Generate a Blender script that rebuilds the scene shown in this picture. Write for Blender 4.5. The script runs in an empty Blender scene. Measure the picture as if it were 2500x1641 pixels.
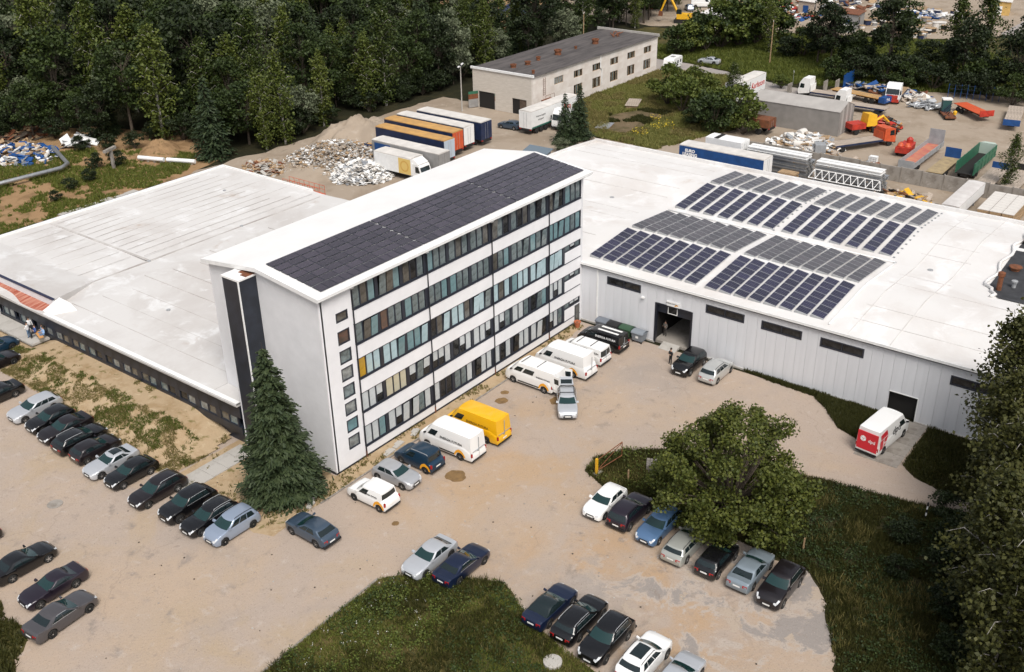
import bpy, math, random
import numpy as np
from mathutils import Vector, Matrix
R = math.radians
scene = bpy.context.scene
col = scene.collection
rnd = random.Random(7)
nrng = np.random.default_rng(11)

# ------------------------------------------------------------------ camera
cd = bpy.data.cameras.new('camera'); cam = bpy.data.objects.new('camera', cd); col.objects.link(cam)
CAM = Vector((-47.255, -55.660, 49.397))
yaw, pit, roll = R(38.0253), R(27.1716), R(-1.0749)
fw = Vector((math.cos(pit)*math.cos(yaw), math.cos(pit)*math.sin(yaw), -math.sin(pit)))
rt = fw.cross(Vector((0, 0, 1))).normalized(); up = rt.cross(fw)
r2 = rt*math.cos(roll) + up*math.sin(roll); u2 = -rt*math.sin(roll) + up*math.cos(roll)
mw = Matrix((r2, u2, -fw)).transposed().to_4x4(); mw.translation = CAM
cam.matrix_world = mw
cd.sensor_width = 36; cd.lens = 2531.8/2500*36; cd.clip_end = 3000; cd.clip_start = .5
scene.camera = cam

# ------------------------------------------------------------------ sky, sun, exposure
SUN_EL, SUN_AZ = R(54), math.atan2(-0.80, -0.60)          # azimuth of the sun measured from +X towards +Y
w = bpy.data.worlds.new('World'); scene.world = w; w.use_nodes = True
nt = w.node_tree; nt.nodes.clear()
sky = nt.nodes.new('ShaderNodeTexSky'); sky.sky_type = 'NISHITA'; sky.sun_disc = False
sky.sun_elevation = SUN_EL; sky.sun_rotation = R(90) - SUN_AZ
sky.air_density = 1.0; sky.dust_density = 4.0; sky.ozone_density = 1.0
hsv = nt.nodes.new('ShaderNodeHueSaturation'); hsv.inputs['Saturation'].default_value = .35
bg = nt.nodes.new('ShaderNodeBackground'); bg.inputs['Strength'].default_value = .125
wo = nt.nodes.new('ShaderNodeOutputWorld')
nt.links.new(sky.outputs[0], hsv.inputs['Color']); nt.links.new(hsv.outputs[0], bg.inputs[0]); nt.links.new(bg.outputs[0], wo.inputs[0])
sl = bpy.data.lights.new('sun', 'SUN'); sl.energy = 2.0; sl.angle = R(24); sl.color = (1, .95, .88)
sun = bpy.data.objects.new('sun', sl); col.objects.link(sun)
sd = Vector((math.cos(SUN_EL)*math.cos(SUN_AZ), math.cos(SUN_EL)*math.sin(SUN_AZ), math.sin(SUN_EL)))
sun.rotation_euler = sd.to_track_quat('Z', 'Y').to_euler()
sun.location = (0, -40, 60)
scene.view_settings.view_transform = 'Standard'; scene.view_settings.look = 'None'
scene.view_settings.gamma = 1; scene.view_settings.exposure = 0.3; scene.view_settings.use_curve_mapping = False

# ------------------------------------------------------------------ helpers
def tag(o, label=None, cat=None, group=None, kind=None):
    if label: o['label'] = label
    if cat: o['category'] = cat
    if group: o['group'] = group
    if kind: o['kind'] = kind
    return o
def empty(name, loc=(0, 0, 0), rz=0, label=None, cat=None, group=None):
    o = bpy.data.objects.new(name, None); col.objects.link(o); o.location = loc; o.rotation_euler = (0, 0, rz)
    o.empty_display_size = .3
    return tag(o, label, cat, group)
def link(name, me, parent=None, loc=None, rot=None, mat=None):
    o = bpy.data.objects.new(name, me); col.objects.link(o)
    if parent: o.parent = parent
    if loc is not None: o.location = loc
    if rot is not None: o.rotation_euler = rot
    if mat is not None:
        if not me.materials: me.materials.append(None)
        o.material_slots[0].link = 'OBJECT'; o.material_slots[0].material = mat
    return o
def rotz(a): return Matrix.Rotation(a, 3, 'Z')
class MB:
    def __init__(s): s.v = []; s.f = []; s.m = []
    def face(s, pts, m=0):
        b = len(s.v); s.v += [tuple(p) for p in pts]; s.f.append(tuple(range(b, b+len(pts)))); s.m.append(m)
    def box(s, x0, x1, y0, y1, z0, z1, m=0, M=None, t=None):
        b = len(s.v)
        P = [(x0,y0,z0),(x1,y0,z0),(x1,y1,z0),(x0,y1,z0),(x0,y0,z1),(x1,y0,z1),(x1,y1,z1),(x0,y1,z1)]
        if M is not None: P = [tuple(M @ Vector(p) + (Vector(t) if t is not None else Vector((0,0,0)))) for p in P]
        s.v += P
        for q in ((0,3,2,1),(4,5,6,7),(0,1,5,4),(1,2,6,5),(2,3,7,6),(3,0,4,7)):
            s.f.append(tuple(b+i for i in q)); s.m.append(m)
        return s
    def hexa(s, P, m=0):
        b = len(s.v); s.v += [tuple(p) for p in P]
        for q in ((0,3,2,1),(4,5,6,7),(0,1,5,4),(1,2,6,5),(2,3,7,6),(3,0,4,7)):
            s.f.append(tuple(b+i for i in q)); s.m.append(m)
        return s
    def tube(s, pts, r, n=8, m=0, cap=True):
        pts = [Vector(p) for p in pts]; rr = r if isinstance(r, (list, tuple)) else [r]*len(pts); rings = []
        for i, p in enumerate(pts):
            d = (pts[min(i+1, len(pts)-1)] - pts[max(i-1, 0)]).normalized()
            a = Vector((0,0,1)) if abs(d.z) < .9 else Vector((1,0,0))
            u = d.cross(a).normalized(); w_ = d.cross(u)
            b = len(s.v)
            for k in range(n):
                t = 2*math.pi*k/n; s.v.append(tuple(p + (u*math.cos(t) + w_*math.sin(t))*rr[i]))
            rings.append(b)
        for i in range(len(rings)-1):
            for k in range(n):
                a, b = rings[i], rings[i+1]; k2 = (k+1) % n
                s.f.append((a+k, a+k2, b+k2, b+k)); s.m.append(m)
        if cap:
            s.f.append(tuple(rings[0]+k for k in range(n))); s.m.append(m)
            s.f.append(tuple(rings[-1]+k for k in reversed(range(n)))); s.m.append(m)
        return s
    def lathe(s, prof, n=16, m=0, axis='z', c=(0,0,0)):
        b = len(s.v)
        for (r, h) in prof:
            for k in range(n):
                t = 2*math.pi*k/n; x, y = r*math.cos(t), r*math.sin(t)
                if axis == 'z': p = (c[0]+x, c[1]+y, c[2]+h)
                elif axis == 'y': p = (c[0]+x, c[1]+h, c[2]+y)
                else: p = (c[0]+h, c[1]+x, c[2]+y)
                s.v.append(p)
        for i in range(len(prof)-1):
            for k in range(n):
                k2 = (k+1) % n
                s.f.append((b+i*n+k, b+i*n+k2, b+(i+1)*n+k2, b+(i+1)*n+k)); s.m.append(m)
        for i in (0, len(prof)-1):
            if prof[i][0] > 1e-4: s.f.append(tuple(b+i*n+k for k in range(n))); s.m.append(m)
        return s
    def grid(s, G, m=0, closed=False):
        b = len(s.v); n = len(G[0])
        for row in G: s.v += [tuple(p) for p in row]
        for i in range(len(G)-1):
            for k in range(n if closed else n-1):
                k2 = (k+1) % n
                s.f.append((b+i*n+k, b+i*n+k2, b+(i+1)*n+k2, b+(i+1)*n+k)); s.m.append(m)
        return s
    def mesh(s, name, mats, smooth=False, recalc=True):
        me = bpy.data.meshes.new(name); me.from_pydata(s.v, [], s.f)
        for m in (mats if isinstance(mats, (list, tuple)) else [mats]): me.materials.append(m)
        if any(s.m): me.polygons.foreach_set('material_index', s.m)
        if recalc:
            import bmesh
            bm = bmesh.new(); bm.from_mesh(me)
            if smooth: bmesh.ops.remove_doubles(bm, verts=bm.verts, dist=1e-4)
            bmesh.ops.recalc_face_normals(bm, faces=bm.faces); bm.to_mesh(me); bm.free()
        if smooth:
            me.polygons.foreach_set('use_smooth', [True]*len(me.polygons))
            if smooth is not True: me.set_sharp_from_angle(angle=R(smooth))
        me.update(); return me
    def obj(s, name, mats, parent=None, smooth=False, loc=None, rot=None):
        return link(name, s.mesh(name, mats, smooth), parent, loc, rot)
_bc = {}
def box(name, mat, parent, x0, x1, y0, y1, z0, z1):
    """box object whose mesh is shared between boxes of one size and material"""
    k = (mat.name, round(x1-x0, 3), round(y1-y0, 3), round(z1-z0, 3))
    if k not in _bc:
        a, b, c = (x1-x0)/2, (y1-y0)/2, (z1-z0)/2
        _bc[k] = MB().box(-a, a, -b, b, -c, c).mesh(name, mat)
    return link(name, _bc[k], parent, ((x0+x1)/2, (y0+y1)/2, (z0+z1)/2))

# ------------------------------------------------------------------ materials
def mat(name, c, rough=.6, metal=0., spec=.5, var=0., scale=1., c2=None, bump=0., bscale=None, coat=0., island=0., detail=4, stretch=None, emis=None):
    m = bpy.data.materials.new(name); m.use_nodes = True
    t = m.node_tree; N, Lk = t.nodes, t.links; b = N['Principled BSDF']
    b.inputs['Base Color'].default_value = (*c, 1); b.inputs['Roughness'].default_value = rough
    b.inputs['Metallic'].default_value = metal; b.inputs['Specular IOR Level'].default_value = spec
    if coat: b.inputs['Coat Weight'].default_value = coat; b.inputs['Coat Roughness'].default_value = .04
    tc = N.new('ShaderNodeTexCoord'); vec = tc.outputs['Object']
    if stretch:
        mp = N.new('ShaderNodeMapping'); mp.inputs['Scale'].default_value = stretch; Lk.new(vec, mp.inputs[0]); vec = mp.outputs[0]
    out = None
    if c2 is not None or var:
        nz = N.new('ShaderNodeTexNoise'); nz.inputs['Scale'].default_value = scale; nz.inputs['Detail'].default_value = detail; nz.inputs['Roughness'].default_value = .62
        Lk.new(vec, nz.inputs['Vector'])
        rp = N.new('ShaderNodeValToRGB'); rp.color_ramp.elements[0].position = .36; rp.color_ramp.elements[1].position = .66
        a_ = tuple(x*(1-var) for x in c); b_ = c2 if c2 is not None else tuple(min(1, x*(1+var)) for x in c)
        rp.color_ramp.elements[0].color = (*a_, 1); rp.color_ramp.elements[1].color = (*b_, 1)
        Lk.new(nz.outputs['Fac'], rp.inputs[0]); out = rp.outputs[0]
    if island:
        g = N.new('ShaderNodeNewGeometry'); mr = N.new('ShaderNodeMapRange'); mr.inputs[3].default_value = 1-island; mr.inputs[4].default_value = 1+island
        Lk.new(g.outputs['Random Per Island'], mr.inputs[0])
        mx = N.new('ShaderNodeMix'); mx.data_type = 'RGBA'; mx.blend_type = 'MULTIPLY'; mx.inputs[0].default_value = 1
        cb = N.new('ShaderNodeCombineColor')
        for i in range(3): Lk.new(mr.outputs[0], cb.inputs[i])
        if out: Lk.new(out, mx.inputs[6])
        else: mx.inputs[6].default_value = (*c, 1)
        Lk.new(cb.outputs[0], mx.inputs[7]); out = mx.outputs[2]
    if out: Lk.new(out, b.inputs['Base Color'])
    if bump:
        nb = N.new('ShaderNodeTexNoise'); nb.inputs['Scale'].default_value = bscale or scale*6; nb.inputs['Detail'].default_value = 3
        Lk.new(vec, nb.inputs['Vector']); bp = N.new('ShaderNodeBump'); bp.inputs['Strength'].default_value = bump; bp.inputs['Distance'].default_value = .05
        Lk.new(nb.outputs['Fac'], bp.inputs['Height']); Lk.new(bp.outputs[0], b.inputs['Normal'])
    return m
def ground_mat(name, layers, bump=.5, rough=.9, crack=0):
    """layers: (colour, noise scale, lo, hi, detail, offset): each laid over the one before by a noise mask"""
    m = bpy.data.materials.new(name); m.use_nodes = True; t = m.node_tree; N, Lk = t.nodes, t.links; b = N['Principled BSDF']
    b.inputs['Roughness'].default_value = rough; b.inputs['Specular IOR Level'].default_value = .2
    tc = N.new('ShaderNodeTexCoord'); cur = None
    for (c, sc, lo, hi, de, off, *zone) in layers:
        if cur is None:
            r_ = N.new('ShaderNodeRGB'); r_.outputs[0].default_value = (*c, 1); cur = r_.outputs[0]; continue
        mp = N.new('ShaderNodeMapping'); mp.inputs['Location'].default_value = (off, off*1.7, 0); Lk.new(tc.outputs['Object'], mp.inputs[0])
        nz = N.new('ShaderNodeTexNoise'); nz.inputs['Scale'].default_value = sc; nz.inputs['Detail'].default_value = de; nz.inputs['Roughness'].default_value = .65; nz.inputs['Distortion'].default_value = .4
        Lk.new(mp.outputs[0], nz.inputs['Vector'])
        mr = N.new('ShaderNodeMapRange'); mr.inputs[1].default_value = lo; mr.inputs[2].default_value = hi; mr.interpolation_type = 'SMOOTHSTEP'
        Lk.new(nz.outputs['Fac'], mr.inputs[0]); fac = mr.outputs[0]
        if zone:      # this kind of surface lies only round one spot of the ground
            zx, zy, zr = zone[0]; ds = N.new('ShaderNodeVectorMath'); ds.operation = 'DISTANCE'; ds.inputs[1].default_value = (zx, zy, 0); Lk.new(tc.outputs['Object'], ds.inputs[0])
            zm = N.new('ShaderNodeMapRange'); zm.interpolation_type = 'SMOOTHSTEP'; zm.inputs[1].default_value = zr; zm.inputs[2].default_value = zr*.35; Lk.new(ds.outputs['Value'], zm.inputs[0])
            mu = N.new('ShaderNodeMath'); mu.operation = 'MULTIPLY'; Lk.new(fac, mu.inputs[0]); Lk.new(zm.outputs[0], mu.inputs[1]); fac = mu.outputs[0]
        mx = N.new('ShaderNodeMix'); mx.data_type = 'RGBA'; Lk.new(fac, mx.inputs[0]); Lk.new(cur, mx.inputs[6]); mx.inputs[7].default_value = (*c, 1); cur = mx.outputs[2]
    if crack:
        nd = N.new('ShaderNodeTexNoise'); nd.inputs['Scale'].default_value = .7; nd.inputs['Detail'].default_value = 5; Lk.new(tc.outputs['Object'], nd.inputs['Vector'])
        va = N.new('ShaderNodeVectorMath'); va.operation = 'MULTIPLY_ADD'; va.inputs[1].default_value = (2.2, 2.2, 0); Lk.new(nd.outputs['Color'], va.inputs[0]); Lk.new(tc.outputs['Object'], va.inputs[2])
        vo = N.new('ShaderNodeTexVoronoi'); vo.feature = 'DISTANCE_TO_EDGE'; vo.inputs['Scale'].default_value = crack; Lk.new(va.outputs[0], vo.inputs['Vector'])
        mr = N.new('ShaderNodeMapRange'); mr.inputs[1].default_value = .002; mr.inputs[2].default_value = .010; mr.inputs[3].default_value = .22; mr.inputs[4].default_value = 0; Lk.new(vo.outputs['Distance'], mr.inputs[0])
        n3 = N.new('ShaderNodeTexNoise'); n3.inputs['Scale'].default_value = .12; Lk.new(tc.outputs['Object'], n3.inputs['Vector']); m3 = N.new('ShaderNodeMapRange'); m3.inputs[1].default_value = .48; m3.inputs[2].default_value = .6; Lk.new(n3.outputs['Fac'], m3.inputs[0])
        mm = N.new('ShaderNodeMath'); mm.operation = 'MULTIPLY'; Lk.new(mr.outputs[0], mm.inputs[0]); Lk.new(m3.outputs[0], mm.inputs[1])
        mx = N.new('ShaderNodeMix'); mx.data_type = 'RGBA'; Lk.new(mm.outputs[0], mx.inputs[0]); Lk.new(cur, mx.inputs[6]); mx.inputs[7].default_value = (.15, .12, .10, 1); cur = mx.outputs[2]
    Lk.new(cur, b.inputs['Base Color'])
    nb = N.new('ShaderNodeTexNoise'); nb.inputs['Scale'].default_value = 5; nb.inputs['Detail'].default_value = 6; Lk.new(tc.outputs['Object'], nb.inputs['Vector'])
    bp = N.new('ShaderNodeBump'); bp.inputs['Strength'].default_value = bump; bp.inputs['Distance'].default_value = .06; Lk.new(nb.outputs['Fac'], bp.inputs['Height']); Lk.new(bp.outputs[0], b.inputs['Normal'])
    return m
def leaf_mat(name, c1, c2, rough=.6, trans=.25):
    m = bpy.data.materials.new(name); m.use_nodes = True; t = m.node_tree; N, Lk = t.nodes, t.links; b = N['Principled BSDF']
    b.inputs['Roughness'].default_value = rough; b.inputs['Specular IOR Level'].default_value = .3
    g = N.new('ShaderNodeNewGeometry'); oi = N.new('ShaderNodeObjectInfo')
    ad = N.new('ShaderNodeMath'); ad.operation = 'MULTIPLY_ADD'; ad.inputs[1].default_value = .7; Lk.new(g.outputs['Random Per Island'], ad.inputs[0])
    m3 = N.new('ShaderNodeMath'); m3.operation = 'MULTIPLY'; m3.inputs[1].default_value = .3; Lk.new(oi.outputs['Random'], m3.inputs[0]); Lk.new(m3.outputs[0], ad.inputs[2])
    mx = N.new('ShaderNodeMix'); mx.data_type = 'RGBA'; mx.inputs[6].default_value = (*c1, 1); mx.inputs[7].default_value = (*c2, 1); Lk.new(ad.outputs[0], mx.inputs[0])
    Lk.new(mx.outputs[2], b.inputs['Base Color'])
    if trans:
        tr = N.new('ShaderNodeBsdfTranslucent'); Lk.new(mx.outputs[2], tr.inputs[0]); ms = N.new('ShaderNodeMixShader'); ms.inputs[0].default_value = trans
        Lk.new(b.outputs[0], ms.inputs[1]); Lk.new(tr.outputs[0], ms.inputs[2]); Lk.new(ms.outputs[0], N['Material Output'].inputs[0])
    return m
def pv_mat(name, c, line, nx, ny, w_=.09):
    """solar glass: dark cells with the fine light grid of the busbars, over object coordinates"""
    m = mat(name, c, rough=.16, spec=.55, coat=.3); t = m.node_tree; N, Lk = t.nodes, t.links; b = N['Principled BSDF']
    tc = N.new('ShaderNodeTexCoord'); sp = N.new('ShaderNodeSeparateXYZ'); Lk.new(tc.outputs['Object'], sp.inputs[0]); o = None
    for i, n_ in ((0, nx), (1, ny)):
        a = N.new('ShaderNodeMath'); a.operation = 'MULTIPLY'; a.inputs[1].default_value = n_; Lk.new(sp.outputs[i], a.inputs[0])
        f_ = N.new('ShaderNodeMath'); f_.operation = 'FRACT'; Lk.new(a.outputs[0], f_.inputs[0])
        l_ = N.new('ShaderNodeMath'); l_.operation = 'LESS_THAN'; l_.inputs[1].default_value = w_; Lk.new(f_.outputs[0], l_.inputs[0])
        if o is None: o = l_.outputs[0]
        else:
            x_ = N.new('ShaderNodeMath'); x_.operation = 'MAXIMUM'; Lk.new(o, x_.inputs[0]); Lk.new(l_.outputs[0], x_.inputs[1]); o = x_.outputs[0]
    oi = N.new('ShaderNodeObjectInfo'); mr = N.new('ShaderNodeMapRange'); mr.inputs[3].default_value = .7; mr.inputs[4].default_value = 1.35; Lk.new(oi.outputs['Random'], mr.inputs[0])
    mu = N.new('ShaderNodeVectorMath'); mu.operation = 'SCALE'; mu.inputs[0].default_value = c; Lk.new(mr.outputs[0], mu.inputs[3])
    mx = N.new('ShaderNodeMix'); mx.data_type = 'RGBA'; Lk.new(o, mx.inputs[0]); Lk.new(mu.outputs[0], mx.inputs[6]); mx.inputs[7].default_value = (*line, 1)
    Lk.new(mx.outputs[2], b.inputs['Base Color']); return m

M = {}
M['lot'] = ground_mat('lot_gravel', [((.375,.305,.252),0,0,0,0,0), ((.405,.312,.232),.055,.46,.64,9,3), ((.32,.272,.236),.075,.50,.70,9,47), ((.40,.285,.185),.13,.40,.62,9,17,(9,-8,15)), ((.40,.28,.18),.13,.44,.64,9,71,(3,-27,15)), ((.38,.295,.21),.15,.46,.66,9,83,(-15,-10,13)), ((.38,.295,.21),.15,.48,.66,9,91,(-12,15,16)), ((.40,.34,.29),.23,.49,.53,9,31,(6,-34,16)), ((.275,.246,.226),.23,.535,.575,9,31,(6,-34,16)), ((.39,.32,.255),.5,.58,.62,9,37,(6,-34,16)), ((.23,.19,.16),.55,.54,.70,9,52,(6,-26,13)), ((.24,.20,.17),.5,.56,.72,9,63,(-14,10,14)), ((.25,.21,.18),.45,.56,.72,9,77,(-19,-3,15)), ((.25,.205,.17),.5,.55,.72,9,87,(22,-10,13)), ((.43,.365,.315),.9,.55,.76,9,5), ((.26,.21,.175),1.3,.58,.76,9,12), ((.17,.135,.11),3.4,.66,.80,6,9), ((.24,.195,.16),9,.55,.72,4,2), ((.46,.395,.34),12,.58,.72,4,8)], bump=.6, crack=.11)
M['asphalt'] = ground_mat('old_asphalt', [((.30,.272,.255),0,0,0,0,0), ((.36,.32,.285),.2,.45,.65,6,3), ((.25,.235,.225),.8,.5,.7,6,8), ((.40,.34,.27),.3,.6,.75,7,12)], bump=.4)
M['sand'] = ground_mat('sandy_soil', [((.40,.30,.19),0,0,0,0,0), ((.33,.235,.135),.5,.45,.65,6,3), ((.46,.36,.24),1.3,.55,.7,5,7), ((.16,.135,.05),.9,.56,.68,6,21)], bump=.9)
M['soil'] = ground_mat('meadow_soil', [((.06,.056,.018),0,0,0,0,0), ((.10,.078,.028),.3,.45,.65,6,3), ((.035,.036,.012),.8,.5,.65,6,8), ((.17,.13,.06),.5,.64,.75,6,13)], bump=.9)
M['soil_dark'] = ground_mat('shaded_soil', [((.038,.034,.013),0,0,0,0,0), ((.065,.048,.02),.3,.5,.7,6,3), ((.022,.022,.009),.8,.5,.65,6,8)], bump=.9)  # browner verge soil with the tree shade put into its colour
M['forest'] = ground_mat('forest_floor', [((.018,.018,.008),0,0,0,0,0), ((.032,.028,.012),.3,.45,.65,6,3)], bump=.9)
M['dirt'] = ground_mat('yard_dirt', [((.33,.27,.21),0,0,0,0,0), ((.27,.215,.16),.13,.45,.62,7,3), ((.38,.32,.26),.5,.55,.72,6,9), ((.17,.135,.10),.3,.62,.74,7,22)], bump=.6)
M['orange_dirt'] = ground_mat('orange_dirt', [((.30,.19,.10),0,0,0,0,0), ((.21,.13,.065),.3,.45,.65,8,3), ((.10,.085,.03),.5,.55,.68,6,13)], bump=.9)
M['concrete'] = ground_mat('concrete', [((.42,.40,.37),0,0,0,0,0), ((.34,.32,.29),.8,.45,.7,6,3), ((.24,.22,.19),2.,.62,.75,5,9)], bump=.25)
M['concrete_d'] = ground_mat('weathered_concrete', [((.30,.275,.245),0,0,0,0,0), ((.20,.175,.15),.6,.5,.7,6,3), ((.38,.35,.32),1.5,.58,.72,5,9)], bump=.4)
M['white_wall'] = mat('white_render', (.78,.775,.79), .75, var=.035, scale=.6, bump=.12, bscale=22)
M['gable'] = mat('grey_render', (.69,.69,.705), .8, var=.05, scale=.5, bump=.2, bscale=18)
M['panel'] = mat('grey_sandwich_panel', (.655,.665,.69), .5, var=.04, scale=.5, stretch=(1, 1.6, .12), detail=8)
M['roof'] = ground_mat('white_membrane', [((.665,.65,.635),0,0,0,0,0), ((.60,.57,.545),.10,.48,.68,9,3), ((.745,.735,.73),.25,.5,.7,7,15), ((.50,.42,.36),.16,.60,.78,9,27), ((.68,.65,.62),1.1,.60,.75,8,41), ((.42,.37,.33),.5,.70,.78,9,55)], bump=.15, rough=.6)
M['roof_low'] = ground_mat('aged_white_membrane', [((.59,.575,.56),0,0,0,0,0), ((.51,.485,.465),.09,.45,.65,9,3), ((.68,.675,.67),.35,.52,.7,8,15), ((.43,.36,.31),.22,.60,.78,9,27), ((.54,.51,.49),1.6,.60,.74,7,61)], bump=.18, rough=.65)
M['roof_office'] = mat('bright_white_roof', (.79,.78,.765), .5, var=.04, scale=.25, detail=8)
M['seam'] = mat('grey_seam', (.33,.30,.28), .8, c2=(.54,.52,.50), scale=.35)
M['trim_dark'] = mat('navy_black_metal', (.012,.014,.022), .4)
M['frame'] = mat('anthracite_frame', (.022,.026,.038), .4)
M['navy_clad'] = mat('navy_cladding', (.016,.020,.03), .38, var=.3, scale=.8)
M['black'] = mat('black_plastic', (.012,.012,.013), .55)
M['dark'] = mat('dark_interior', (.012,.011,.010), .8)
M['steel'] = mat('galvanised_steel', (.45,.46,.47), .4, metal=.7, var=.1, scale=2)
M['alu'] = mat('pale_aluminium', (.62,.63,.64), .35, metal=.6)
M['white_metal'] = mat('white_metal', (.78,.78,.77), .45, var=.05, scale=1.5)
M['grey_metal'] = mat('grey_metal', (.30,.31,.32), .5, var=.12, scale=1.2)
M['rust'] = mat('rusty_steel', (.20,.065,.025), .8, c2=(.11,.045,.02), scale=2.5, bump=.3)
M['red'] = mat('red_paint', (.42,.035,.02), .5, var=.25, scale=1.5)
M['redorange'] = mat('orange_red_paint', (.55,.09,.03), .5, var=.15, scale=1.5)
M['yellow'] = mat('yellow_paint', (.72,.40,.02), .45, var=.08, scale=1.5)
M['navy_edge'] = mat('navy_edge', (.014,.017,.05), .45)
M['blue'] = mat('blue_tarpaulin', (.008,.06,.21), .5, var=.15, scale=1.2)
M['navy_tarp'] = mat('navy_tarpaulin', (.014,.024,.065), .5, var=.25, scale=1.0)
M['green_paint'] = mat('green_paint', (.03,.13,.075), .5, var=.2, scale=1.5)
M['orange_tarp'] = mat('ochre_roof_sheet', (.58,.33,.10), .6, c2=(.42,.24,.09), scale=.6)
M['grey_tarp'] = mat('grey_tarpaulin', (.25,.245,.24), .6, var=.12, scale=.8)
M['pale_tarp'] = mat('pale_dusty_tarpaulin', (.62,.59,.55), .6, var=.12, scale=.5)
M['wood'] = mat('weathered_wood', (.34,.23,.13), .75, var=.3, scale=3, stretch=(.3,2,2))
M['plank'] = mat('grey_planks', (.36,.30,.245), .8, var=.25, scale=3, stretch=(.3,2,2))
M['orange_dec'] = mat('orange_vinyl', (.80,.36,.02), .4)
M['text_dark'] = mat('charcoal_lettering', (.03,.03,.033), .5)
M['text_white'] = mat('white_lettering', (.85,.85,.85), .5)
M['text_red'] = mat('red_lettering', (.55,.03,.03), .5)
M['dpd_red'] = mat('parcel_red', (.60,.008,.025), .35, coat=.4)
M['glass_car'] = mat('car_glass', (.010,.018,.020), .05, spec=.6, coat=.25)
M['glass_car2'] = mat('car_glass_teal', (.010,.034,.034), .05, spec=.6, coat=.3)
M['tyre'] = mat('tyre_rubber', (.014,.014,.014), .85)
M['rim'] = mat('alloy_rim', (.55,.56,.57), .3, metal=.7)
M['rim_d'] = mat('dark_rim', (.05,.05,.052), .4, metal=.5)
M['lamp_w'] = mat('headlight_lens', (.62,.64,.66), .12, spec=.8)
M['lamp_r'] = mat('taillight_lens', (.36,.012,.012), .2, spec=.7)
M['plate'] = mat('number_plate', (.78,.78,.76), .4)
M['bark'] = mat('brown_bark', (.075,.058,.042), .9, var=.3, scale=4, bump=.6)
M['birch_bark'] = mat('birch_bark', (.52,.49,.44), .8, c2=(.10,.09,.08), scale=3.5, stretch=(1,1,.6))
M['l_birch'] = leaf_mat('birch_leaves', (.020,.037,.007), (.066,.085,.014), trans=.12)
M['l_broad'] = leaf_mat('broad_leaves', (.015,.028,.007), (.046,.068,.013), trans=.10)
M['l_dark'] = leaf_mat('dark_leaves', (.008,.015,.005), (.025,.038,.009), trans=.08)
M['l_willow'] = leaf_mat('willow_leaves', (.075,.095,.050), (.17,.19,.115), trans=.15)
M['l_birch2'] = leaf_mat('bright_birch_leaves', (.042,.066,.010), (.125,.145,.026), trans=.15)
M['l_spruce'] = leaf_mat('spruce_needles', (.018,.034,.016), (.050,.068,.026), trans=.05)
M['l_round'] = leaf_mat('lilac_leaves', (.030,.048,.008), (.125,.135,.024), trans=.15)
M['grass'] = leaf_mat('grass_blades', (.046,.072,.010), (.17,.185,.036), trans=.2)
M['grass_mead'] = leaf_mat('meadow_grass_blades', (.10,.125,.024), (.30,.27,.09), trans=.25)
M['grass_dark'] = leaf_mat('shaded_grass_blades', (.022,.030,.007), (.070,.066,.016), trans=.2)  # shade under the trees put into the blade colour; open weeds share it
M['grass_dry'] = leaf_mat('dry_grass_blades', (.085,.090,.020), (.24,.19,.075), trans=.2)
M['flower_w'] = leaf_mat('white_flowers', (.55,.55,.48), (.75,.75,.68), trans=.1)
M['flower_y'] = leaf_mat('yellow_flowers', (.50,.38,.02), (.70,.52,.04), trans=.1)
M['skin'] = mat('skin', (.48,.29,.20), .6)
M['hair'] = mat('dark_hair', (.03,.02,.014), .6)
# ------------------------------------------------------------------ terrain and ground sheets
def sm(a, b, x):
    t = min(1, max(0, (x-a)/(b-a))); return t*t*(3-2*t)
def lot_z(x, y): return sm(12, 42, y) if x < 0 else sm(12, 42, y)*max(0, 1-x/4)
def bank_z(x, y): return max(lot_z(x, y), 1.6*sm(-8.6, -4.2, x)*sm(10.5, 17, y)*(1-.28*sm(38.5, 40.5, y)))
def vnoise(x, y, seed=0):
    """smooth value noise for numpy arrays"""
    x = np.asarray(x, float); y = np.asarray(y, float)
    xi, yi = np.floor(x).astype(int), np.floor(y).astype(int); fx, fy = x-xi, y-yi
    fx, fy = fx*fx*(3-2*fx), fy*fy*(3-2*fy)
    def h(a, b):
        n = (a*374761393 + b*668265263 + seed*974711) & 0xffffffff
        n = ((n ^ (n >> 13))*1274126177) & 0xffffffff
        return ((n ^ (n >> 16)) & 0xffff)/65535.
    return (h(xi,yi)*(1-fx)+h(xi+1,yi)*fx)*(1-fy) + (h(xi,yi+1)*(1-fx)+h(xi+1,yi+1)*fx)*fy
def fbm(x, y, seed=0):
    return (vnoise(x,y,seed)+.5*vnoise(x*2.1,y*2.1,seed+1)+.25*vnoise(x*4.3,y*4.3,seed+2))/1.75
def hfield(name, m, x0, x1, y0, y1, step, fz, skip=None):
    nx, ny = int((x1-x0)/step)+1, int((y1-y0)/step)+1
    mb = MB(); mb.v = [(x0+i*step, y0+j*step, fz(x0+i*step, y0+j*step)) for i in range(nx) for j in range(ny)]
    for i in range(nx-1):
        for j in range(ny-1):
            if skip and skip(x0+(i+.5)*step, y0+(j+.5)*step): continue
            mb.f.append((i*ny+j, (i+1)*ny+j, (i+1)*ny+j+1, i*ny+j+1)); mb.m.append(0)
    return tag(link(name, mb.mesh(name, m, smooth=True, recalc=False)), kind='structure')
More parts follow.
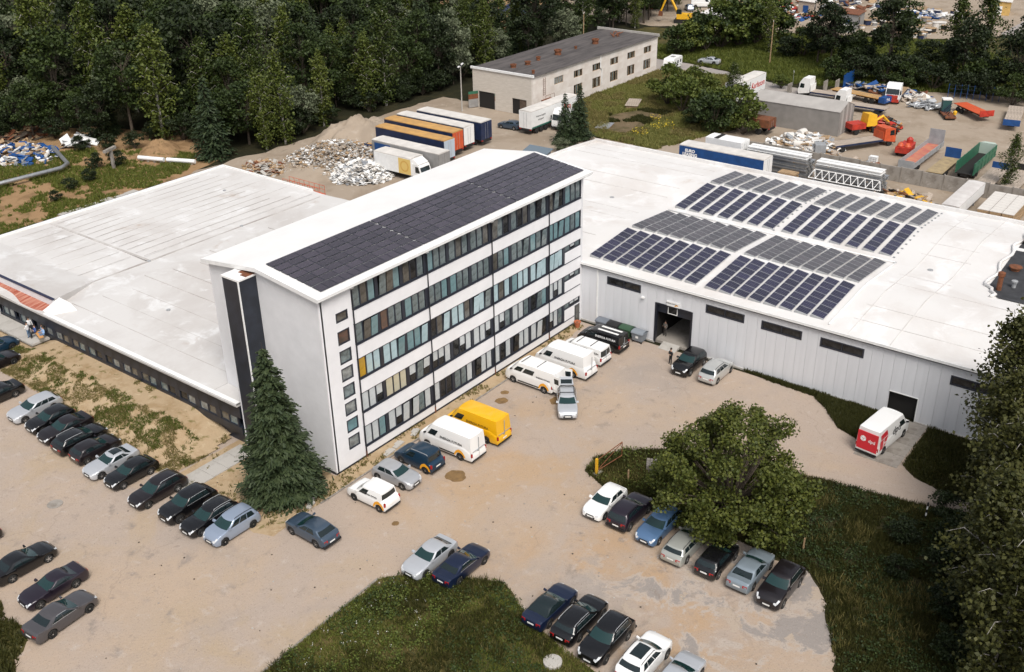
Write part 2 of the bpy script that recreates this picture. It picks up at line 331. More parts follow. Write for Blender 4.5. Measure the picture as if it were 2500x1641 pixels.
def refine(poly, step=.8, jit=.25, seed=1):
    out = []; n = len(poly)
    for i in range(n):
        a, b = poly[i], poly[(i+1) % n]; L = math.hypot(b[0]-a[0], b[1]-a[1]); k = max(1, int(L/step))
        for q in range(k):
            t = q/k; x, y = a[0]+(b[0]-a[0])*t, a[1]+(b[1]-a[1])*t
            nx, ny = -(b[1]-a[1])/max(L, 1e-6), (b[0]-a[0])/max(L, 1e-6)
            d = (float(fbm(x*.8+seed*13.1, y*.8, seed))-.5)*4*jit + (rnd.random()-.5)*jit*.5
            out.append((x+nx*d, y+ny*d))
    return out
def sheet(name, m, poly, z, jit=.25, step=.8, seed=1):
    P = refine(poly, step, jit, seed) if jit else poly
    me = bpy.data.meshes.new(name); me.from_pydata([(x, y, z) for x, y in P], [], [tuple(range(len(P)))]); me.materials.append(m); me.update()
    if me.polygons[0].normal.z < 0: me.flip_normals()
    return tag(link(name, me), kind='structure')
sheet('ground', M['forest'], [(-900,-900),(1400,-900),(1400,1400),(-900,1400)], -.06, 0)
hfield('parking_lot', M['lot'], -90, 36.5, -75, 74.9, 1.35, lambda x, y: lot_z(x, y), skip=lambda x, y: x > -.4 and y > 14.5)
BANK = [(-8.1,60),(-8.0,30),(-7.9,18),(-8.6,14.5),(-8.9,11.2),(-4.5,11.2),(-1.75,11.5),(-1.75,60)]
def inpoly(x, y, P):
    x = np.asarray(x); y = np.asarray(y); r_ = np.zeros(x.shape, bool); n = len(P)
    for i in range(n):
        (xa, ya), (xb, yb) = P[i], P[(i+1) % n]
        c_ = ((ya > y) != (yb > y)) & (x < (xb-xa)*(y-ya)/((yb-ya) if yb != ya else 1e-9)+xa); r_ ^= c_
    return r_
BANKR = [(-1.15 if p[0] > -2.6 and p[1] > 11.6 else p[0], p[1]) for p in refine(BANK, .8, .25, 4)]
hfield('grass_bank', M['sand'], -9.6, -1.15, 10.4, 60, .4, lambda x, y: bank_z(x, y)+.012+.05*float(fbm(x*1.3, y*1.3, 5)), skip=lambda x, y: not bool(inpoly(np.array([x]), np.array([y]), BANKR)[0]))
ISL1 = [(-7.2,-11.9),(-18,-12.25),(-40,-12.9),(-40,-60),(-9,-60),(-6.6,-42),(-6.2,-34),(-5.2,-27),(-4.6,-23.2),(-3.0,-21.0),(-2.4,-19.2),(-3.3,-17.6),(-4.2,-15.5),(-5.8,-13.2)]
sheet('grass_island', M['soil'], ISL1, .008, .22, .6, 3)
ISL2 = [(-24.7,9.2),(-25.6,6.4),(-25.4,3.6),(-27.6,1.2),(-29.5,-2),(-36,-4),(-38,12),(-27,13)]
sheet('grass_corner', M['soil'], ISL2, .008, .25, .6, 5)
TREEISL = [(12.6,-16.4),(14.6,-15.9),(17.4,-17.3),(19.6,-20.5),(21.4,-26),(23.0,-32.6),(24.3,-40),(26,-60),(-8,-60),(3.2,-41.8),(10.6,-37.7),(11.6,-36.2),(11.8,-30),(11.3,-23),(11.6,-19)]
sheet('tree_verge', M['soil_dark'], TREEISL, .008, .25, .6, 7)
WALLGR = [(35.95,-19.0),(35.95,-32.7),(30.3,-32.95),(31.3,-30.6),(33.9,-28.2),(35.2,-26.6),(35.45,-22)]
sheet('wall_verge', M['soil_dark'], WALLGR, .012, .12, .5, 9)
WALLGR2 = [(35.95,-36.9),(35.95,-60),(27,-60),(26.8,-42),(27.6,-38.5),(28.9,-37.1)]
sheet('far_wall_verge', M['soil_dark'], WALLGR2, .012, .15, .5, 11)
DRIVE = empty('delivery_drive'); tag(DRIVE, kind='structure')
for i in range(4):
    box('slab', M['concrete_d'], DRIVE, 28.1+i*1.98, 30.05+i*1.98, -36.8, -34.95, -.03, .03)
    box('slab', M['concrete_d'], DRIVE, 28.1+i*1.98, 30.05+i*1.98, -34.92, -33.1, -.03, .024)
PLANT = [(-3.6,-1.75),(30,-1.45),(34.9,-1.2),(34.9,0),(0,0),(-.15,.1),(-.15,11),(-8.6,11),(-9.2,-.4),(-8.6,-2.0)]
sheet('planting_strip', M['sand'], PLANT, .007, .08, .6, 13)
KERB = empty('kerb_row', label='low concrete kerb running along the planting strip below the office', cat='kerb')
for i in range(34):
    x = -3.6+i*.99; y = -1.83+.3*(x+3.6)/33.6
    if i in (6, 13): continue
    o = box('kerb_stone', M['concrete_d'], KERB, -.48, .48, -.07, .07, -.05, .06+.02*(i % 3)); o.location = (x+.5, y-.02*(i % 2), .03); o.rotation_euler = (0, 0, .009+rnd.uniform(-.02, .02))
KERB2 = empty('kerb_row', label='pale kerb edging the grass island beside the wide driveway', cat='kerb')
for i in range(24):
    o = box('kerb_stone', M['concrete_d'], KERB2, -.48, .48, -.07, .07, -.05, .07); o.location = (-7.9-i*.99, -11.85-.033*i+rnd.uniform(-.02, .02), .03); o.rotation_euler = (0, 0, .03)
# garden path that climbs the bank past the spruce
PATH = empty('garden_path'); tag(PATH, kind='structure')
for i in range(5):
    x0, x1 = -9.3+i*1.5, -9.3+(i+1)*1.5-.02
    o = box('slab', M['concrete'], PATH, -.74, .74, -1.05, 1.05, -.04, .04); o.location = ((x0+x1)/2, 9.05+i*.03, .045)
# yards behind the buildings
sheet('truck_yard', M['dirt'], [(36.6,13.2),(36.6,78),(60,76),(100,75),(99,50),(94,36),(94,24),(98,18),(100,-5),(60,22.6)], -.02, .5, 1.5, 21)
sheet('scrap_yard', M['dirt'], [(66,16),(100,26),(122,24),(141,20),(152,12),(158,-12),(164,-60),(60,-80),(66,-10)], -.015, .5, 1.5, 22)
sheet('storage_yard', M['dirt'], [(184,110),(182,78),(186,60),(192,44),(204,12),(216,2),(300,-20),(420,60),(300,190)], -.012, .8, 2, 23)
sheet('meadow', M['soil'], [(93.5,24.5),(94,36),(98,46),(104,51.5),(140,51.8),(143,46),(144,38),(138,29),(128,26),(113,19),(106,21)], -.01, .4, 1, 24)
sheet('back_meadow', M['soil'], [(151,60),(150.5,50),(148,38),(145,26),(150,10),(160,-14),(240,-40),(214,2),(202,12),(190,44),(184,60),(180,78),(160,80)], -.011, .4, 1, 25)
sheet('access_road', M['asphalt'], [(140.5,53),(140.8,66),(150.6,62),(150.0,50),(147.4,38),(143,24),(142,14),(137,17),(138.5,28),(142.6,38.5),(143.2,46)], -.004, .2, 1, 26)
sheet('far_road', M['asphalt'], [(216,5),(262,4),(420,30),(420,14),(270,-6),(214,-4)], -.004, .2, 1, 27)
sheet('sandy_track', M['orange_dirt'], [(150,96),(160,102),(172,112),(186,120),(210,116),(214,140),(180,146),(168,122),(150,108)], -.008, .5, 1, 28)
sheet('dug_soil', M['orange_dirt'], [(-2,64),(39.6,64.2),(41,76),(52,79),(56,92),(50,112),(38,122),(-40,118),(-40,66)], -.006, .5, 1.5, 29)
sheet('meadow_track', M['dirt'], [(93.3,21),(93.4,24.6),(105,23.4),(106,21),(100,19.5)], -.005, .15, .8, 30)
GARDEN = [(98,33),(97.6,36.3),(106.5,42),(114,38.5),(114,33)]
sheet('vegetable_plot', ground_mat('garden_soil', [((.15,.11,.065),0,0,0,0,0), ((.09,.072,.035),.4,.45,.6,7,3), ((.22,.17,.11),.7,.6,.72,7,9)], bump=.9), GARDEN, -.004, .3, .8, 31)

# ------------------------------------------------------------------ office block
L, Wd, H = 36.06, 13.15, 16.0
OFF = empty('office_building', label='tall white five-storey office block with anthracite window bands and solar roof', cat='building')
RY, RZ, EZ = 6.6, 17.0, 16.2
core = MB()
core.box(.3, L-.02, .32, Wd-.3, 0, 15.9); core.obj('core', M['dark'], OFF)
# gables: one pentagon slab each
def gable(x0, x1, m):
    mb = MB(); P = [(.0, 0.), (Wd, 0.), (Wd, EZ-.05), (RY, RZ-.06), (0., EZ-.05)]
    a = [(x0, y, z) for y, z in P]; b = [(x1, y, z) for y, z in P]
    mb.face(a[::-1]); mb.face(b)
    for i in range(5): mb.face([a[i], a[(i+1) % 5], b[(i+1) % 5], b[i]])
    return mb.obj('gable_wall', m, OFF)
gable(0, .3, M['gable']); gable(L-.3, L, M['gable'])
box('plinth', M['trim_dark'], OFF, -.04, .28, .1, Wd, 0, .22)
box('plinth', M['trim_dark'], OFF, .0, 34.7, -.035, .2, 0, .16)
box('rear_wall', M['white_wall'], OFF, .3, L-.3, Wd-.3, Wd, 0, 16.1)
box('corner_trim', M['white_wall'], OFF, -.03, .12, -.032, .12, .2, 16.1)
# roof: two slabs with a thin dark drip edge
for (ya, za, yb, zb, nm) in ((-.42, EZ-.05, RY, RZ, 'roof_slope'), (RY, RZ, Wd+.45, EZ-.08, 'roof_slope')):
    mb = MB(); x0, x1 = -.38, L+.95
    mb.hexa([(x0,ya,za),(x1,ya,za),(x1,yb,zb),(x0,yb,zb),(x0,ya,za+.16),(x1,ya,za+.16),(x1,yb,zb+.16),(x0,yb,zb+.16)])
    mb.obj(nm, M['roof_office'], OFF)
box('fascia', M['white_metal'], OFF, -.40, L+.97, -.50, -.424, EZ-.12, EZ+.12)
box('drip_edge', M['trim_dark'], OFF, -.36, L+.93, -.40, -.12, EZ-.2, EZ-.125)
for k in range(3): box('eave_sheet', M['white_metal'], OFF, 3.9+k*8.8, 12.0+k*8.8, -.22, -.10, 15.9, 16.02)
mb = MB(); mb.hexa([(-.41,-.42,EZ-.2),(-.36,-.42,EZ-.2),(-.36,RY,RZ-.16),(-.41,RY,RZ-.16),(-.41,-.42,EZ+.13),(-.36,-.42,EZ+.13),(-.36,RY,RZ+.19),(-.41,RY,RZ+.19)])
mb.hexa([(-.41,RY,RZ-.16),(-.36,RY,RZ-.16),(-.36,Wd+.45,EZ-.24),(-.41,Wd+.45,EZ-.24),(-.41,RY,RZ+.19),(-.36,RY,RZ+.19),(-.36,Wd+.45,EZ+.1),(-.41,Wd+.45,EZ+.1)])
mb.obj('verge_trim', M['white_metal'], OFF)
# facade: white spandrels between five recessed bands
BANDS = [(.92, 2.95), (4.25, 6.17), (7.45, 9.42), (10.65, 12.58), (13.8, 15.88)]
BAYS = [(3.52, 12.32), (12.32, 21.14), (21.14, 30.1), (30.1, 35.72)]
zs = [.0] + [z for b in BANDS for z in b] + [16.1]
for k in range(0, len(zs), 2):
    z0, z1 = zs[k], zs[k+1]
    if k == 0: z0 = .14
    for (a, b) in BAYS: box('spandrel', M['white_wall'], OFF, a+.006, b-.006, 0, .3, z0, z1)
box('end_pier', M['white_wall'], OFF, 35.726, L-.31, 0, .3, .0, 16.1)
# stair column with eight small windows
SW = [2.2, 3.84, 5.46, 7.06, 8.68, 10.26, 12.0, 13.8]
def small_window(z, i):
    hh = .60 if i < 7 else .42
    w_ = empty('window'); w_.parent = OFF; w_.location = (2.26, 0, z)
    f = MB(); f.box(-.64,.64,-.012,.14,hh-.10,hh); f.box(-.64,.64,-.012,.14,-hh,-hh+.10); f.box(-.64,-.54,-.012,.14,-hh+.10,hh-.10); f.box(.54,.64,-.012,.14,-hh+.10,hh-.10); f.obj('frame', M['frame'], w_)
    g_ = MB(); g_.box(-.54,.54,.07,.10,-hh+.10,hh-.10); g_.obj('pane', PANES[['brown','red','grey','pale','grey','pale','teal','pale'][7-i]], w_)
    return hh
PANES = {'blind': mat('pane_white_blind', (.50,.53,.54), .14, var=.08, scale=3, coat=.4), 'teal': mat('pane_teal_blind', (.15,.25,.27), .1, var=.15, scale=2, coat=.5), 'sky': mat('pane_sky_reflection', (.38,.51,.55), .1, var=.1, scale=2, coat=.5),  # sky panes carry a pale sky reflection in their colour
  'grey': mat('pane_grey_room_sheen', (.13,.165,.17), .08, var=.4, scale=2.2, coat=.5), 'dark': mat('pane_dark_room', (.022,.022,.022), .06, var=.5, scale=2, spec=.35), 'brown': mat('pane_brown_room', (.050,.046,.038), .08, c2=(.125,.12,.105), scale=1.7, coat=.5),  # grey panes: room tone with a teal reflection put into the colour
  'pale': mat('pane_pale_room', (.30,.32,.31), .1, c2=(.13,.14,.14), scale=2.0, coat=.5), 'cream': mat('pane_cream_blind', (.50,.47,.36), .12, var=.08, scale=2, coat=.4), 'ochre': mat('pane_ochre_blind', (.42,.25,.03), .15, var=.15, scale=2, coat=.4), 'red': mat('pane_reddish_room', (.13,.07,.05), .1, c2=(.07,.055,.045), scale=2, coat=.4)}
edges = [.15]
for i, z in enumerate(SW):
    hh = small_window(z, i); edges += [z-hh, z+hh]
edges.append(16.1)
box('stair_wall', M['white_wall'], OFF, .125, 1.62, 0, .3, .15, 16.1); box('stair_wall', M['white_wall'], OFF, 2.9, 3.40, 0, .3, .15, 16.1)
for k in range(0, len(edges), 2): box('stair_wall', M['white_wall'], OFF, 1.62, 2.9, .001, .299, edges[k], edges[k+1])
# window bands
PAT = [  # from the ground floor up, three panes to a block
 ['blind blind teal', 'blind pale blind', 'blind grey blind', 'blind dark dark', 'grey grey blind', 'dark blind blind', 'blind dark blind', 'dark blind blind', 'blind blind dark', 'pale blind grey', 'grey pale pale'],
 ['blind blind pale', 'cream cream cream', 'pale grey pale', 'pale pale blind', 'dark pale blind', 'blind blind pale', 'blind pale grey', 'blind blind grey', 'dark grey teal', 'blind pale blind', 'grey pale grey'],
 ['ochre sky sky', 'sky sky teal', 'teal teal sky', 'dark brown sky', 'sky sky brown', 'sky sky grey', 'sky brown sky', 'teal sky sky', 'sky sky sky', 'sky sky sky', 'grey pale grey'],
 ['grey brown teal', 'red grey grey', 'teal grey grey', 'grey grey teal', 'teal grey grey', 'grey grey grey', 'brown grey teal', 'grey grey grey', 'teal grey grey', 'teal teal teal', 'teal grey teal'],
 ['grey brown teal', 'grey brown teal', 'brown dark grey', 'teal grey grey', 'grey brown grey', 'grey grey brown', 'brown grey dark', 'grey dark brown', 'grey dark grey', 'brown grey dark', 'teal grey grey']]
_pm = {}
def pane_mesh(w_, h_, key):
    k = (round(w_, 2), round(h_, 2), key)
    if k not in _pm:
        mb = MB(); cut = {'blind': .0, 'pale': .45}.get(key, 0)
        if cut:
            mb.box(-w_/2, w_/2, 0, .03, 0, h_*cut, 1); mb.box(-w_/2, w_/2, .002, .032, h_*cut, h_, 0)
            _pm[k] = mb.mesh('pane', [PANES['blind'], PANES['dark']])
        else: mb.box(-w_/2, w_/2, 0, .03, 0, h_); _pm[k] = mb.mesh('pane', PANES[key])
    return _pm[k]
rw = random.Random(3)
for fl, (z0, z1) in enumerate(BANDS):
    blk = 0
    for bi, (a, b) in enumerate(BAYS):
        band = empty('window_band'); band.parent = OFF; band.location = ((a+b)/2, 0, z0)
        ox = (a+b)/2; nb = 3 if bi < 3 else 2; pitch = (b-a)/nb; h_ = z1-z0
        fr = MB(); fr.box(a-ox+.01, b-ox-.01, .04, .16, 0, .17); 
        if bi < 3 or fl >= 3: fr.box(a-ox+.01, b-ox-.01, .04, .16, h_-.09, h_)
        else: fr.box(a-ox+.01, b-ox-.01, .04, .16, h_-.09, h_)
        fr.obj('frame', M['frame'], band)
        for k in range(nb):
            x0 = a + k*pitch; short = (bi == 3 and k == 1 and fl < 3)
            pil = .36 if not (bi == 3 and k == 1) else .14
            zlo = .17 if not short else h_-.62
            mb = MB(); mb.box(x0+pitch-pil-ox, x0+pitch-ox-.012, .02, .15, .17 if not short else h_-.70, h_-.09); mb.obj('mullion', M['frame'], band)
            if short:
                mb = MB(); mb.box(x0-ox, x0+pitch-ox, -.0, .29, -.0, h_-.72); mb.obj('infill_wall', M['white_wall'], band); 
                mb = MB(); mb.box(x0-ox, x0+pitch-ox-.02, .02, .17, h_-.72, h_-.60); mb.obj('sill', M['frame'], band)
            pw = (pitch-pil-.06)/3; names = PAT[fl][blk].split(); blk += 1
            for q in range(3):
                px = x0+.06+q*pw
                if q or k == 0:
                    mb = MB(); mb.box(px-.055-ox, px+.055-ox, .03, .14, zlo, h_-.09); mb.obj('mullion', M['frame'], band)
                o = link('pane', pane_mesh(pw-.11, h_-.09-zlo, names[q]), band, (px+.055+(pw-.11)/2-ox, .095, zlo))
                if not short and rw.random() < .2: o.rotation_euler = (0, 0, 0); o.rotation_euler.x = R(4.5); o.location.y = .02     # tilted open
        box('sill', M['frame'], band, a-ox+.01, b-ox-.01, -.055, .04, -.0, .05)
for x in (3.46, 12.32, 21.14, 30.1):
    mb = MB(); mb.tube([(x, -.07, .55), (x, -.07, 16.0)], .055, 8); dp = mb.obj('downpipe', M['trim_dark'], OFF)
    mb = MB(); mb.tube([(x, -.07, .0), (x, -.07, .62)], .06, 8); mb.obj('drain_shoe', M['rust'], dp)
    mb = MB(); mb.box(x-.16, x+.16, -.2, -.02, 15.78, 16.06); mb.obj('hopper', M['white_metal'], dp)
d_ = box('door', M['frame'], OFF, 34.75, 35.65, -.03, .05, .04, 2.1); box('pane', PANES['brown'], OFF, 34.87, 35.53, -.05, -.031, .2, 2.0)
# dark stair tower on the gable
TW = empty('stair_tower', (-.9, 8.1, 0), label='narrow navy stair tower with white cap standing against the grey gable', cat='tower')
mb = MB(); mb.box(-.9, .89, -1.02, 1.0, 0, 16.35); mb.obj('cladding', M['navy_clad'], TW)
mb = MB(); mb.box(-.94, .9, -1.07, 1.05, 16.35, 16.5); c_ = mb.obj('cap', M['roof_office'], TW)
mb = MB(); mb.box(-.1, .85, -1.0, -.3, 16.5, 16.53); mb.box(.2, .85, -.3, .3, 16.5, 16.525); mb.obj('rust_stain_sheet', M['rust'], c_)
for (x, y) in ((-.9, -1.02), (-.9, 1.0)):
    mb = MB(); mb.box(x-.05, x+.05, y-.05, y+.05, 0, 16.34); mb.obj('corner_trim', M['white_metal'] if y < 0 else M['gable'], TW)
# office solar panels
PVO = pv_mat('solar_glass_office', (.034,.027,.037), (.11,.10,.12), 6.2, 9.0, .09)
SEC = [(.62, 12.30, 'solar array on the office roof nearest the grey gable'), (12.40, 25.36, 'middle solar array of the three on the office roof'), (25.46, 36.5, 'solar array at the far end of the office roof')]
def slope_pt(y, off=.0): return RZ+.16 - (RY-y)*(RZ-EZ+.05)/(RY+.42) + off
ang = math.atan2(RZ-EZ+.05, RY+.42)
_fr = {}
def pv_panel(parent, w_, d_, mats, loc, rot):
    k = (round(w_, 2), round(d_, 2), mats[0].name)
    if k not in _fr:
        mb = MB(); mb.box(-w_/2, w_/2, -d_/2, d_/2, 0, .032, 1); mb.box(-w_/2+.022, w_/2-.022, -d_/2+.022, d_/2-.022, .0322, .036, 0); _fr[k] = mb.mesh('panel', mats)
    return link('panel', _fr[k], parent, loc, rot)
for (xa, xb, lab) in SEC:
    A = empty('solar_array', ((xa+xb)/2, 3.5, slope_pt(3.5)), label=lab, cat='solar array', group='office roof solar arrays')
    for rI in range(6):
        y1 = 6.5-rI*.875; y0 = y1-.85; n_ = 8; pw = (xb-xa)/n_
        for q in range(n_):
            yc = (y0+y1)/2; pv_panel(A, pw-.028, .775, [PVO, M['frame']], (xa+(q+.5)*pw-(xa+xb)/2, yc-3.5, slope_pt(yc, .07)-slope_pt(3.5)), (ang, 0, 0))
    n_ = 13; pw = (xb-xa)/n_
    for q in range(n_): pv_panel(A, pw-.025, 1.0, [PVO, M['frame']], (xa+(q+.5)*pw-(xa+xb)/2, .74-3.5, slope_pt(.74, .07)-slope_pt(3.5)), (ang, 0, 0))
    for y in (1.4, 3.2, 5.0):
        mb = MB(); mb.box(xa-(xa+xb)/2, xb-(xa+xb)/2, y-3.53, y-3.47, slope_pt(y)-slope_pt(3.5)+.0, slope_pt(y)-slope_pt(3.5)+.05); mb.obj('mounting_rail', M['alu'], A)

# ------------------------------------------------------------------ warehouse
WH = empty('warehouse', (L, -20, 0), label='long pale grey warehouse with white pitched membrane roof right of the office', cat='building')
def whz(x):   # roof profile along X
    P = [(36.0, 6.72), (45.2, 7.5), (54.3, 6.78), (63.5, 7.5), (72.6, 6.78)]
    for (a, za), (b, zb) in zip(P, P[1:]):
        if x <= b: return za+(zb-za)*(x-a)/(b-a)
    return P[-1][1]
Y0, Y1 = -62., 22.4
def whbox(name, m, x0, x1, y0, y1, z0, z1, par=None): return box(name, m, par or WH, x0-L, x1-L, y0+20, y1+20, z0, z1)
mb = MB(); xs = [35.82, 36.0, 40.6, 45.2, 49.7, 54.3, 58.9, 63.5, 68, 72.8]; ys = list(np.linspace(Y0-.2, Y1+.2, 40))
Gd = [[(x-L, y+20, whz(x)+.05*(float(fbm(x*.4, y*.4, 2))-.5)) for y in ys] for x in xs]
mb.grid(Gd)
bot = [[(p[0], p[1], p[2]-.22) for p in row] for row in Gd]
mb.grid(bot); 
for row, b_ in ((Gd[0], bot[0]), (Gd[-1], bot[-1])): mb.grid([row, b_])
mb.grid([[r_[0] for r_ in Gd], [r_[0] for r_ in bot]]); mb.grid([[r_[-1] for r_ in Gd], [r_[-1] for r_ in bot]])
whroof = mb.obj('roof', M['roof'], WH, smooth=20)
whbox('eave_trim', M['trim_dark'], 35.78, 35.99, Y0-.2, 0, 6.44, 6.52); whbox('eave_edge', M['white_metal'], 35.76, 35.83, Y0-.2, .0, 6.53, 6.78)
mb = MB(); mb.box(72.55-L, 72.9-L, Y0+19.8, Y1+20.2, 6.5, 7.2); mb.obj('rear_parapet', M['roof'], WH)
mb = MB()
for k in range(7):
    xa, xb = 36.4+k*5.18, 36.4+(k+1)*5.18
    mb.hexa([(xa-L, Y1+19.9, whz(xa)), (xb-L, Y1+19.9, whz(xb)), (xb-L, Y1+20.25, whz(xb)), (xa-L, Y1+20.25, whz(xa)), (xa-L, Y1+19.9, whz(xa)+.32), (xb-L, Y1+19.9, whz(xb)+.32), (xb-L, Y1+20.25, whz(xb)+.32), (xa-L, Y1+20.25, whz(xa)+.32)])
mb.obj('side_parapet', M['roof'], WH)
# wall of upright panels with real openings
HOLES = [(-7.2,-3.15,4.98,5.86), (-18.65,-14.55,4.9,5.8), (-24.45,-20.4,4.84,5.74), (-30.3,-26.22,4.78,5.7), (-41.9,-37.85,4.66,5.56), (-13.1,-9.05,.0,4.46), (-35.55,-33.0,.0,2.4), (-47.5,-43.4,4.6,5.5)]
pan = -.0
while pan > Y0:
    b_ = max(pan-1.0, Y0); a0, a1 = b_+.008, pan-.008
    cuts = [h for h in HOLES if h[0] < a1-.01 and h[1] > a0+.01]
    segs = [(a0, a1, [(0.12, 6.5)])]
    if cuts:
        h = cuts[0]; segs = []
        if h[0] > a0+.02: segs.append((a0, h[0], [(.12, 6.5)]))
        if h[1] < a1-.02: segs.append((h[1], a1, [(.12, 6.5)]))
        lo, hi = max(a0, h[0]), min(a1, h[1]); zz = []
        if h[2] > .1: zz.append((.12, h[2]))
        zz.append((h[3], 6.5)); segs.append((lo, hi, zz))
    for (p0, p1, zz) in segs:
        for (z0, z1) in zz: whbox('wall_panel', M['panel'], 36.06, 36.2, p0, p1, z0, z1)
    pan -= 1.0
whbox('backing_wall', M['panel'], 36.2, 36.3, -9.05, 0, .0, 4.9); whbox('backing_wall', M['panel'], 36.2, 36.3, -33.0, -13.1, 0, 4.6); whbox('backing_wall', M['panel'], 36.2, 36.3, -35.55, -33.0, 2.4, 4.6); whbox('backing_wall', M['panel'], 36.2, 36.3, Y0, -35.55, 0, 4.6); whbox('backing_wall', M['panel'], 36.2, 36.3, Y0, 0, 5.87, 6.5); whbox('inner_wall', M['dark'], 36.9, 37.0, Y0, 0, 4.5, 6.5)
whbox('side_wall', M['panel'], 36.4, 72.5, Y1-.2, Y1, 0, 6.6); whbox('rear_wall', M['panel'], 72.3, 72.5, Y0, Y1-.2, 0, 6.6); whbox('end_wall', M['panel'], 36.2, 72.3, Y0, Y0+.2, 0, 6.6)
whbox('foundation', M['concrete'], 35.98, 36.19, -9.06, 0, -.05, .12); whbox('foundation', M['concrete'], 35.96, 36.19, -32.98, -13.11, -.05, .12); whbox('foundation', M['concrete'], 35.94, 36.19, Y0, -35.56, -.05, .12)
whbox('corner_post', M['white_metal'], 35.98, 36.055, -2.08, -1.9, .1, 6.43)
for (a, b, z0, z1) in [h for h in HOLES if h[3]-h[2] < 1.2]:
    wd = empty('window'); wd.parent = WH; wd.location = (36.06-L, (a+b)/2+20, z0); hw, hh = (b-a)/2, z1-z0
    f = MB(); f.box(-.03,.12,-hw,hw,0,.14); f.box(-.03,.12,-hw,hw,hh-.12,hh); f.box(-.03,.12,-hw,-hw+.14,.14,hh-.12); f.box(-.03,.12,hw-.14,hw,.14,hh-.12); f.box(-.02,.11,-.04,.04,.14,hh-.12); f.obj('frame', M['frame'], wd)
    for s_ in (0, 1):
        g_ = MB(); g_.box(.05,.08, .04 if s_ else -hw+.14, hw-.14 if s_ else -.04, .14, hh-.12); g_.obj('pane', PANES['dark'], wd)
# loading bay: dark room behind, half-raised door, floor, ramp
mb = MB()
for (x0,x1,y0,y1,z0,z1) in ((36.3,44,-13.3,-13.1,0,5),(36.3,44,-9.05,-8.85,0,5),(44,44.2,-13.3,-8.85,0,5),(36.3,44,-13.1,-9.05,4.6,4.7)): mb.box(x0-L,x1-L,y0+20,y1+20,z0,z1)
mb.obj('loading_room', M['dark'], WH); whbox('loading_floor', M['concrete_d'], 36.1, 44, -13.1, -9.05, .02, .32)
for k, z in enumerate((3.95, 3.45)): whbox('door_section', M['navy_clad'], 36.24+.05*k, 36.3+.05*k, -13.1, -9.05, z, z+.48)
whbox('door_window', PANES['dark'], 36.2, 36.235, -11.35, -10.4, 3.62, 4.35)
for (a, b, c, d2) in ((-11.42,-11.35,3.55,4.42),(-10.4,-10.33,3.55,4.42),(-11.35,-10.4,3.55,3.62),(-11.35,-10.4,4.35,4.42)): whbox('door_window_frame', M['white_metal'], 36.18, 36.238, a, b, c, d2)
for y in (-13.2, -9.15): whbox('door_jamb', M['trim_dark'], 36.0, 36.32, y, y+.2, 0, 4.5)
whbox('door_head', M['trim_dark'], 36.01, 36.2, -12.99, -9.16, 4.38, 4.52)
mb = MB(); mb.hexa([(-1.0,9.95-1.9,.0),(.1,9.95-1.9,.0),(.1,9.95,.0),(-1.0,9.95,.0),(-1.0,9.95-1.9,.03),(.1,9.95-1.9,.34),(.1,9.95,.34),(-1.0,9.95,.03)]); mb.obj('ramp', M['concrete'], WH)
whbox('dark_doorway_sheet', M['dark'], 36.5, 36.55, -35.6, -32.9, 0, 2.5); whbox('door_frame', M['white_metal'], 36.02, 36.19, -35.62, -35.53, 0, 2.45)  # near-black sheet stands in for the unlit inside of the open doorway
whbox('door_frame', M['white_metal'], 36.02, 36.19, -35.53, -33.0, 2.38, 2.45)
mb = MB(); mb.box(35.78-L, 36.04-L, 12.3, 12.62, 4.6, 4.72); mb.tube([(35.8-L,12.4,4.6),(36.05-L,12.4,4.66)], .06); mb.obj('camera_bracket', M['white_metal'], WH)
# grey-black felt part at the far right with a bulging membrane edge
mb = MB(); Gd = [[(x-L, y+20, whz(x)+.07) for y in (-60, -50, -40.5, -38.2 if x < 52 else -36.2, -37.4 if x < 52 else -35.9)] for x in (50.6, 53, 57, 61, 64.2, 70)]; mb.grid(Gd); mb.obj('felt_roof', mat('black_felt', (.035,.036,.04), .8, var=.3, scale=1.), WH)
mb = MB(); pts = [(x-L, (-35.6 if x > 53 else -36.9 if x < 51.5 else -36.2)+20+.25*math.sin(x*1.3), whz(x)+.12) for x in np.linspace(50.4, 70, 26)]; mb.tube(pts, .17, 8); mb.obj('membrane_roll', M['roof'], WH, smooth=True)
for (x, y, h, r_, m) in ((52.9,-36.9,1.9,.3,'rust'), (54.3,-37.9,.9,.26,'grey_metal'), (58.3,-37.0,.45,.55,'rust'), (65.4,-36.6,.5,.6,'rust')):
    mb = MB(); mb.lathe([(r_*.8,0),(r_*.8,h*.8),(r_*1.15,h*.82),(r_*1.15,h),(.01,h+.12)], 14, c=(x-L,y+20,whz(x))); mb.obj('roof_vent', M[m], WH, smooth=40)
# membrane laps
LAP = mat('membrane_lap', (.50,.475,.455), .75, c2=(.66,.645,.63), scale=.4, detail=8)
for x in (39, 42, 48, 51, 57.5, 60.5, 66.5, 69.5):
    for (ya, yb) in ((-61, -28.0), (2.2, 22)):
        if x > 50.5 and ya < -30: ya = -33
        mb = MB(); mb.box(x-L-.03, x-L+.03, ya+20, yb+20, whz(x)+.005, whz(x)+.034); mb.obj('membrane_lap', LAP, WH)
for y in (-28.6, -32.4):
    mb = MB()
    for (a, b) in ((36.1, 45.2), (45.2, 54.3), (54.3, 63.5), (63.5, 72.5)): mb.hexa([(a-L,y+20-.04,whz(a)),(b-L,y+20-.04,whz(b)),(b-L,y+20.04,whz(b)),(a-L,y+20.04,whz(a)),(a-L,y+20-.04,whz(a)+.045),(b-L,y+20-.04,whz(b)+.045),(b-L,y+20.04,whz(b)+.045),(a-L,y+20.04,whz(a)+.045)])
    mb.obj('membrane_lap', LAP, WH)
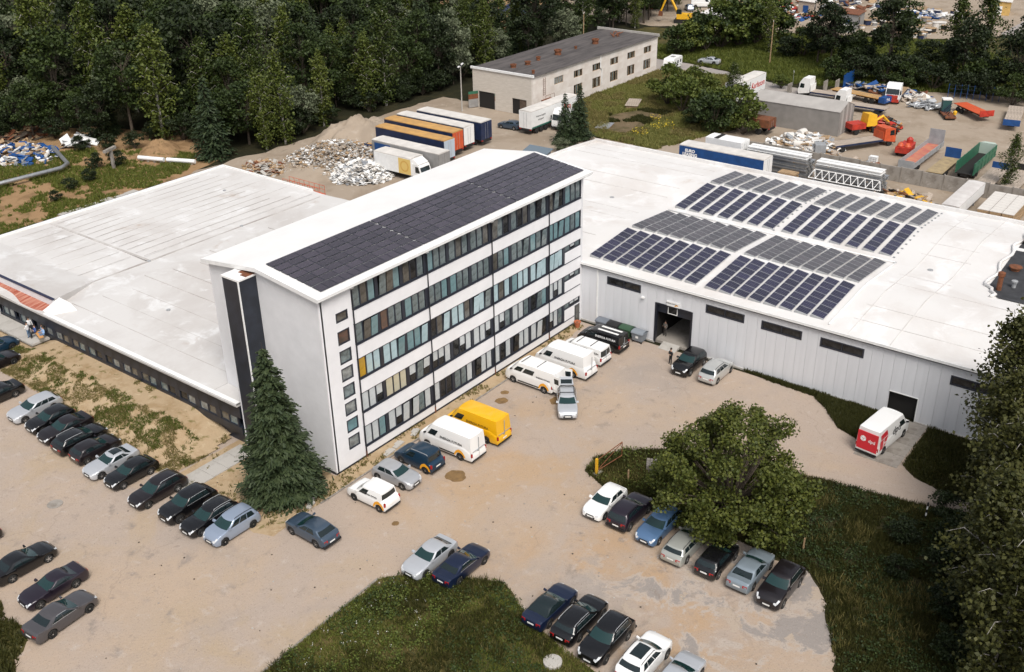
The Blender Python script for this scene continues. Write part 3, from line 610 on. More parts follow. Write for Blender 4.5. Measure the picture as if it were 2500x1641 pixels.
# ballast pipe round the solar fields
mb = MB(); pts = [(x-L, -26.6+20, whz(x)+.09) for x in np.linspace(36.7, 54.0, 12)]; mb.tube(pts, .10, 8); mb.tube([(54.0-L, -26.6+20, whz(54)+.09), (54.2-L, -10+20, whz(54.2)+.09), (54.3-L, .2+20, whz(54.3)+.09)], .07, 8); mb.obj('ballast_tube', M['white_metal'], WH, smooth=True)
# solar strips: panels tilted a little towards the south on steel frames
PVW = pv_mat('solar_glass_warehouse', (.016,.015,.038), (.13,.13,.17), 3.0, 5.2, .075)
PVG = pv_mat('solar_glass_grazing_sheen', (.050,.042,.046), (.15,.14,.145), 3.0, 5.2, .075)  # same panels seen at a grazing angle: grey sheen put into the colour
FIELDS = [('near left', -.75, 1.61, 8, 37.3, 46.0, 7, 7, 'near solar field beside the office wall, two slopes of eight tilted strips'), ('near right', -14.3, 1.56, 8, 37.2, 46.0, 7, 7, 'near solar field at the right, above the three slot windows of the warehouse'),
          ('far left', -.75, 1.84, 7, 55.3, 64.3, 7, 6, 'far solar field beyond the bare membrane, left half of seven strips'), ('far right', -14.1, 1.82, 7, 55.3, 64.3, 7, 6, 'far solar field at the right, closest to the timber yard')]
for (nm, ys0, py, n_, xa, xb, k1, k2, lab) in FIELDS:
    A = empty('solar_array', (xa+8, ys0-n_*py/2, whz(xa+8)), label='warehouse roof: '+lab, cat='solar array', group='warehouse solar fields'); o_ = Vector(A.location)
    ridge = 45.2 if xa < 50 else 63.5
    for i in range(n_):
        yc = ys0-.0-i*py
        for side, k_ in ((0, k1), (1, k2)):
            x0_ = xa if side == 0 else ridge+.45; x1_ = ridge-.45 if side == 0 else ridge+.45+k_*1.1
            pw = (x1_-x0_)/k_
            sl_ = -math.atan2(whz(x1_)-whz(x0_), x1_-x0_)
            for q in range(k_):
                xc = x0_+(q+.5)*pw; z = whz(xc)+.20
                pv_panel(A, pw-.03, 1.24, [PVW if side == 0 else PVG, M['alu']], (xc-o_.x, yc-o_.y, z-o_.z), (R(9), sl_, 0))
            for xe in (x0_+.05, x1_-.05):
                b_ = Vector((xe-o_.x, yc-o_.y, whz(xe)-o_.z)); mb = MB()
                mb.hexa([b_+Vector(p) for p in ((-.03,-.62,.0),(.03,-.62,0),(.03,.62,0),(-.03,.62,0),(-.03,-.62,.10),(.03,-.62,.10),(.03,.62,.29),(-.03,.62,.29))]); mb.obj('end_plate', M['steel'], A)

# ------------------------------------------------------------------ low building
LB = empty('low_building', (-1.73, 38, 0), label='low wide building with seamed white flat roof and navy front at left', cat='building')
XF, XB, YA, YB = -1.73, 39.6, 9.6, 63.6
def lbz(x, y):   # roof falls to a valley along x at y=43 and along y at x=12.8
    return 4.42 - .16*math.exp(-((y-43)/3.)**2) + .05*math.sin(x*.35)*.4 - .08*math.exp(-((x-12.8)/2.)**2)*(1 if y > 43 else 0)
def lbbox(name, m, x0, x1, y0, y1, z0, z1): return box(name, m, LB, x0-XF, x1-XF, y0-38, y1-38, z0, z1)
mb = MB(); xs = list(np.linspace(XF-.25, XB+.2, 34)); ysA = list(np.linspace(Wd+.02, YB+.2, 46))
Gd = [[(x-XF, y-38, lbz(x, y)) for y in ysA] for x in xs]; mb.grid(Gd)
mb.grid([Gd[0], [(p[0],p[1],4.1) for p in Gd[0]]]); mb.grid([[r_[-1] for r_ in Gd], [(r_[-1][0],r_[-1][1],4.1) for r_ in Gd]]); mb.grid([Gd[-1], [(p[0],p[1],4.1) for p in Gd[-1]]])
mb.obj('roof', M['roof_low'], LB, smooth=30)
lbbox('roof_corner', M['roof_low'], XF-.25, -.01, YA, Wd+.02, 4.1, 4.40)
lbbox('front_edge', M['white_metal'], XF-.30, XF+.15, YA, 39.6, 4.30, 4.50); lbbox('side_edge', M['white_metal'], XF-.2, XB+.2, YB-.1, YB+.22, 4.1, 4.62); lbbox('side_drip', M['navy_edge'], XF-.2, XB+.2, YB+.225, YB+.27, 4.0, 4.64)
lbbox('rear_edge', M['white_metal'], XB-.05, XB+.25, 45.3, YB-.11, 4.1, 4.6)
lbbox('body', M['navy_clad'], XF+.42, XB-.1, Wd+.05, YB-.05, -.1, 4.1); lbbox('body_end', M['navy_clad'], XF+.42, -.02, YA+.05, Wd+.04, -.1, 4.1)
y = YA
while y < YB-.1:   # fascia sheets
    e = min(y+1.45, YB); lbbox('fascia_panel', M['navy_clad'], XF, XF+.4, y+.006, e-.006, 2.84, 4.1-.001*int(y)); y = e
lbbox('sill_course', M['navy_clad'], XF-.02, XF+.41, YA, YB, 1.2, 1.9)
y = 10.1; wi = 0
while y < 40.5:
    wd = empty('window'); wd.parent = LB; wd.location = (0, y+1.2-38, 1.9)
    f = MB(); f.box(.02,.16,-1.25,1.25,0,.06); f.box(.02,.16,-1.25,1.25,.86,.935); f.box(.0,.18,-1.28,-1.12,.06,.86); f.box(.0,.18,1.12,1.28,.06,.86); f.box(.02,.16,-.07,.07,.06,.86); f.obj('frame', M['frame'], wd)
    for s_ in (0, 1):
        g_ = MB(); g_.box(.1,.13, .07 if s_ else -1.12, 1.12 if s_ else -.07, .06, .86); g_.obj('pane', PANES[['grey','brown','pale','dark'][(wi+s_) % 4]], wd)
    mb = MB(); mb.box(0, .39, 1.28, 1.62, .0, .935); mb.obj('pier', M['navy_clad'], wd)
    y += 2.9; wi += 1
for k in range(2):
    wd = empty('window'); wd.parent = LB; wd.location = (0, 44.2+k*3.4-38, 1.75)
    f = MB(); f.box(.02,.16,-1.2,1.2,0,.07); f.box(.02,.16,-1.2,1.2,1.02,1.085); f.box(.0,.18,-1.25,-1.1,.07,1.02); f.box(.0,.18,1.1,1.25,.07,1.02); f.box(.02,.16,-.06,.06,.07,1.02); f.obj('frame', M['frame'], wd)
    for s_ in (0, 1): g_ = MB(); g_.box(.1,.13,.06 if s_ else -1.1,1.1 if s_ else -.06,.07,1.02); g_.obj('pane', PANES['grey' if s_ else 'pale'], wd)
dr = empty('entrance_door'); dr.parent = LB; dr.location = (-.05, 50.2-38, 1.62)
f = MB(); f.box(-.06,.1,-.62,-.52,0,2.05); f.box(-.06,.1,.52,.62,0,2.05); f.box(-.06,.1,-.52,.52,1.95,2.05); f.box(-.06,.1,-.52,.52,0,.1); f.obj('frame', M['white_metal'], dr); g_ = MB(); g_.box(0,.03,-.52,.52,.1,1.95); g_.obj('pane', PANES['dark'], dr)
# raised part of the roof above the entrance: grey upstand, navy edge, red sloping sheet
mb = MB(); xa, xb = -.28, 6.; mb.hexa([(xa-XF,40.2-38,4.2),(xb-XF,43-38,4.2),(xb-XF,62.9-38,4.2),(xa-XF,62.9-38,4.2),(xa-XF,40.2-38,5.25),(xb-XF,43-38,4.36),(xb-XF,62.9-38,4.40),(xa-XF,62.9-38,5.25)]); mb.obj('raised_roof', M['roof_low'], LB)
lbbox('upstand', M['gable'], -.44, -.30, 40.2, 62.9, 4.2, 5.18); lbbox('upstand_edge', M['navy_edge'], -.52, -.22, 40.15, 62.95, 5.26, 5.36)
mb = MB(); mb.hexa([(-1.75-XF,40.0-38,4.1),(-.45-XF,40.3-38,4.1),(-.45-XF,62.9-38,4.1),(-1.75-XF,62.9-38,4.1),(-1.75-XF,40.0-38,4.28),(-.45-XF,40.3-38,4.5),(-.45-XF,62.9-38,4.5),(-1.75-XF,62.9-38,4.28)]); mb.obj('red_lean_to', mat('faded_red_sheet', (.30,.06,.03), .7, c2=(.50,.24,.17), scale=1.4, stretch=(.3,2.2,1)), LB)
for k in range(28): lbbox('red_rib', M['redorange'], -1.6, .1, 40.9+k*.78, 40.96+k*.78, 4.60, 4.66) if False else None
mb = MB(); mb.hexa([(-1.8-XF,38.9-38,4.3),(.6-XF,37.6-38,4.3),(1.2-XF,41.2-38,4.3),(-1.8-XF,39.95-38,4.3),(-1.8-XF,38.95-38,4.62),(.3-XF,38.2-38,5.2),(.3-XF,40.15-38,5.3),(-1.8-XF,39.95-38,4.66)]); mb.obj('roof_curb', M['roof_office'], LB)
# seams of the membrane
for k in range(12):
    yy = 44.4+k*1.62
    for (xa, xb) in ((13.2, 38.8),): lbb = MB(); lbb.box(xa-XF, xb-XF-(k % 3)*2.2, yy-38-.022, yy-38+.022, 4.425, 4.452); lbb.obj('roof_seam', M['seam'], LB)
for k in range(8):
    yy = 45.5+k*2.3; lbb = MB(); lbb.box(3.5-XF+(k % 4), 12.2-XF, yy-38-.016, yy-38+.016, 4.42, 4.446); lbb.obj('roof_seam', M['seam'], LB)
for k in range(11):
    xx = 1.2+k*2.9; lbb = MB(); lbb.box(xx-XF-.018, xx-XF+.018, 13.5-38, 39.6-38-(k % 3), 4.40, 4.448); lbb.obj('roof_seam', M['seam'], LB)
for (x0, x1, y0, y1) in ((1.5, 38.9, 42.86, 43.14), (12.65, 12.95, 43.2, 63.2)): lbb = MB(); lbb.box(x0-XF, x1-XF, y0-38, y1-38, 4.22 if y1-y0 < 1 else 4.3, 4.29 if y1-y0 < 1 else 4.37); lbb.obj('roof_valley', M['seam'], LB)
# terrace in front of the entrance
TER = empty('terrace'); tag(TER, kind='structure')
for k in range(5): o = box('slab', M['concrete'], TER, -1.0, .99, -1.2, 1.19, -.1, .1); o.location = (-2.78, 41.1+k*2.42, 1.52)

# rubber feet along the ends of the far solar strips, roof drains
for (x0, x1, y) in ((55.2, 71.0, -12.6), (55.2, 70.6, -26.0)):
    for k in range(14):
        x = lerp2 = x0+(x1-x0)*k/13; whbox('rubber_foot', M['grey_metal'], x-.08, x+.08, y-.1, y+.1, whz(x)+.01, whz(x)+.13)
for (x, y) in ((54.3, 8), (54.3, -30), (40, 14), (54.3, 16)):
    mb = MB(); mb.lathe([(.28,0),(.28,.07),(.1,.12)], 12, c=(x-L, y+20, whz(x))); mb.obj('roof_drain', M['grey_metal'], WH)
for (x, y) in ((12.8, 43), (26, 43), (6, 30), (24, 24), (33, 55)):
    mb = MB(); mb.lathe([(.22,0),(.22,.08),(.1,.14)], 12, c=(x-XF, y-38, lbz(x, y))); mb.obj('roof_drain', M['grey_metal'], LB)
# ------------------------------------------------------------------ wheels
def make_wheel_meshes(r, w_, key):
    ty = MB(); ty.lathe([(r*.66,-w_/2),(r*.93,-w_/2),(r,-w_*.32),(r,w_*.32),(r*.93,w_/2),(r*.66,w_/2)], 20, axis='y')
    rm = MB(); rm.lathe([(r*.70,-w_*.46),(r*.70,w_*.40),(r*.67,w_*.51),(r*.60,w_*.44),(.01,w_*.36)], 18, axis='y')
    sp = MB()
    for k in range(5):
        a = 2*math.pi*k/5; M3 = Matrix.Rotation(a, 3, 'Y'); sp.box(-.045, .045, w_*.40, w_*.5, -.0, r*.64, M=M3)
    sp.lathe([(.055, w_*.40), (.055, w_*.52), (.01, w_*.53)], 10, axis='y')
    return ty.mesh('tyre', M['tyre'], 40), rm.mesh('rim', M['rim_d'], 40), sp.mesh('spokes', M['rim'])
_wm = {}
def wheel(parent, x, y, r, w_=.215, steel=False):
    k = (round(r, 3), w_)
    if k not in _wm: _wm[k] = make_wheel_meshes(r, w_, k)
    e = link('wheel', _wm[k][0], parent, (x, y, r)); 
    if y < 0: e.rotation_euler = (0, 0, math.pi)
    link('rim', _wm[k][1], e)
    if not steel: link('spokes', _wm[k][2], e)
    return e
def lerp(a, b, t): return a+(b-a)*t
def interp(P, x):
    if x <= P[0][0]: return P[0][1]
    for (a, za), (b, zb) in zip(P, P[1:]):
        if x <= b: return za+(zb-za)*(x-a)/(b-a)
    return P[-1][1]
_paint = {}
def paint(name, c, metal=.35, rough=.32):
    if name not in _paint: _paint[name] = mat('paint_'+name, c, rough, metal=metal, spec=.5, coat=.6)
    return _paint[name]
KIND = {  # L W H wheelbase front-overhang wheel-radius nose hood cowl-height cowl-x ws-top roof-end rear-base belt-rear deck tail
 'sedan': dict(L=4.72,W=1.83,H=1.45,wb=2.80,fo=.88,r=.335,zn=.72,zh=.86,zc=1.0,xc=.98,xwt=.14,xrt=-1.15,xb=-1.92,zb=1.06,zd=1.07,zt=.93,side=(.06,.43,.46,.80),gw=.74),
 'coupe': dict(L=4.62,W=1.80,H=1.39,wb=2.76,fo=.83,r=.34,zn=.70,zh=.83,zc=.97,xc=.84,xwt=.0,xrt=-1.12,xb=-1.92,zb=1.03,zd=1.05,zt=.92,side=(.08,.60,.63,.86),gw=.72),
 'wagon': dict(L=4.70,W=1.82,H=1.46,wb=2.80,fo=.88,r=.335,zn=.72,zh=.86,zc=1.0,xc=1.0,xwt=.18,xrt=-1.85,xb=-2.20,zb=1.07,zd=1.02,zt=.85,side=(.05,.33,.355,.62,.645,.90),gw=.74),
 'hatch': dict(L=4.22,W=1.78,H=1.47,wb=2.60,fo=.86,r=.325,zn=.73,zh=.87,zc=1.02,xc=1.0,xwt=.24,xrt=-1.50,xb=-1.88,zb=1.09,zd=1.02,zt=.86,side=(.06,.43,.46,.82),gw=.74),
 'mpv': dict(L=4.42,W=1.80,H=1.66,wb=2.70,fo=.84,r=.32,zn=.74,zh=.92,zc=1.12,xc=1.14,xwt=.36,xrt=-1.75,xb=-2.05,zb=1.10,zd=1.05,zt=.85,side=(.05,.33,.355,.62,.645,.90),gw=.76),
 'suv': dict(L=4.55,W=1.88,H=1.70,wb=2.68,fo=.90,r=.365,zn=.86,zh=1.03,zc=1.16,xc=.98,xwt=.24,xrt=-1.70,xb=-2.02,zb=1.17,zd=1.10,zt=.92,side=(.05,.36,.385,.68,.70,.90),gw=.76),
 'xover': dict(L=4.45,W=1.84,H=1.52,wb=2.68,fo=.86,r=.35,zn=.80,zh=.95,zc=1.08,xc=.96,xwt=.18,xrt=-1.40,xb=-1.98,zb=1.10,zd=1.05,zt=.88,side=(.06,.38,.41,.76),gw=.74),
 'svan': dict(L=4.25,W=1.83,H=1.83,wb=2.70,fo=.86,r=.325,zn=.80,zh=.98,zc=1.14,xc=1.22,xwt=.50,xrt=-1.66,xb=-1.72,zb=1.10,zd=1.06,zt=.95,side=(.06,.36),gw=.84,van=1),
 'mvan': dict(L=5.15,W=1.94,H=1.95,wb=3.20,fo=.93,r=.34,zn=.92,zh=1.10,zc=1.28,xc=1.80,xwt=1.02,xrt=-2.50,xb=-2.58,zb=1.20,zd=1.1,zt=.95,side=(.05,.26),gw=.86,van=1),
 'lvan': dict(L=5.95,W=2.02,H=2.60,wb=3.64,fo=1.0,r=.35,zn=.98,zh=1.20,zc=1.46,xc=2.26,xwt=1.36,xrt=-2.98,xb=-3.08,zb=1.42,zd=1.2,zt=1.0,side=(.05,.22),gw=.90,van=1)}
_cm = {}
def car_meshes(kind, opts):
    key = (kind, tuple(sorted(opts.items())))
    if key in _cm: return _cm[key]
    K = dict(KIND[kind]); K.update({k: v for k, v in opts.items() if k in K}); S = {}
    Lc, W_, Hc, wb, fo, r = K['L'], K['W'], K['H'], K['wb'], K['fo'], K['r']; van = K.get('van')
    xf = wb/2+fo; xr = xf-Lc; hw = W_/2
    top = [(xr,K['zt']-.12),(xr+.06,K['zt']),(xr+.22,K['zd']),(K['xb'],K['zb']),(K['xc'],K['zc']),(lerp(K['xc'],xf,.5),lerp(K['zc'],K['zh'],.42)+.012),(xf-.28,K['zh']-.01),(xf-.10,K['zn']+.02),(xf,K['zn']-.15)]
    ra = r+.075; xs = sorted(set([round(x, 3) for x in [xr,xr+.06,xr+.22,K['xb'],K['xc'],xf-.28,xf-.10,xf,lerp(K['xc'],xf,.5)] + [c+d for c in (wb/2,-wb/2) for d in (-ra-.03,-ra,-ra*.85,-ra*.55,0,ra*.55,ra*.85,ra,ra+.03)] + [-.3,.3] if xr <= x <= xf]))
    def sil(x):
        z = .24 if not van else .30
        for c in (wb/2, -wb/2):
            if abs(x-c) < ra: z = max(z, r+math.sqrt(max(0, ra*ra-(x-c)**2)))
        return z
    def wid(x):
        a = max(0, (x-(xf-.75))/.75); b = max(0, ((xr+.55)-x)/.55)
        return hw*(1-(.15 if not van else .09)*a**2.2-(.13 if not van else .05)*max(0, a-.82)/.18-(.10 if not van else .03)*b**2.2-(.07 if not van else .02)*max(0, b-.8)/.2)
    rings = []
    for x in xs:
        z1 = interp(top, x); z0 = sil(x); w_ = wid(x); e = 0
        if x >= xf-.001 or x <= xr+.001: z0 = .36; 
        elif x >= xf-.101 or x <= xr+.061: z0 = max(z0, .27)
        cr = .045 if x > K['xc'] else .02; t = z1-z0; s5 = (.955, .90, .80) if not van else (.985, .965, .93)
        half = [(0,.22),(.60*w_,.22),(.955*w_,z0),(.99*w_,z0+.14*t),(w_,z0+.42*t),(.985*w_ if not van else w_,z0+.72*t),(s5[0]*w_,z1-.045),(s5[1]*w_,z1-.012),(s5[2]*w_,z1),(.42*w_,z1+cr*.8),(0,z1+cr)]
        if x <= xr+.061 or x >= xf-.101: half[0] = (0, z0-.02); half[1] = (.6*w_, z0-.02)
        rings.append([(x, y, z) for y, z in half] + [(x, -y, z) for y, z in half[-2:0:-1]])
    nR = len(rings[0]); nh = 11
    b = MB(); b.grid(rings, closed=True)
    b.face(rings[0][::-1]); b.face(rings[-1])
    nseg = len(rings)-1
    for i in range(nseg):
        for k in range(nR):
            if k in (0, 1, nR-1, nR-2): b.m[i*nR+k] = 1
            if opts.get('clad') and k in (2, nR-3): b.m[i*nR+k] = 1
    S['body'] = b.mesh('body', [M['black'], M['black']], 38)
    def bpatch(x0, x1, j0, j1, off, s_=1):
        idx = [i for i, x in enumerate(xs) if x0-.002 <= x <= x1+.002]; G_ = []
        for i in idx:
            row = []
            for j in range(j0, j1+1):
                p = rings[i][j]; row.append((p[0]+(off if p[0] > 0 else -off)*.6, (p[1]+off)*s_ if s_ > 0 else -(p[1]+off), p[2]+off*.4))
            G_.append(row)
        return G_
    for s_ in (1, -1):
        m_ = MB(); m_.grid(bpatch(xf-.285, xf, 6, 8, .012, s_)); wv = wid(xf-.1)
        zc_ = K['zn']-.03; m_.hexa([(xf-.06, s_*wv*y, z) for y, z in ((.62,zc_-.10),(.93,zc_-.06),(.93,zc_+.03),(.62,zc_+.02))] + [(xf-d, s_*wv*y, z) for y, z, d in ((.62,zc_-.10,-.008),(.93,zc_-.06,.07),(.93,zc_+.03,.09),(.62,zc_+.02,.01))])
        S[('headlight', s_)] = m_.mesh('headlight', M['lamp_w'], recalc=True)
        m_ = MB(); zt = K['zt']; wv = wid(xr+.05); z0_, z1_ = (zt-.22, zt-.04) if not van else (.72, 1.06)
        ya, yb = (.55, .955) if not van else (.88, .985)
        m_.hexa([(xr+.10, s_*wv*y, z) for y, z in ((ya,z0_),(yb,z0_),(yb,z1_),(ya,z1_))] + [(xr-d, s_*wv*y, z) for y, z, d in ((ya,z0_,.014),(yb,z0_,-.02),(yb,z1_,-.03),(ya,z1_,.0 if not van else .014))])
        if van: m_.box(xr+.0, xr+.12, s_*wv*.93-.02, s_*wv*1.0+.02*0+.012*s_, z0_, z1_)
        S[('taillight', s_)] = m_.mesh('taillight', M['lamp_r'])
    m_ = MB(); zl = .42; m_.box(xf-.02, xf+.012, -.42, .42, zl-.06, zl+.10); m_.box(xf-.02, xf+.014, -.34, .34, zl+.14, zl+.22); S['grille'] = m_.mesh('grille', M['black'])
    m_ = MB(); m_.box(xf+.012, xf+.024, -.26, .26, zl+.02, zl+.13); S['plate_f'] = m_.mesh('number_plate', M['plate'])
    pz = (.52 if kind in ('suv','xover') else .62) if not van else .62; m_ = MB(); m_.box(xr-.016, xr+.02, -.26, .26, pz, pz+.11); S['plate_r'] = m_.mesh('number_plate', M['plate'])
    m_ = MB(); m_.box(xr-.05, xr+.16, -hw*.93, hw*.93, .30, .46 if not van else .42); S['bumper'] = m_.mesh('rear_bumper', M['black'])
    # ---------------- greenhouse
    sd = K['side']; hs = [0, .06, .5, .90, 1.0]; GR = []
    wg0, wg1 = (.93, K['gw']) if not van else (.985, K['gw'])
    def zroof(x):
        xm = (K['xwt']+K['xrt'])/2; q = (x-xm)/max(.1, (K['xwt']-K['xrt'])/2+.15); return Hc-.05-(.10 if not van else .035)*abs(q)**2.2
    fr_t = [0, .35, .70, .90]; n_front = len(fr_t)
    def outline(h):
        xF = lerp(K['xc']+.10, K['xwt'], h); xR = lerp(K['xb']-.02, K['xrt'], h); wg = hw*lerp(wg0, wg1, h)+.035*math.sin(math.pi*h)*(1 if not van else .6)
        bul = lerp(.26, .16, h); rb = lerp(.10, .10, h); pts = []
        for t in fr_t: pts.append((xF-bul*t*t, t*wg))
        xA = xF-bul-.05; xC = xR+.16 if not van else xR+.06
        pts.append((xA, wg*.985))
        for s_ in sd: pts.append((lerp(xA-.03, xC, s_), wg))
        pts.append((xC, wg*.985))
        for t in fr_t[::-1]: pts.append((xR+rb*t*t*.8, t*wg*.97))
        return pts
    nO = len(outline(0))
    for h in hs:
        row = []
        for (x, y) in outline(h):
            z0 = interp(top, x)-.03; z1 = zroof(x); hh = h
            row.append((x, y, lerp(z0, z1, hh)))
        GR.append(row+[(x, -y, z) for x, y, z in row[-2:0:-1]])
    n2 = len(GR[0]); gh = MB(); gh.grid(GR, closed=True)
    cx = (K['xwt']+K['xrt'])/2; topr = GR[-1]
    in1 = [(lerp(cx, x, .90), y*.86, zroof(lerp(cx,x,.9))+.028) for x, y, z in topr]; in2 = [(lerp(cx, x, .5), y*.45, Hc-.006) for x, y, z in topr]
    gh.grid([topr, in1, in2], closed=True); gh.face(in2)
    S['cabin'] = gh.mesh('cabin', M['black'], 32)
    def gpatch(k0, k1, h0, h1, off, s_=1):
        G_ = []
        for h in (h0, (h0+h1)/2, h1):
            oo = outline(h); row = []
            for k in range(k0, k1+1):
                x, y = oo[k]; xp, yp = oo[max(k-1, 0)]; xn, yn = oo[min(k+1, len(oo)-1)]
                if k == 0: yp = -oo[1][1]; xp = oo[1][0]
                if k == len(oo)-1: yn = -oo[-2][1]; xn = oo[-2][0]
                tx, ty = xn-xp, yn-yp; l_ = math.hypot(tx, ty) or 1; nx, ny = ty/l_, -tx/l_
                if nx*(x-cx)+ny*y < 0: nx, ny = -nx, -ny
                z0 = interp(top, x)-.03; row.append((x+nx*off, s_*(y+ny*off), lerp(z0, zroof(x), h)+off*.5))
            G_.append(row)
        return G_
    def window(k0, k1, h0, h1, both=False):
        m_ = MB(); g1 = gpatch(k0, k1, h0, h1, .010)
        if both:
            g2 = gpatch(k0, k1, h0, h1, .010, -1); m_.grid([r2[::-1][:-1]+r1 if k0 == 0 else r1[:-1]+r2[::-1] for r1, r2 in zip(g1, g2)])
        else: m_.grid(g1)
        return m_.mesh('window', opts.get('gm') and M[opts['gm']] or M['glass_car2' if both and k0 == 0 else 'glass_car'], True)
    hl, ht = (.10, .88) if not van else ({'svan': (.12,.80), 'mvan': (.10,.76), 'lvan': (.08,.60)}[kind])
    S['windscreen'] = window(0, n_front-1, .08 if not van else .02, .90 if not van else (.84 if kind != 'lvan' else .66), True)
    e0 = nO-n_front
    if not opts.get('noback'): S['rear_window'] = window(e0, nO-1, .14 if not van else .18, .84 if not van else .80, True)
    S['sides'] = []
    base = n_front+1
    for s_ in (1, -1):
        for q in range(0, len(sd), 2):
            m_ = MB(); m_.grid(gpatch(base+q, base+q+1, hl, ht, .010, s_)); S['sides'].append(m_.mesh('side_window', M['glass_car']))
    if opts.get('trim'):
        m_ = MB()
        for s_ in (1, -1): m_.grid(gpatch(base, base+len(sd)-1, .02, .09, .014, s_)); m_.grid(gpatch(base, base+len(sd)-1, .885, .93, .014, s_))
        S['trim'] = m_.mesh('window_trim', M['alu'])
    if opts.get('rails'):
        S['rails'] = []
        for s_ in (1, -1):
            m_ = MB(); x0, x1 = K['xwt']-.25, K['xrt']+.1; yy = s_*hw*(wg1-.03); pts = [(lerp(x0, x1, t), yy, zroof(lerp(x0, x1, t))+.045+(.05 if 0 < t < 1 else -.02)) for t in (0, .06, .5, .94, 1)]; m_.tube(pts, .022, 6); S['rails'].append(m_.mesh('roof_rail', M['alu'] if opts['rails'] == 1 else M['black']))
    if opts.get('sunroof'):
        m_ = MB(); x0, x1 = K['xwt']-.22, K['xwt']-(1.05 if opts['sunroof'] == 1 else 1.5); m_.grid([[(x, y, zroof(x)+.085-.055*(y/(hw*.7))**2) for y in (-hw*.46, -hw*.2, 0, hw*.2, hw*.46)] for x in (x0, (x0+x1)/2, x1)]); S['sunroof'] = m_.mesh('sunroof', M['glass_car'])
    mm = MB(); m_ = []
    oA = outline(.12)[base-1]
    for s_ in (1, -1):
        q = MB(); x, y = oA; z = interp(top, x)+.06; q.hexa([(x-.10,s_*(y-.02),z),(x+.10,s_*(y-.02),z),(x+.10,s_*(y+.20),z+.0),(x-.06,s_*(y+.20),z),(x-.10,s_*(y-.02),z+.08),(x+.06,s_*(y-.02),z+.08),(x+.05,s_*(y+.19),z+.14),(x-.06,s_*(y+.19),z+.14)]); m_.append(q.mesh('mirror', M['black']))
    S['mirrors'] = m_; S['dim'] = (xf, xr, hw, wb, r, K, wid, interp, top, zroof, outline)
    _cm[key] = S; return S
def make_car(name, kind, x, y, head, pnt, label, group=None, end=None, cat='car', **opts):
    """x is the bumper facing -X (end='min'), the +X bumper ('max') or the centre; head is the heading in degrees"""
    S = car_meshes(kind, opts); xf, xr, hw, wb, r, K = S['dim'][:6]; a = R(head)
    mid = (xf+xr)/2
    if end == 'min': cx = x+K['L']/2; cy = y; ox, oy = cx-mid*math.cos(a), cy-mid*math.sin(a)
    else: ox, oy = x-mid*math.cos(a), y-mid*math.sin(a)
    t = empty(name, (ox, oy, lot_z(ox, oy)+.004 if ox < 0 else .004), a, label, cat, group)
    if ox < -1 and oy > 12:
        dz = lot_z(ox, oy+hw)-lot_z(ox, oy-hw); t.rotation_euler = Matrix.Rotation(math.atan2(dz, 2*hw), 3, 'X').to_euler()
        t.rotation_euler = (Matrix.Rotation(math.atan2(dz, 2*hw), 3, 'X') @ Matrix.Rotation(a, 3, 'Z')).to_euler()
    bo = link('body', S['body'], t); bo.material_slots[0].link = 'OBJECT'; bo.material_slots[0].material = pnt
    link('cabin', S['cabin'], t, mat=opts.get('roofm') and M[opts['roofm']] or pnt)
    link('windscreen', S['windscreen'], t)
    if 'rear_window' in S: link('rear_window', S['rear_window'], t)
    for m_ in S['sides']: link('side_window', m_, t)
    for s_ in (1, -1): link('headlight', S[('headlight', s_)], t); link('taillight', S[('taillight', s_)], t)
    link('grille', S['grille'], t); link('number_plate', S['plate_f'], t); link('number_plate', S['plate_r'], t)
    link('rear_bumper', S['bumper'], t) if (kind in ('suv', 'xover', 'svan', 'mvan', 'lvan')) else None
    for m_ in S['mirrors']: link('mirror', m_, t, mat=pnt if kind not in ('lvan', 'mvan') else M['black'])
    for k in ('trim', 'sunroof'):
        if k in S: link({'trim': 'window_trim', 'sunroof': 'sunroof'}[k], S[k], t)
    for m_ in S.get('rails', []): link('roof_rail', m_, t)
    wt = .215 if r < .34 else .235
    for (wx, wy) in ((wb/2, hw-wt/2-.015), (wb/2, -hw+wt/2+.015), (-wb/2, hw-wt/2-.015), (-wb/2, -hw+wt/2+.015)): wheel(t, wx, wy, r, wt, steel=opts.get('steel', False))
    return t, S
_tx = {}
def text_mesh(s, size, m, ext=.004, bold=.0):
    k = (s, size, m.name, bold)
    if k not in _tx:
        cu = bpy.data.curves.new('lettering', 'FONT'); cu.body = s; cu.size = size; cu.extrude = ext; cu.align_x = 'CENTER'; cu.align_y = 'CENTER'; cu.offset = bold; cu.resolution_u = 3
        o = bpy.data.objects.new('lettering', cu); col.objects.link(o); dg = bpy.context.evaluated_depsgraph_get(); dg.update()
        me = bpy.data.meshes.new_from_object(o.evaluated_get(dg)); col.objects.unlink(o); bpy.data.objects.remove(o); me.materials.clear(); me.materials.append(m); me.name = 'lettering'; _tx[k] = me
    return _tx[k]
def lettering(parent, s, size, m, loc, face, lean=0, bold=.0):
    """face: 'L' +y side, 'R' -y side, 'B' rear (-x), 'F' front (+x)"""
    o = link('lettering', text_mesh(s, size, m, bold=bold), parent, loc)
    rz = {'L': math.pi, 'R': 0, 'B': -math.pi/2, 'F': math.pi/2}[face]
    o.rotation_euler = (Matrix.Rotation(rz, 3, 'Z') @ Matrix.Rotation(R(90-lean), 3, 'X')).to_euler(); return o
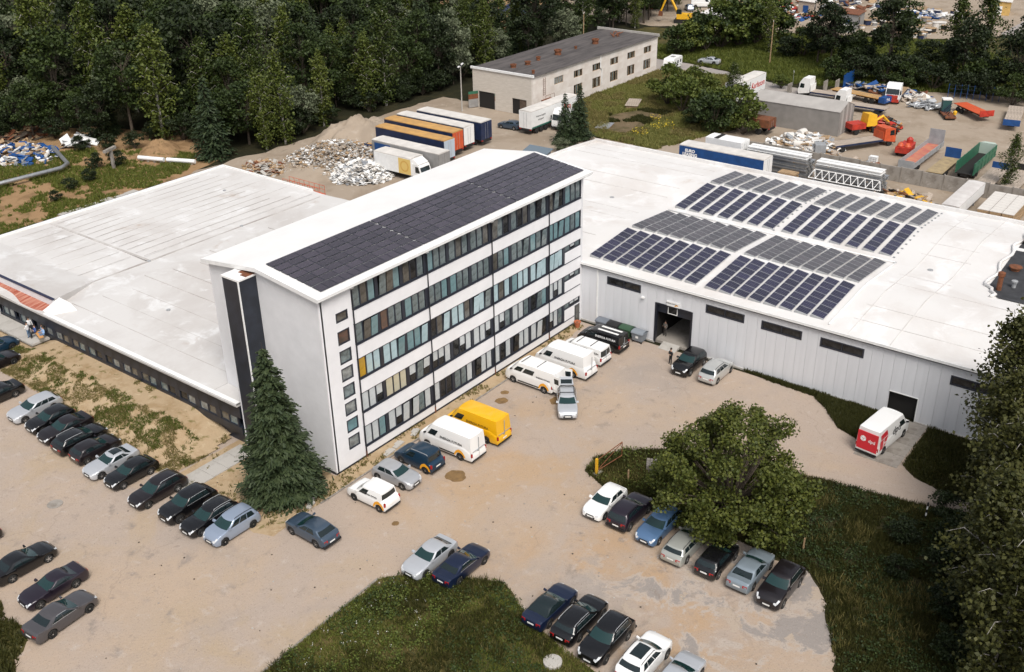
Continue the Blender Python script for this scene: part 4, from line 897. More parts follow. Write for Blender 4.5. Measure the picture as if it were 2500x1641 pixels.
def arc(parent, cx, cz, y, r0, r1, a0, a1, m, s_):
    mb = MB(); n = 12; A = [R(lerp(a0, a1, k/n)) for k in range(n+1)]
    ri = [(cx+r0*math.cos(a), y, cz+r0*math.sin(a)) for a in A]; ro = [(cx+(r1 if isinstance(r1, float) else r1(a))*math.cos(a), y+.0*s_, cz+(r1 if isinstance(r1, float) else r1(a))*math.sin(a)) for a in A]
    mb.grid([ri, ro]); mb.grid([[(p[0], p[1]-.014*s_, p[2]) for p in ri], [(p[0], p[1]-.014*s_, p[2]) for p in ro]]); return mb.obj('wheel_arch_decal', m, parent)
COMPANY = 'ENERGIA FUTURA'
def dress_van(t, S, tm=None, arcs=True, side_z=1.62, size=.30, xc=-.9, big=True):
    xr_, K_ = S['dim'][1], S['dim'][5]
    if K_['H'] > 1.9:
        mb = MB(); mb.box(xr_-.018, xr_+.05, -.012, .012, .5, K_['H']-.25); mb.box(xr_-.02, xr_+.05, .06, .2, 1.05, 1.1); mb.box(xr_-.02, xr_+.05, -.8, .8, K_['H']*.46, K_['H']*.46+.02); mb.obj('door_seam', M['grey_metal'], t)
        for s_ in (1, -1):
            mb = MB(); hw_ = S['dim'][2]; mb.box(-K_['wb']/2+.6, K_['wb']/2-.6, s_*hw_-.01, s_*(hw_+.014), .42, .54); mb.obj('rub_strip', M['black'], t)
    xf, xr, hw, wb, r, K, wid = S['dim'][:7]; tm = tm or M['text_dark']; outline = S['dim'][10]; zr = S['dim'][9]
    h = (side_z-(K['zb']-.03))/(zr(0)-K['zb']+.03); wgx = outline(max(0, h))[5][1]
    lean = math.degrees(math.atan2(hw*(.985-K['gw']), K['H']-K['zb']))
    for s_, f_ in ((1, 'L'), (-1, 'R')):
        lettering(t, COMPANY, size, tm, (xc, s_*(wgx+.018), side_z), f_, lean, bold=.004)
        if arcs: arc(t, -wb/2, r, s_*(hw+.012), r+.12, (lambda a: r+.42-.16*abs(math.cos(a))), 8, 168, M['orange_dec'], s_)
    return t
# paints
P_ = dict(silver=paint('silver', (.50,.52,.55)), black=paint('black', (.005,.005,.006), .1, .25), black2=paint('warm_black', (.012,.009,.011), .2), grey=paint('dark_grey', (.085,.08,.085)), white=paint('white', (.80,.80,.79), 0, .35),
   iceblue=paint('ice_blue', (.30,.36,.46)), navy=paint('navy', (.008,.016,.045), .3), blue=paint('steel_blue', (.10,.19,.34)), slate=paint('slate_blue', (.055,.085,.125)), beige=paint('silver_beige', (.40,.41,.38)), teal=paint('petrol_blue', (.008,.035,.07), .3),
   bluegrey=paint('blue_grey', (.24,.29,.33)), yellow=paint('van_yellow', (.78,.42,.005), 0, .35), plum=paint('plum_black', (.020,.014,.024), .3), midsilver=paint('satin_silver', (.42,.43,.45)), pearl=paint('pearl_grey', (.50,.51,.50)))
GA = 'cars parked nose to tail along the sandy bank'
A_ = [('A1','wagon',-12.3,28.9,180,'silver','silver estate car at the far end of the row along the sandy bank',dict(trim=1)),
 ('A2','hatch',-12.2,26.1,180,'black','small black hatchback between the silver estate and a black saloon',dict()),
 ('A3','sedan',-12.4,23.8,180,'black2','black saloon, third from the silver estate by the bank',dict()),
 ('A4','wagon',-12.5,21.4,0,'black','black estate parked tail out, fourth car from the silver estate',dict(rails=1)),
 ('A5','hatch',-12.3,19.0,0,'black2','black hatchback parked tail out beside the silver coupe',dict()),
 ('A6','coupe',-12.85,16.2,180,'silver','silver coupe with dark sunroof among the black cars by the bank',dict(sunroof=1)),
 ('A7','hatch',-12.6,13.5,180,'black','black hatchback with pale alloy wheels right beside the silver coupe',dict(L=4.4)),
 ('A8','wagon',-13.0,9.6,180,'black2','black estate with roof rails at the end of the concrete path',dict(rails=1,H=1.55,zb=1.08,L=4.8)),
 ('A9','suv',-12.7,6.0,180,'black','black off-road car with chrome window line beside the concrete path',dict(trim=1,L=4.7)),
 ('A10','wagon',-12.7,3.3,180,'black','low black estate with bright window trim next to the pale blue people carrier',dict(trim=1,rails=1,H=1.50)),
 ('A11','mpv',-12.3,.95,180,'iceblue','pale ice-blue people carrier closest to the spruce',dict(rails=2,L=4.4))]
for (k, kind, x, y, h, p, lab, o) in A_: make_car('parked_car', kind, x, y, h, P_[p], lab, GA, 'min', **o)
make_car('parked_car', 'sedan', -13.3, 33.6, 180, P_['black'], 'black saloon cut by the left edge, above the silver estate', GA, 'min')
make_car('parked_car', 'sedan', -7.9, 39.5, 0, P_['black2'], 'black saloon cut by the left edge beside the grass mound', GA)
make_car('parked_car', 'wagon', -6.3, 42.6, 0, P_['teal'], 'dark petrol estate cut by the left edge below the terrace', GA, trim=1)
GB = 'cars in the left foreground'
make_car('parked_car', 'hatch', -23.1, 15.4, 180, P_['black'], 'black car of which only the red tail light shows at the left edge', GB)
make_car('parked_car', 'sedan', -22.0, 9.95, 0, P_['black'], 'black saloon at the left edge, nose towards the spruce', GB)
make_car('parked_car', 'coupe', -22.1, 5.75, 180, P_['plum'], 'plum-black coupe-like saloon between a black car and the grey saloon', GB, L=4.7)
make_car('parked_car', 'sedan', -23.45, 2.55, 5, P_['grey'], 'dark grey saloon with bright window line at the bottom left', GB, trim=1, L=4.95, W=1.87, wb=2.92, xb=-2.0)
# row under the facade
GC = 'vehicles below the office front'
make_car('parked_car', 'xover', -6.75, -4.35, 90, P_['slate'], 'slate blue crossover parked beside the spruce', GC, clad=1)
t, S = make_car('delivery_van', 'svan', -.78, -4.95, 91, P_['white'], 'small white panel van with orange wheel arch, nearest the spruce', GC, cat='van'); dress_van(t, S, side_z=1.28, size=.17, xc=-.55)
make_car('parked_car', 'hatch', 2.4, -4.55, -87, P_['midsilver'], 'silver hatchback facing the camera between two small vans', GC, L=4.2)
t, S = make_car('delivery_van', 'svan', 5.3, -4.4, 91, P_['teal'], 'small navy van with orange wheel arch and roof bars', GC, cat='van', rails=1)
hw = S['dim'][2]; [arc(t, -1.35, .325, s_*(hw+.012), .42, (lambda a: .72-.14*abs(math.cos(a))), 8, 168, M['orange_dec'], s_) for s_ in (1, -1)]
t, S = make_car('panel_van', 'lvan', 8.62, -5.2, 91, P_['white'], 'high white panel van with dark lettering between the navy van and the yellow van', GC, cat='van', noback=1, L=5.95); dress_van(t, S)
t, S = make_car('panel_van', 'lvan', 11.95, -5.35, 91, P_['yellow'], 'high bright yellow panel van', GC, cat='van', noback=1); dress_van(t, S, arcs=False, tm=mat('brown_lettering', (.16,.09,.01), .5))
t, S = make_car('panel_van', 'lvan', 21.85, -4.2, 90, P_['white'], 'white crew van with its rear doors standing open', GC, cat='van', noback=1, L=5.6, H=2.42, side=(.05, .22, .26, .50)); dress_van(t, S, xc=-1.75, size=.2, side_z=1.5)
xf, xr, hw = S['dim'][:3]
mb = MB(); mb.box(xr-.012, xr+.02, -.82, .82, .62, 2.15); mb.obj('load_opening', mat('brown_load_space', (.10,.04,.02), .8, c2=(.03,.02,.015), scale=3), t)
for s_, a_ in ((1, 172), (-1, -168)):
    mb = MB(); mb.box(-.03, .03, 0, s_*.84, .52, 2.2); dd = mb.obj('rear_door', P_['white'], t, loc=(xr-.02, s_*.86, 0), rot=(0, 0, R(90*s_*.95) if s_ > 0 else R(-68)))
    mb = MB(); mb.box(-.036, .036, s_*.14, s_*.7, 1.42, 1.95); mb.obj('door_window', M['glass_car'], dd)
mb = MB(); mb.box(-.9, -.84, -.75, .75, 2.40, 2.44); mb.box(.9, .96, -.75, .75, 2.40, 2.44); mb.obj('roof_bar', M['black'], t)
t, S = make_car('panel_van', 'lvan', 25.9, -5.0, 90, P_['white'], 'high white van with big orange wheel arch beside the open crew van', GC, cat='van', noback=1, L=6.2); dress_van(t, S)
t, S = make_car('panel_van', 'mvan', 29.0, -5.15, 90, P_['white'], 'white mid-size van with rear window between the high white van and the black van', GC, cat='van', side=(.05, .26, .30, .56)); dress_van(t, S, side_z=1.45, size=.2, xc=-1.5, arcs=False)
mb = MB()
for x in (.4, -1.2): mb.box(x-.03, x+.03, -.72, .72, 1.96, 2.0)
mb.obj('roof_bar', M['black'], t)
t, S = make_car('panel_van', 'mvan', 32.3, -5.2, 90, P_['black'], 'glossy black van with white lettering and pale roof strips by the bins', GC, cat='van', noback=1); dress_van(t, S, tm=M['text_white'], arcs=False, side_z=1.45, size=.3)
mb = MB()
for y in (-.36, .36): mb.box(-2.1, .3, y-.13, y+.13, 1.955, 1.975)
mb.obj('roof_strip', M['white_metal'], t)
# silver estate with its tailgate up
hd = math.degrees(math.atan2(-.60, -.80))
t, S = make_car('parked_car', 'wagon', 19.95, -9.35, hd, P_['silver'], 'silver estate with raised tailgate behind the open crew van', None, noback=1, rails=2, L=4.5)
xf, xr, hw, wb, r, K = S['dim'][:6]
mb = MB(); mb.box(xr+.25, xr+.30, -.62, .62, .62, 1.32); mb.obj('boot_opening', M['dark'], t)
tg = MB(); tg.hexa([(0,-.66,0),(-.95,-.56,.0),(-.95,.56,.0),(0,.66,0),(0,-.66,.06),(-.95,-.56,.07),(-.95,.56,.07),(0,.66,.06)]); tgo = tg.obj('tailgate', P_['silver'], t, loc=(K['xrt']+.05, 0, K['H']-.03), rot=(0, R(22), 0))
mb = MB(); mb.box(-.62, -.12, -.52, .52, .061, .078); mb.obj('rear_window', M['glass_car'], tgo)
mb = MB(); mb.box(-.35, -.30, -.68, .68, 1.50, 1.54); mb.box(-1.35, -1.30, -.68, .68, 1.50, 1.54); mb.obj('roof_bar', M['black'], t)
# by the loading door
make_car('parked_car', 'suv', 30.95, -14.65, 180, P_['black'], 'black off-road car facing out beside the loading door', None, 'min', L=4.35)
make_car('parked_car', 'mpv', 31.1, -17.5, 0, P_['pearl'], 'silver people carrier tail out, right of the loading door', None, 'min', rails=2, L=4.45)
# two in the middle
make_car('parked_car', 'sedan', -6.15, -13.7, 180, P_['silver'], 'silver saloon parked half on the grass island', 'pair parked against the grass island', 'min', L=4.6)
make_car('parked_car', 'sedan', -5.5, -16.15, 0, P_['navy'], 'navy-black saloon next to the silver one on the grass island', 'pair parked against the grass island', 'min', trim=1, L=4.8, H=1.42)
GR_ = 'cars parked under the round tree'
for (kind, x, y, h, p, lab, o) in [('hatch',7.2,-20.35,180,'white','white hatchback at the open end of the row by the round tree',dict(L=4.28)), ('suv',7.3,-22.6,0,'plum','dark plum compact off-roader, tail out, beside the white hatchback',dict(L=4.3,H=1.62,rails=2)), ('wagon',7.0,-25.25,180,'blue','steel blue estate facing out under the round tree',dict(L=4.5)),
   ('wagon',6.2,-27.95,0,'beige','silver-beige estate, tail out, half under the tree',dict(rails=2)), ('hatch',6.3,-30.6,0,'black','black car almost lost in the tree shade',dict()), ('sedan',6.4,-33.1,0,'bluegrey','blue-grey saloon, tail out, near the end of the row',dict(L=4.7)), ('suv',6.1,-35.5,180,'black2','black off-road car with chrome grille at the far end of the row',dict(L=4.7,trim=1))]:
    make_car('parked_car', kind, x, y, h, P_[p], lab, GR_, 'min', **o)
GS = 'cars parked along the bottom grass'
for (kind, x, y, h, p, lab, o) in [('coupe',-5.1,-23.8,0,'navy','dark blue coupe with glossy black roof, tail to the grass',dict(roofm='glass_car',L=4.6)), ('wagon',-5.1,-26.15,0,'black','black estate with bright rails between the blue coupe and a black off-roader',dict(rails=1,trim=1,L=4.85)),
   ('suv',-5.5,-28.6,180,'black','black off-road car facing the grass with a chrome grille',dict(rails=1,trim=1,L=4.65)), ('suv',-5.55,-31.5,0,'white','white off-road car with glass roof at the bottom edge',dict(sunroof=2,rails=2,L=4.6)), ('sedan',-5.8,-34.05,0,'silver','silver saloon cut by the bottom edge',dict())]:
    make_car('parked_car', kind, x, y, h, P_[p], lab, GS, 'min', **o)
# parcel van
t, S = make_car('parcel_van', 'lvan', 31.3, -34.4, -7, P_['white'], 'white and red parcel van backed out of the warehouse side door', None, cat='van', noback=1, L=5.9, H=2.65)
xf, xr, hw, wb, r, K, wid, _, _, zr, outline = S['dim']
mb = MB(); mb.box(xr-.024, xr+.05, -.90, .90, .58, 2.28); rp_ = mb.obj('red_rear_doors', M['dpd_red'], t)
lean = math.degrees(math.atan2(hw*(.985-K['gw']), K['H']-K['zb']))
lettering(t, 'dpd', .42, M['text_white'], (xr-.032, -.38, 1.52), 'B', 0, .004)
cu = MB()
for P in ([(.0,.28),(.24,.14),(0,.0),(-.24,.14)], [(-.24,.10),(-.02,-.03),(-.02,-.28),(-.24,-.15)], [(.24,.10),(.02,-.03),(.02,-.28),(.24,-.15)]): cu.face([(0, y, z) for y, z in P])
cu.obj('parcel_emblem', M['text_white'], t, loc=(xr-.034, .38, 1.62))
ys_ = outline(.35)[5][1]
for s_, f_ in ((-1, 'R'), (1, 'L')):
    lettering(t, 'dpd', 1.0, M['text_dark'], (.15, s_*(ys_+.02), 1.62), f_, lean, .008)
    cu = MB()
    for P in ([(0,1.45),(1.05,1.60),(1.30,1.05),(.15,.95)], [(.05,.88),(.62,.92),(.55,.0),(.0,-.05)], [(.74,.92),(1.32,.98),(1.15,.42),(.70,.02)]): cu.face([(x, 0, z) for x, z in P])
    o = cu.obj('parcel_emblem', M['dpd_red'], t, loc=(xr+.30, s_*(hw+.012), .78), rot=(R(lean*.45)*s_, 0, 0))
# ------------------------------------------------------------------ vegetation
def np_mesh(name, V, F, mats, smooth=False, mi=None):
    me = bpy.data.meshes.new(name); n = len(V); k = F.shape[1]
    me.vertices.add(n); me.vertices.foreach_set('co', V.astype(np.float32).ravel())
    me.loops.add(F.size); me.loops.foreach_set('vertex_index', F.astype(np.int32).ravel())
    me.polygons.add(len(F)); me.polygons.foreach_set('loop_start', np.arange(0, F.size, k, dtype=np.int32)); me.polygons.foreach_set('loop_total', np.full(len(F), k, np.int32))
    for m in mats: me.materials.append(m)
    if mi is not None: me.polygons.foreach_set('material_index', mi.astype(np.int32))
    me.update(calc_edges=True); return me
def leaf_quads(C, size, up=.5, aspect=1.0, rg=nrng):
    n = len(C); N = rg.normal(size=(n, 3)); N[:, 2] = np.abs(N[:, 2])+up; N /= np.linalg.norm(N, axis=1)[:, None]
    T = np.cross(N, rg.normal(size=(n, 3))); T /= np.linalg.norm(T, axis=1)[:, None]; B = np.cross(N, T)
    s = (size*(.6+.8*rg.random(n)))[:, None]/2
    a, b = T*s*aspect, B*s
    bend = N*s*.35
    V = np.stack([C-a-bend*0, C-b*.8+bend*.6, C+a-bend*0, C+b*.8+bend*.6], 1).reshape(-1, 3)
    return V, np.arange(4*n).reshape(n, 4)
def needle_quads(C, D, ln, wd, rg):
    n = len(C); D = D+rg.normal(size=(n, 3))*np.array([.45, .45, .18]); D /= np.linalg.norm(D, axis=1)[:, None]
    U = np.tile(np.array([0, 0, 1.]), (n, 1))+rg.normal(size=(n, 3))*.35; B = np.cross(D, U); B /= np.linalg.norm(B, axis=1)[:, None]
    a = D*(ln*(.6+.8*rg.random(n)))[:, None]/2; b = B*(wd*(.6+.8*rg.random(n)))[:, None]/2; dn = np.array([0, 0, -.25])*np.linalg.norm(a, axis=1)[:, None]
    return np.stack([C-a-b*.6, C-a+b*.6, C+a+b+dn, C+a-b+dn], 1).reshape(-1, 3), np.arange(4*n).reshape(n, 4)
def limb_mesh(segs, m, name='trunk'):
    mb = MB()
    for (pts, rr) in segs: mb.tube(pts, rr, 6, cap=False)
    return mb.mesh(name, m, True, recalc=False)
def tree_proto(kind, Ht, Rr, seed, nl, ls, leaf, bark):
    rg = np.random.default_rng(seed); segs = []; Cs = []; Ds = []
    lean = rg.normal(size=2)*.02*Ht
    def axis(t): return np.array([lean[0]*t*t, lean[1]*t*t, Ht*t])
    tr = Ht*.014+.03
    if kind == 'birch':
        segs.append(([tuple(axis(t)) for t in (0, .15, .35, .6, .8, .96)], [tr, tr*.85, tr*.7, tr*.45, tr*.25, .012]))
        nb = 34; tips = []
        for i in range(nb):
            t = .09+.87*(i/nb)**.9; a = i*2.4+rg.random(); prof = math.sin(math.pi*min(1, (t-.0)/1.02))**.75
            ln = Rr*(.45+.6*rg.random())*prof; p0 = axis(t); d = np.array([math.cos(a), math.sin(a), .55+.3*rg.random()]); p1 = p0+d*ln*.7; p2 = p0+np.array([math.cos(a)*ln, math.sin(a)*ln, .35*ln])
            segs.append(([tuple(p0), tuple(p1), tuple(p2)], [tr*.25, tr*.14, .01]))
            k = int(nl/nb); u = rg.random(k)**.6
            base = p0+(p2-p0)*u[:, None]+np.array([0, 0, .2*ln])*(u*(1-u)*3)[:, None]
            hang = np.abs(rg.normal(size=k))*Ht*.06*(.3+u); q = base+rg.normal(size=(k, 3))*np.array([Rr*.13, Rr*.13, Ht*.018]); q[:, 2] -= hang; Cs.append(q)
        Cs.append(axis(.95)+rg.normal(size=(nl//25, 3))*np.array([Rr*.12, Rr*.12, Ht*.04]))
    elif kind in ('broad', 'willow', 'bush'):
        low = .10 if kind == 'broad' else .08 if kind == 'willow' else .02
        if kind != 'bush': segs.append(([tuple(axis(t)) for t in (0, .2, .45, .7)], [tr*1.2, tr, tr*.7, tr*.3]))
        nlobe = {'broad': 34, 'willow': 26, 'bush': 22}[kind]; cz = Ht*(low+1)/2; rz = Ht*(1-low)/2
        for i in range(nlobe):
            v = rg.normal(size=3); v /= np.linalg.norm(v); v[2] = v[2]*.9+.12; rad = .45+.5*rg.random()**.5
            c = np.array([v[0]*Rr*rad, v[1]*Rr*rad, cz+v[2]*rz*rad]); lr = Rr*(.24+.2*rg.random()); c[2] = max(c[2], lr*.5)
            if kind != 'bush': p0 = axis(.3+.35*rg.random()); segs.append(([tuple(p0), tuple((p0+c)/2+np.array([0, 0, .04*Ht])), tuple(c)], [tr*.3, tr*.18, .012]))
            else: segs.append(([(0, 0, 0), tuple(c*.5+np.array([0, 0, .1])), tuple(c)], [.05, .035, .01]))
            k = int(nl/nlobe); w_ = rg.normal(size=(k, 3)); w_ /= np.linalg.norm(w_, axis=1)[:, None]; w_[:, 2] = np.where(w_[:, 2] < -.3, -w_[:, 2]*.6, w_[:, 2])
            q = c+w_*lr*np.array([1, 1, .85])*(.55+.55*rg.random((k, 1)))
            if kind == 'willow': q[:, 2] -= np.abs(rg.normal(size=k))*Ht*.05
            q[:, 2] = np.maximum(q[:, 2], .05); Cs.append(q)
    elif kind == 'spruce':
        segs.append(([tuple(axis(t)) for t in (0, .3, .6, .9, 1)], [tr*1.1, tr*.85, tr*.5, tr*.15, .01]))
        nw = int(Ht*2.0); tot = 0
        for i in range(nw):
            t = .05+.93*i/nw; rr = Rr*(1-t)**.85*(.86+.25*rg.random())+.08; nbr = max(5, int(11*(1-t)+4))
            for j in range(nbr):
                a = 2*math.pi*(j+rg.random()*.5)/nbr+i*.7; ln = rr*(.8+.35*rg.random()); p0 = axis(t); k = max(4, int(nl*ln/(Rr*nw*6.2)))
                u = rg.random(k)**.7; dr = -.18*ln*u-.15*ln*u*u+.16*ln*np.maximum(0, u-.7)*2
                q = p0+np.stack([np.cos(a)*ln*u, np.sin(a)*ln*u, dr], 1)+rg.normal(size=(k, 3))*np.array([.09*ln*.9+.02, .09*ln*.9+.02, .05])*(.5+u[:, None]); Cs.append(q); Ds.append(np.tile(np.array([math.cos(a), math.sin(a), -.25]), (k, 1)))
                if j % 2 == 0: segs.append(([tuple(p0), tuple(p0+np.array([math.cos(a)*ln*.9, math.sin(a)*ln*.9, -.25*ln]))], [.03*(1-t)+.012, .006]))
    C_ = np.concatenate(Cs)
    if kind == 'spruce': V, F = needle_quads(C_, np.concatenate(Ds), ls*1.5, ls*.5, rg); return np_mesh('crown', V, F, [leaf]), limb_mesh(segs, bark)
    V, F = leaf_quads(C_, ls, up=.25 if kind != 'spruce' else .6, aspect=1.0 if kind not in ('willow', 'spruce') else (.55 if kind == 'willow' else .8), rg=rg)
    return np_mesh('crown', V, F, [leaf]), limb_mesh(segs, bark)
def place_tree(name, proto, x, y, z, s, rz, label, cat, group=None, sz=None, leafmat=None):
    t = empty(name, (x, y, z), rz, label, cat, group); t.scale = (s, s, sz or s)
    link('crown', proto[0], t, mat=leafmat); link('trunk' if cat != 'bush' else 'stems', proto[1], t); return t
PB = [tree_proto('birch', 19, 3.7, 20+i, 3800, .46, M['l_birch'], M['birch_bark']) for i in range(4)]
PD = [tree_proto('broad', 17, 4.4, 40+i, 4200, .50, M['l_broad'], M['bark']) for i in range(4)]
PR = [tree_proto('broad', 13, 5.4, 140+i, 4600, .50, M['l_broad'], M['bark']) for i in range(3)]
PK = [tree_proto('broad', 16, 4.8, 50+i, 4200, .52, M['l_dark'], M['bark']) for i in range(2)]
PW = [tree_proto('willow', 14, 5.0, 60+i, 5200, .46, M['l_willow'], M['bark']) for i in range(2)]
PS = [tree_proto('spruce', 13, 3.0, 70+i, 4200, .42, M['l_spruce'], M['bark']) for i in range(2)]
PU = [tree_proto('bush', 4.5, 2.8, 80+i, 2600, .32, M['l_broad'], M['bark']) for i in range(3)]
rt_ = random.Random(21)
# named trees along the forest edge
EDGE = [('broad_tree', PD[0], 46, 116, 1.06, 'tall dark broadleaf tree with bare lower trunk at the left of the forest edge'), ('willow_tree', PW[0], 53, 106, .95, 'grey-green willow behind the dug soil at the forest edge'), ('birch_tree', PB[0], 51.5, 95, 1.0, 'slender birch with white forked stem beside the grey-green willow'),
  ('spruce_tree', PS[0], 50.5, 80.5, 1.02, 'lone spruce at the forest edge behind the low building'), ('birch_tree', PB[1], 58, 76.5, .66, 'young bright birch at the left end of the rubble heap'), ('birch_tree', PB[2], 62, 76.5, .78, 'airy young birch right behind the dirt mound'), ('birch_tree', PB[3], 73, 79, .66, 'young birch between the dirt mound and the trailers'),
  ('willow_tree', PW[1], 78, 100, 1.35, 'large round grey-green willow rising above the forest'), ('broad_tree', PD[1], 78, 84, .82, 'round dark broadleaf tree behind the dirt mound'), ('broad_tree', PD[2], 88, 84, .88, 'round broadleaf tree behind the parked trailers'), ('broad_tree', PD[3], 55, 84, .6, 'small dark tree between the lone spruce and the birches')]
for (n, p, x, y, s, lab) in EDGE: place_tree(n, p, x, y, -.05, s, rt_.uniform(0, 6.28), lab, 'tree', leafmat=M['l_birch2'] if p in PB else None)
def infrustum(x, y, h=18):
    for z in (0, h*.5, h):
        d = Vector((x, y, z))-CAM; zz = d.dot(fw)
        if zz < 5: continue
        u = d.dot(r2)/zz; v = d.dot(u2)/zz
        if abs(u) < .53 and -.35 < v < .36: return True
    return False
pts = []
def ok(x, y, dmin): return all((x-a)**2+(y-b)**2 > dmin*dmin for a, b in pts)
pts += [(x, y) for (_, _, x, y, _, _) in EDGE]
def inforest(x, y):
    if y < 79: return False
    edge = 79 if x > 57 else lerp(118, 84, (x-36)/21) if x > 36 else 122
    if y < edge: return False
    if 148 < x < 216 and 94 < y < 150 and not (y > 128 and x < 160): return False          # sandy track
    if x > 128 and y < 150 and y < 70+ (x-128)*.2: return False
    return True
FN = {'r': ('broad_tree', PR, 'round-crowned broadleaf tree in the dense forest'), 'b': ('birch_tree', PB, 'birch growing in the dense forest'), 'd': ('broad_tree', PD, 'broadleaf tree growing in the dense forest'), 'k': ('broad_tree', PK, 'very dark broadleaf tree growing in the dense forest'), 's': ('spruce_tree', PS, 'spruce growing in the dense forest')}
def depth_in(x, y): return y-(79 if x > 57 else lerp(118, 84, (x-36)/21) if x > 36 else 122)
for (lo_, hi_, dm, cap) in ((0, 16, 4.1, 112), (14, 60, 5.4, 212), (45, 240, 8.0, 298)):
    for it in range(9000):
        if len(pts) > cap: break
        x, y = rt_.uniform(10, 250), rt_.uniform(79, 320)
        if not inforest(x, y) or not lo_ <= depth_in(x, y) <= hi_ or not ok(x, y, dm) or not infrustum(x, y): continue
        pts.append((x, y)); k = rt_.choices('bdksr', (2.6, 2.4, 3, .9, 2.6))[0]; nm, PP, lab = FN[k]
        s_ = rt_.uniform(.8, 1.22)*(1.1 if k == 's' else 1)*(rt_.uniform(.5, .9) if lo_ == 0 else 1); place_tree(nm, rt_.choice(PP), x, y, -.05, s_*rt_.uniform(.9, 1.12), rt_.uniform(0, 6.28), lab, 'tree', 'trees of the dense forest', sz=s_*rt_.uniform(.88, 1.15), leafmat=M['l_willow'] if k == 'r' and rt_.random() < .3 else M['l_birch2'] if k == 'b' and rt_.random() < .55 else None)
for i in range(42):
    x = rt_.uniform(30, 128); y = 78.5 + rt_.uniform(0, 5) if x > 57 else (lerp(118, 84, (x-36)/21) if x > 36 else 122)+rt_.uniform(0, 5)
    if (x-50.5)**2+(y-80.5)**2 < 12: continue
    place_tree('bush', PU[i % 3], x, y, -.05, rt_.uniform(.5, 1.0), i, 'dark bush in the undergrowth at the foot of the forest', 'bush', 'undergrowth at the forest edge', leafmat=M['l_dark'])
# right-hand side: hedge and trees behind the scrap yard
for i, (x, y, s) in enumerate([(156,56,1.3),(159.5,54.5,1.5),(163,53,1.8),(167,51.5,2.1),(171,49,2.3),(175,47,2.3),(179,45,2.0),(165,55.5,1.5)]):
    place_tree('hedge_bush', PU[i % 3], x, y, -.05, s, i*1.3, 'tall leafy bush in the hedge behind the caravan', 'bush', 'hedge behind the caravan', leafmat=M['l_birch2'] if i % 2 else None)
TREES_R = [(168,40.3,.6,PB[1],'pale young tree in front of the storage yard'),(164,27.5,.82,PK[0],'dark broad tree left of the site hut'),(159.5,23,.78,PK[1],'dark tree right behind the white lorries'),(161,11.8,.92,PK[0],'tall dark tree between the site hut and the cable drums'),(165.5,13,.95,PD[2],'broad dark tree just left of the cable drums'),(164,.5,.86,PB[0],'birch just right of the cable drums'),(167,-4,.95,PB[2],'tall birch with pale stems before the far road'),(160,-2.5,.8,PK[1],'dark tree beyond the mesh fence'),(168,-11,.8,PK[0],'dark tree at the right edge behind the scrap yard'),(157,-12.5,.75,PK[1],'dark tree beyond the red flat trailer')]
THICK = [(152,19,.9),(154,15,1.0),(155,10,1.0),(153,6,.9),(156,5,1.1),(155,1,1.0),(158,-6,1.1),(154,-5,.9),(154,-9.5,1.0),(152,-14,1.0),(156,-17,1.2),(160,17,1.1),(164,19.5,1.2),(158,7.5,1.1),(161,-7.5,1.2),(169,33,1.1),(166,35,.9),(172,30,1.2),(170,22,1.2),(173,8,1.1),(176,3,1.1)]
for i, (x, y, s, p, lab) in enumerate(TREES_R):
    place_tree('birch_tree' if p in PB else 'broad_tree', p, x, y, -.05, s, i*.9, lab, 'tree', leafmat=M['l_birch2'] if i == 0 else None)
for i, (x, y, s) in enumerate(THICK):
    place_tree('bush', PU[i % 3], x, y, -.05, s*1.1, i*1.1, 'dark bush in the thicket behind the scrap yard', 'bush', 'thicket behind the scrap yard', leafmat=M['l_dark'] if i % 3 else None)
# meadow bushes
for (x, y, s, lab) in [(118.5,37.0,1.45,'round dark bush in the meadow in front of the old building'),(115,32,1.3,'bush in the meadow beside the vegetable plot'),(122,33.5,1.3,'bush behind the vegetable plot'),(106.5,21.5,1.4,'bush at the end of the dirt track'),(111,19.8,1.6,'tall bush left of the rusty dumper'),(109,17.2,.9,'yellowish bush next to the rusty dumper'),(123.5,31.5,.8,'bush in front of the lettered trailer'),(127,33,.8,'low bush in the upper meadow'),(113.0,25.0,1.1,'bush between the dirt track and the lettered trailer'),(117.5,27.0,.85,'bush left of the lettered trailer'),(109,26.5,.7,'low bush on the dry grass above the dirt track'),(100.5,45,.6,'low bush at the corner of the long white trailer'),(141,25,.55,'small round shrub beside the access road')]: place_tree('bush', PU[rt_.randrange(3)], x, y, -.05, s, rt_.random()*6, lab, 'bush', leafmat=M['l_birch2'] if rt_.random() < .7 else None)
place_tree('birch_tree', PB[1], 121.5, 25.5, -.05, .45, 1, 'thin young birch in front of the lettered trailer', 'tree')
place_tree('birch_tree', PB[2], 104.5, -25.3, -.05, .42, 2, 'young birch with white stem at the concrete wall by the pallets', 'tree')
for (x, y, s, lab) in [(88.2,38.5,.66,'left one of the two small spruces behind the warehouse'),(91.5,38.0,.72,'right one of the two small spruces behind the warehouse')]: place_tree('spruce_tree', PS[1], x, y, -.05, s, x, lab, 'tree')
for (x, y, s, lab) in [(79.5,31.5,.55,'pale flowering shrub beside the grey hut'),(84,36.3,.5,'low shrub at the foot of the small spruces')]: place_tree('bush', PU[1], x, y, -.05, s, 1, lab, 'bush', leafmat=M['l_willow'])
for i, (x, y, s) in enumerate([(40,101,.55),(43,98,.6),(46,95,.6),(36,91,.5),(38.5,89,.55),(28,85,.4),(24,82,.35),(32,86,.45)]): place_tree('bush', PU[i % 3], x, y, -.05, s, i, 'low weed bush on the dug soil left of the forest', 'bush', 'weed bushes on the dug soil', leafmat=M['l_dark'])
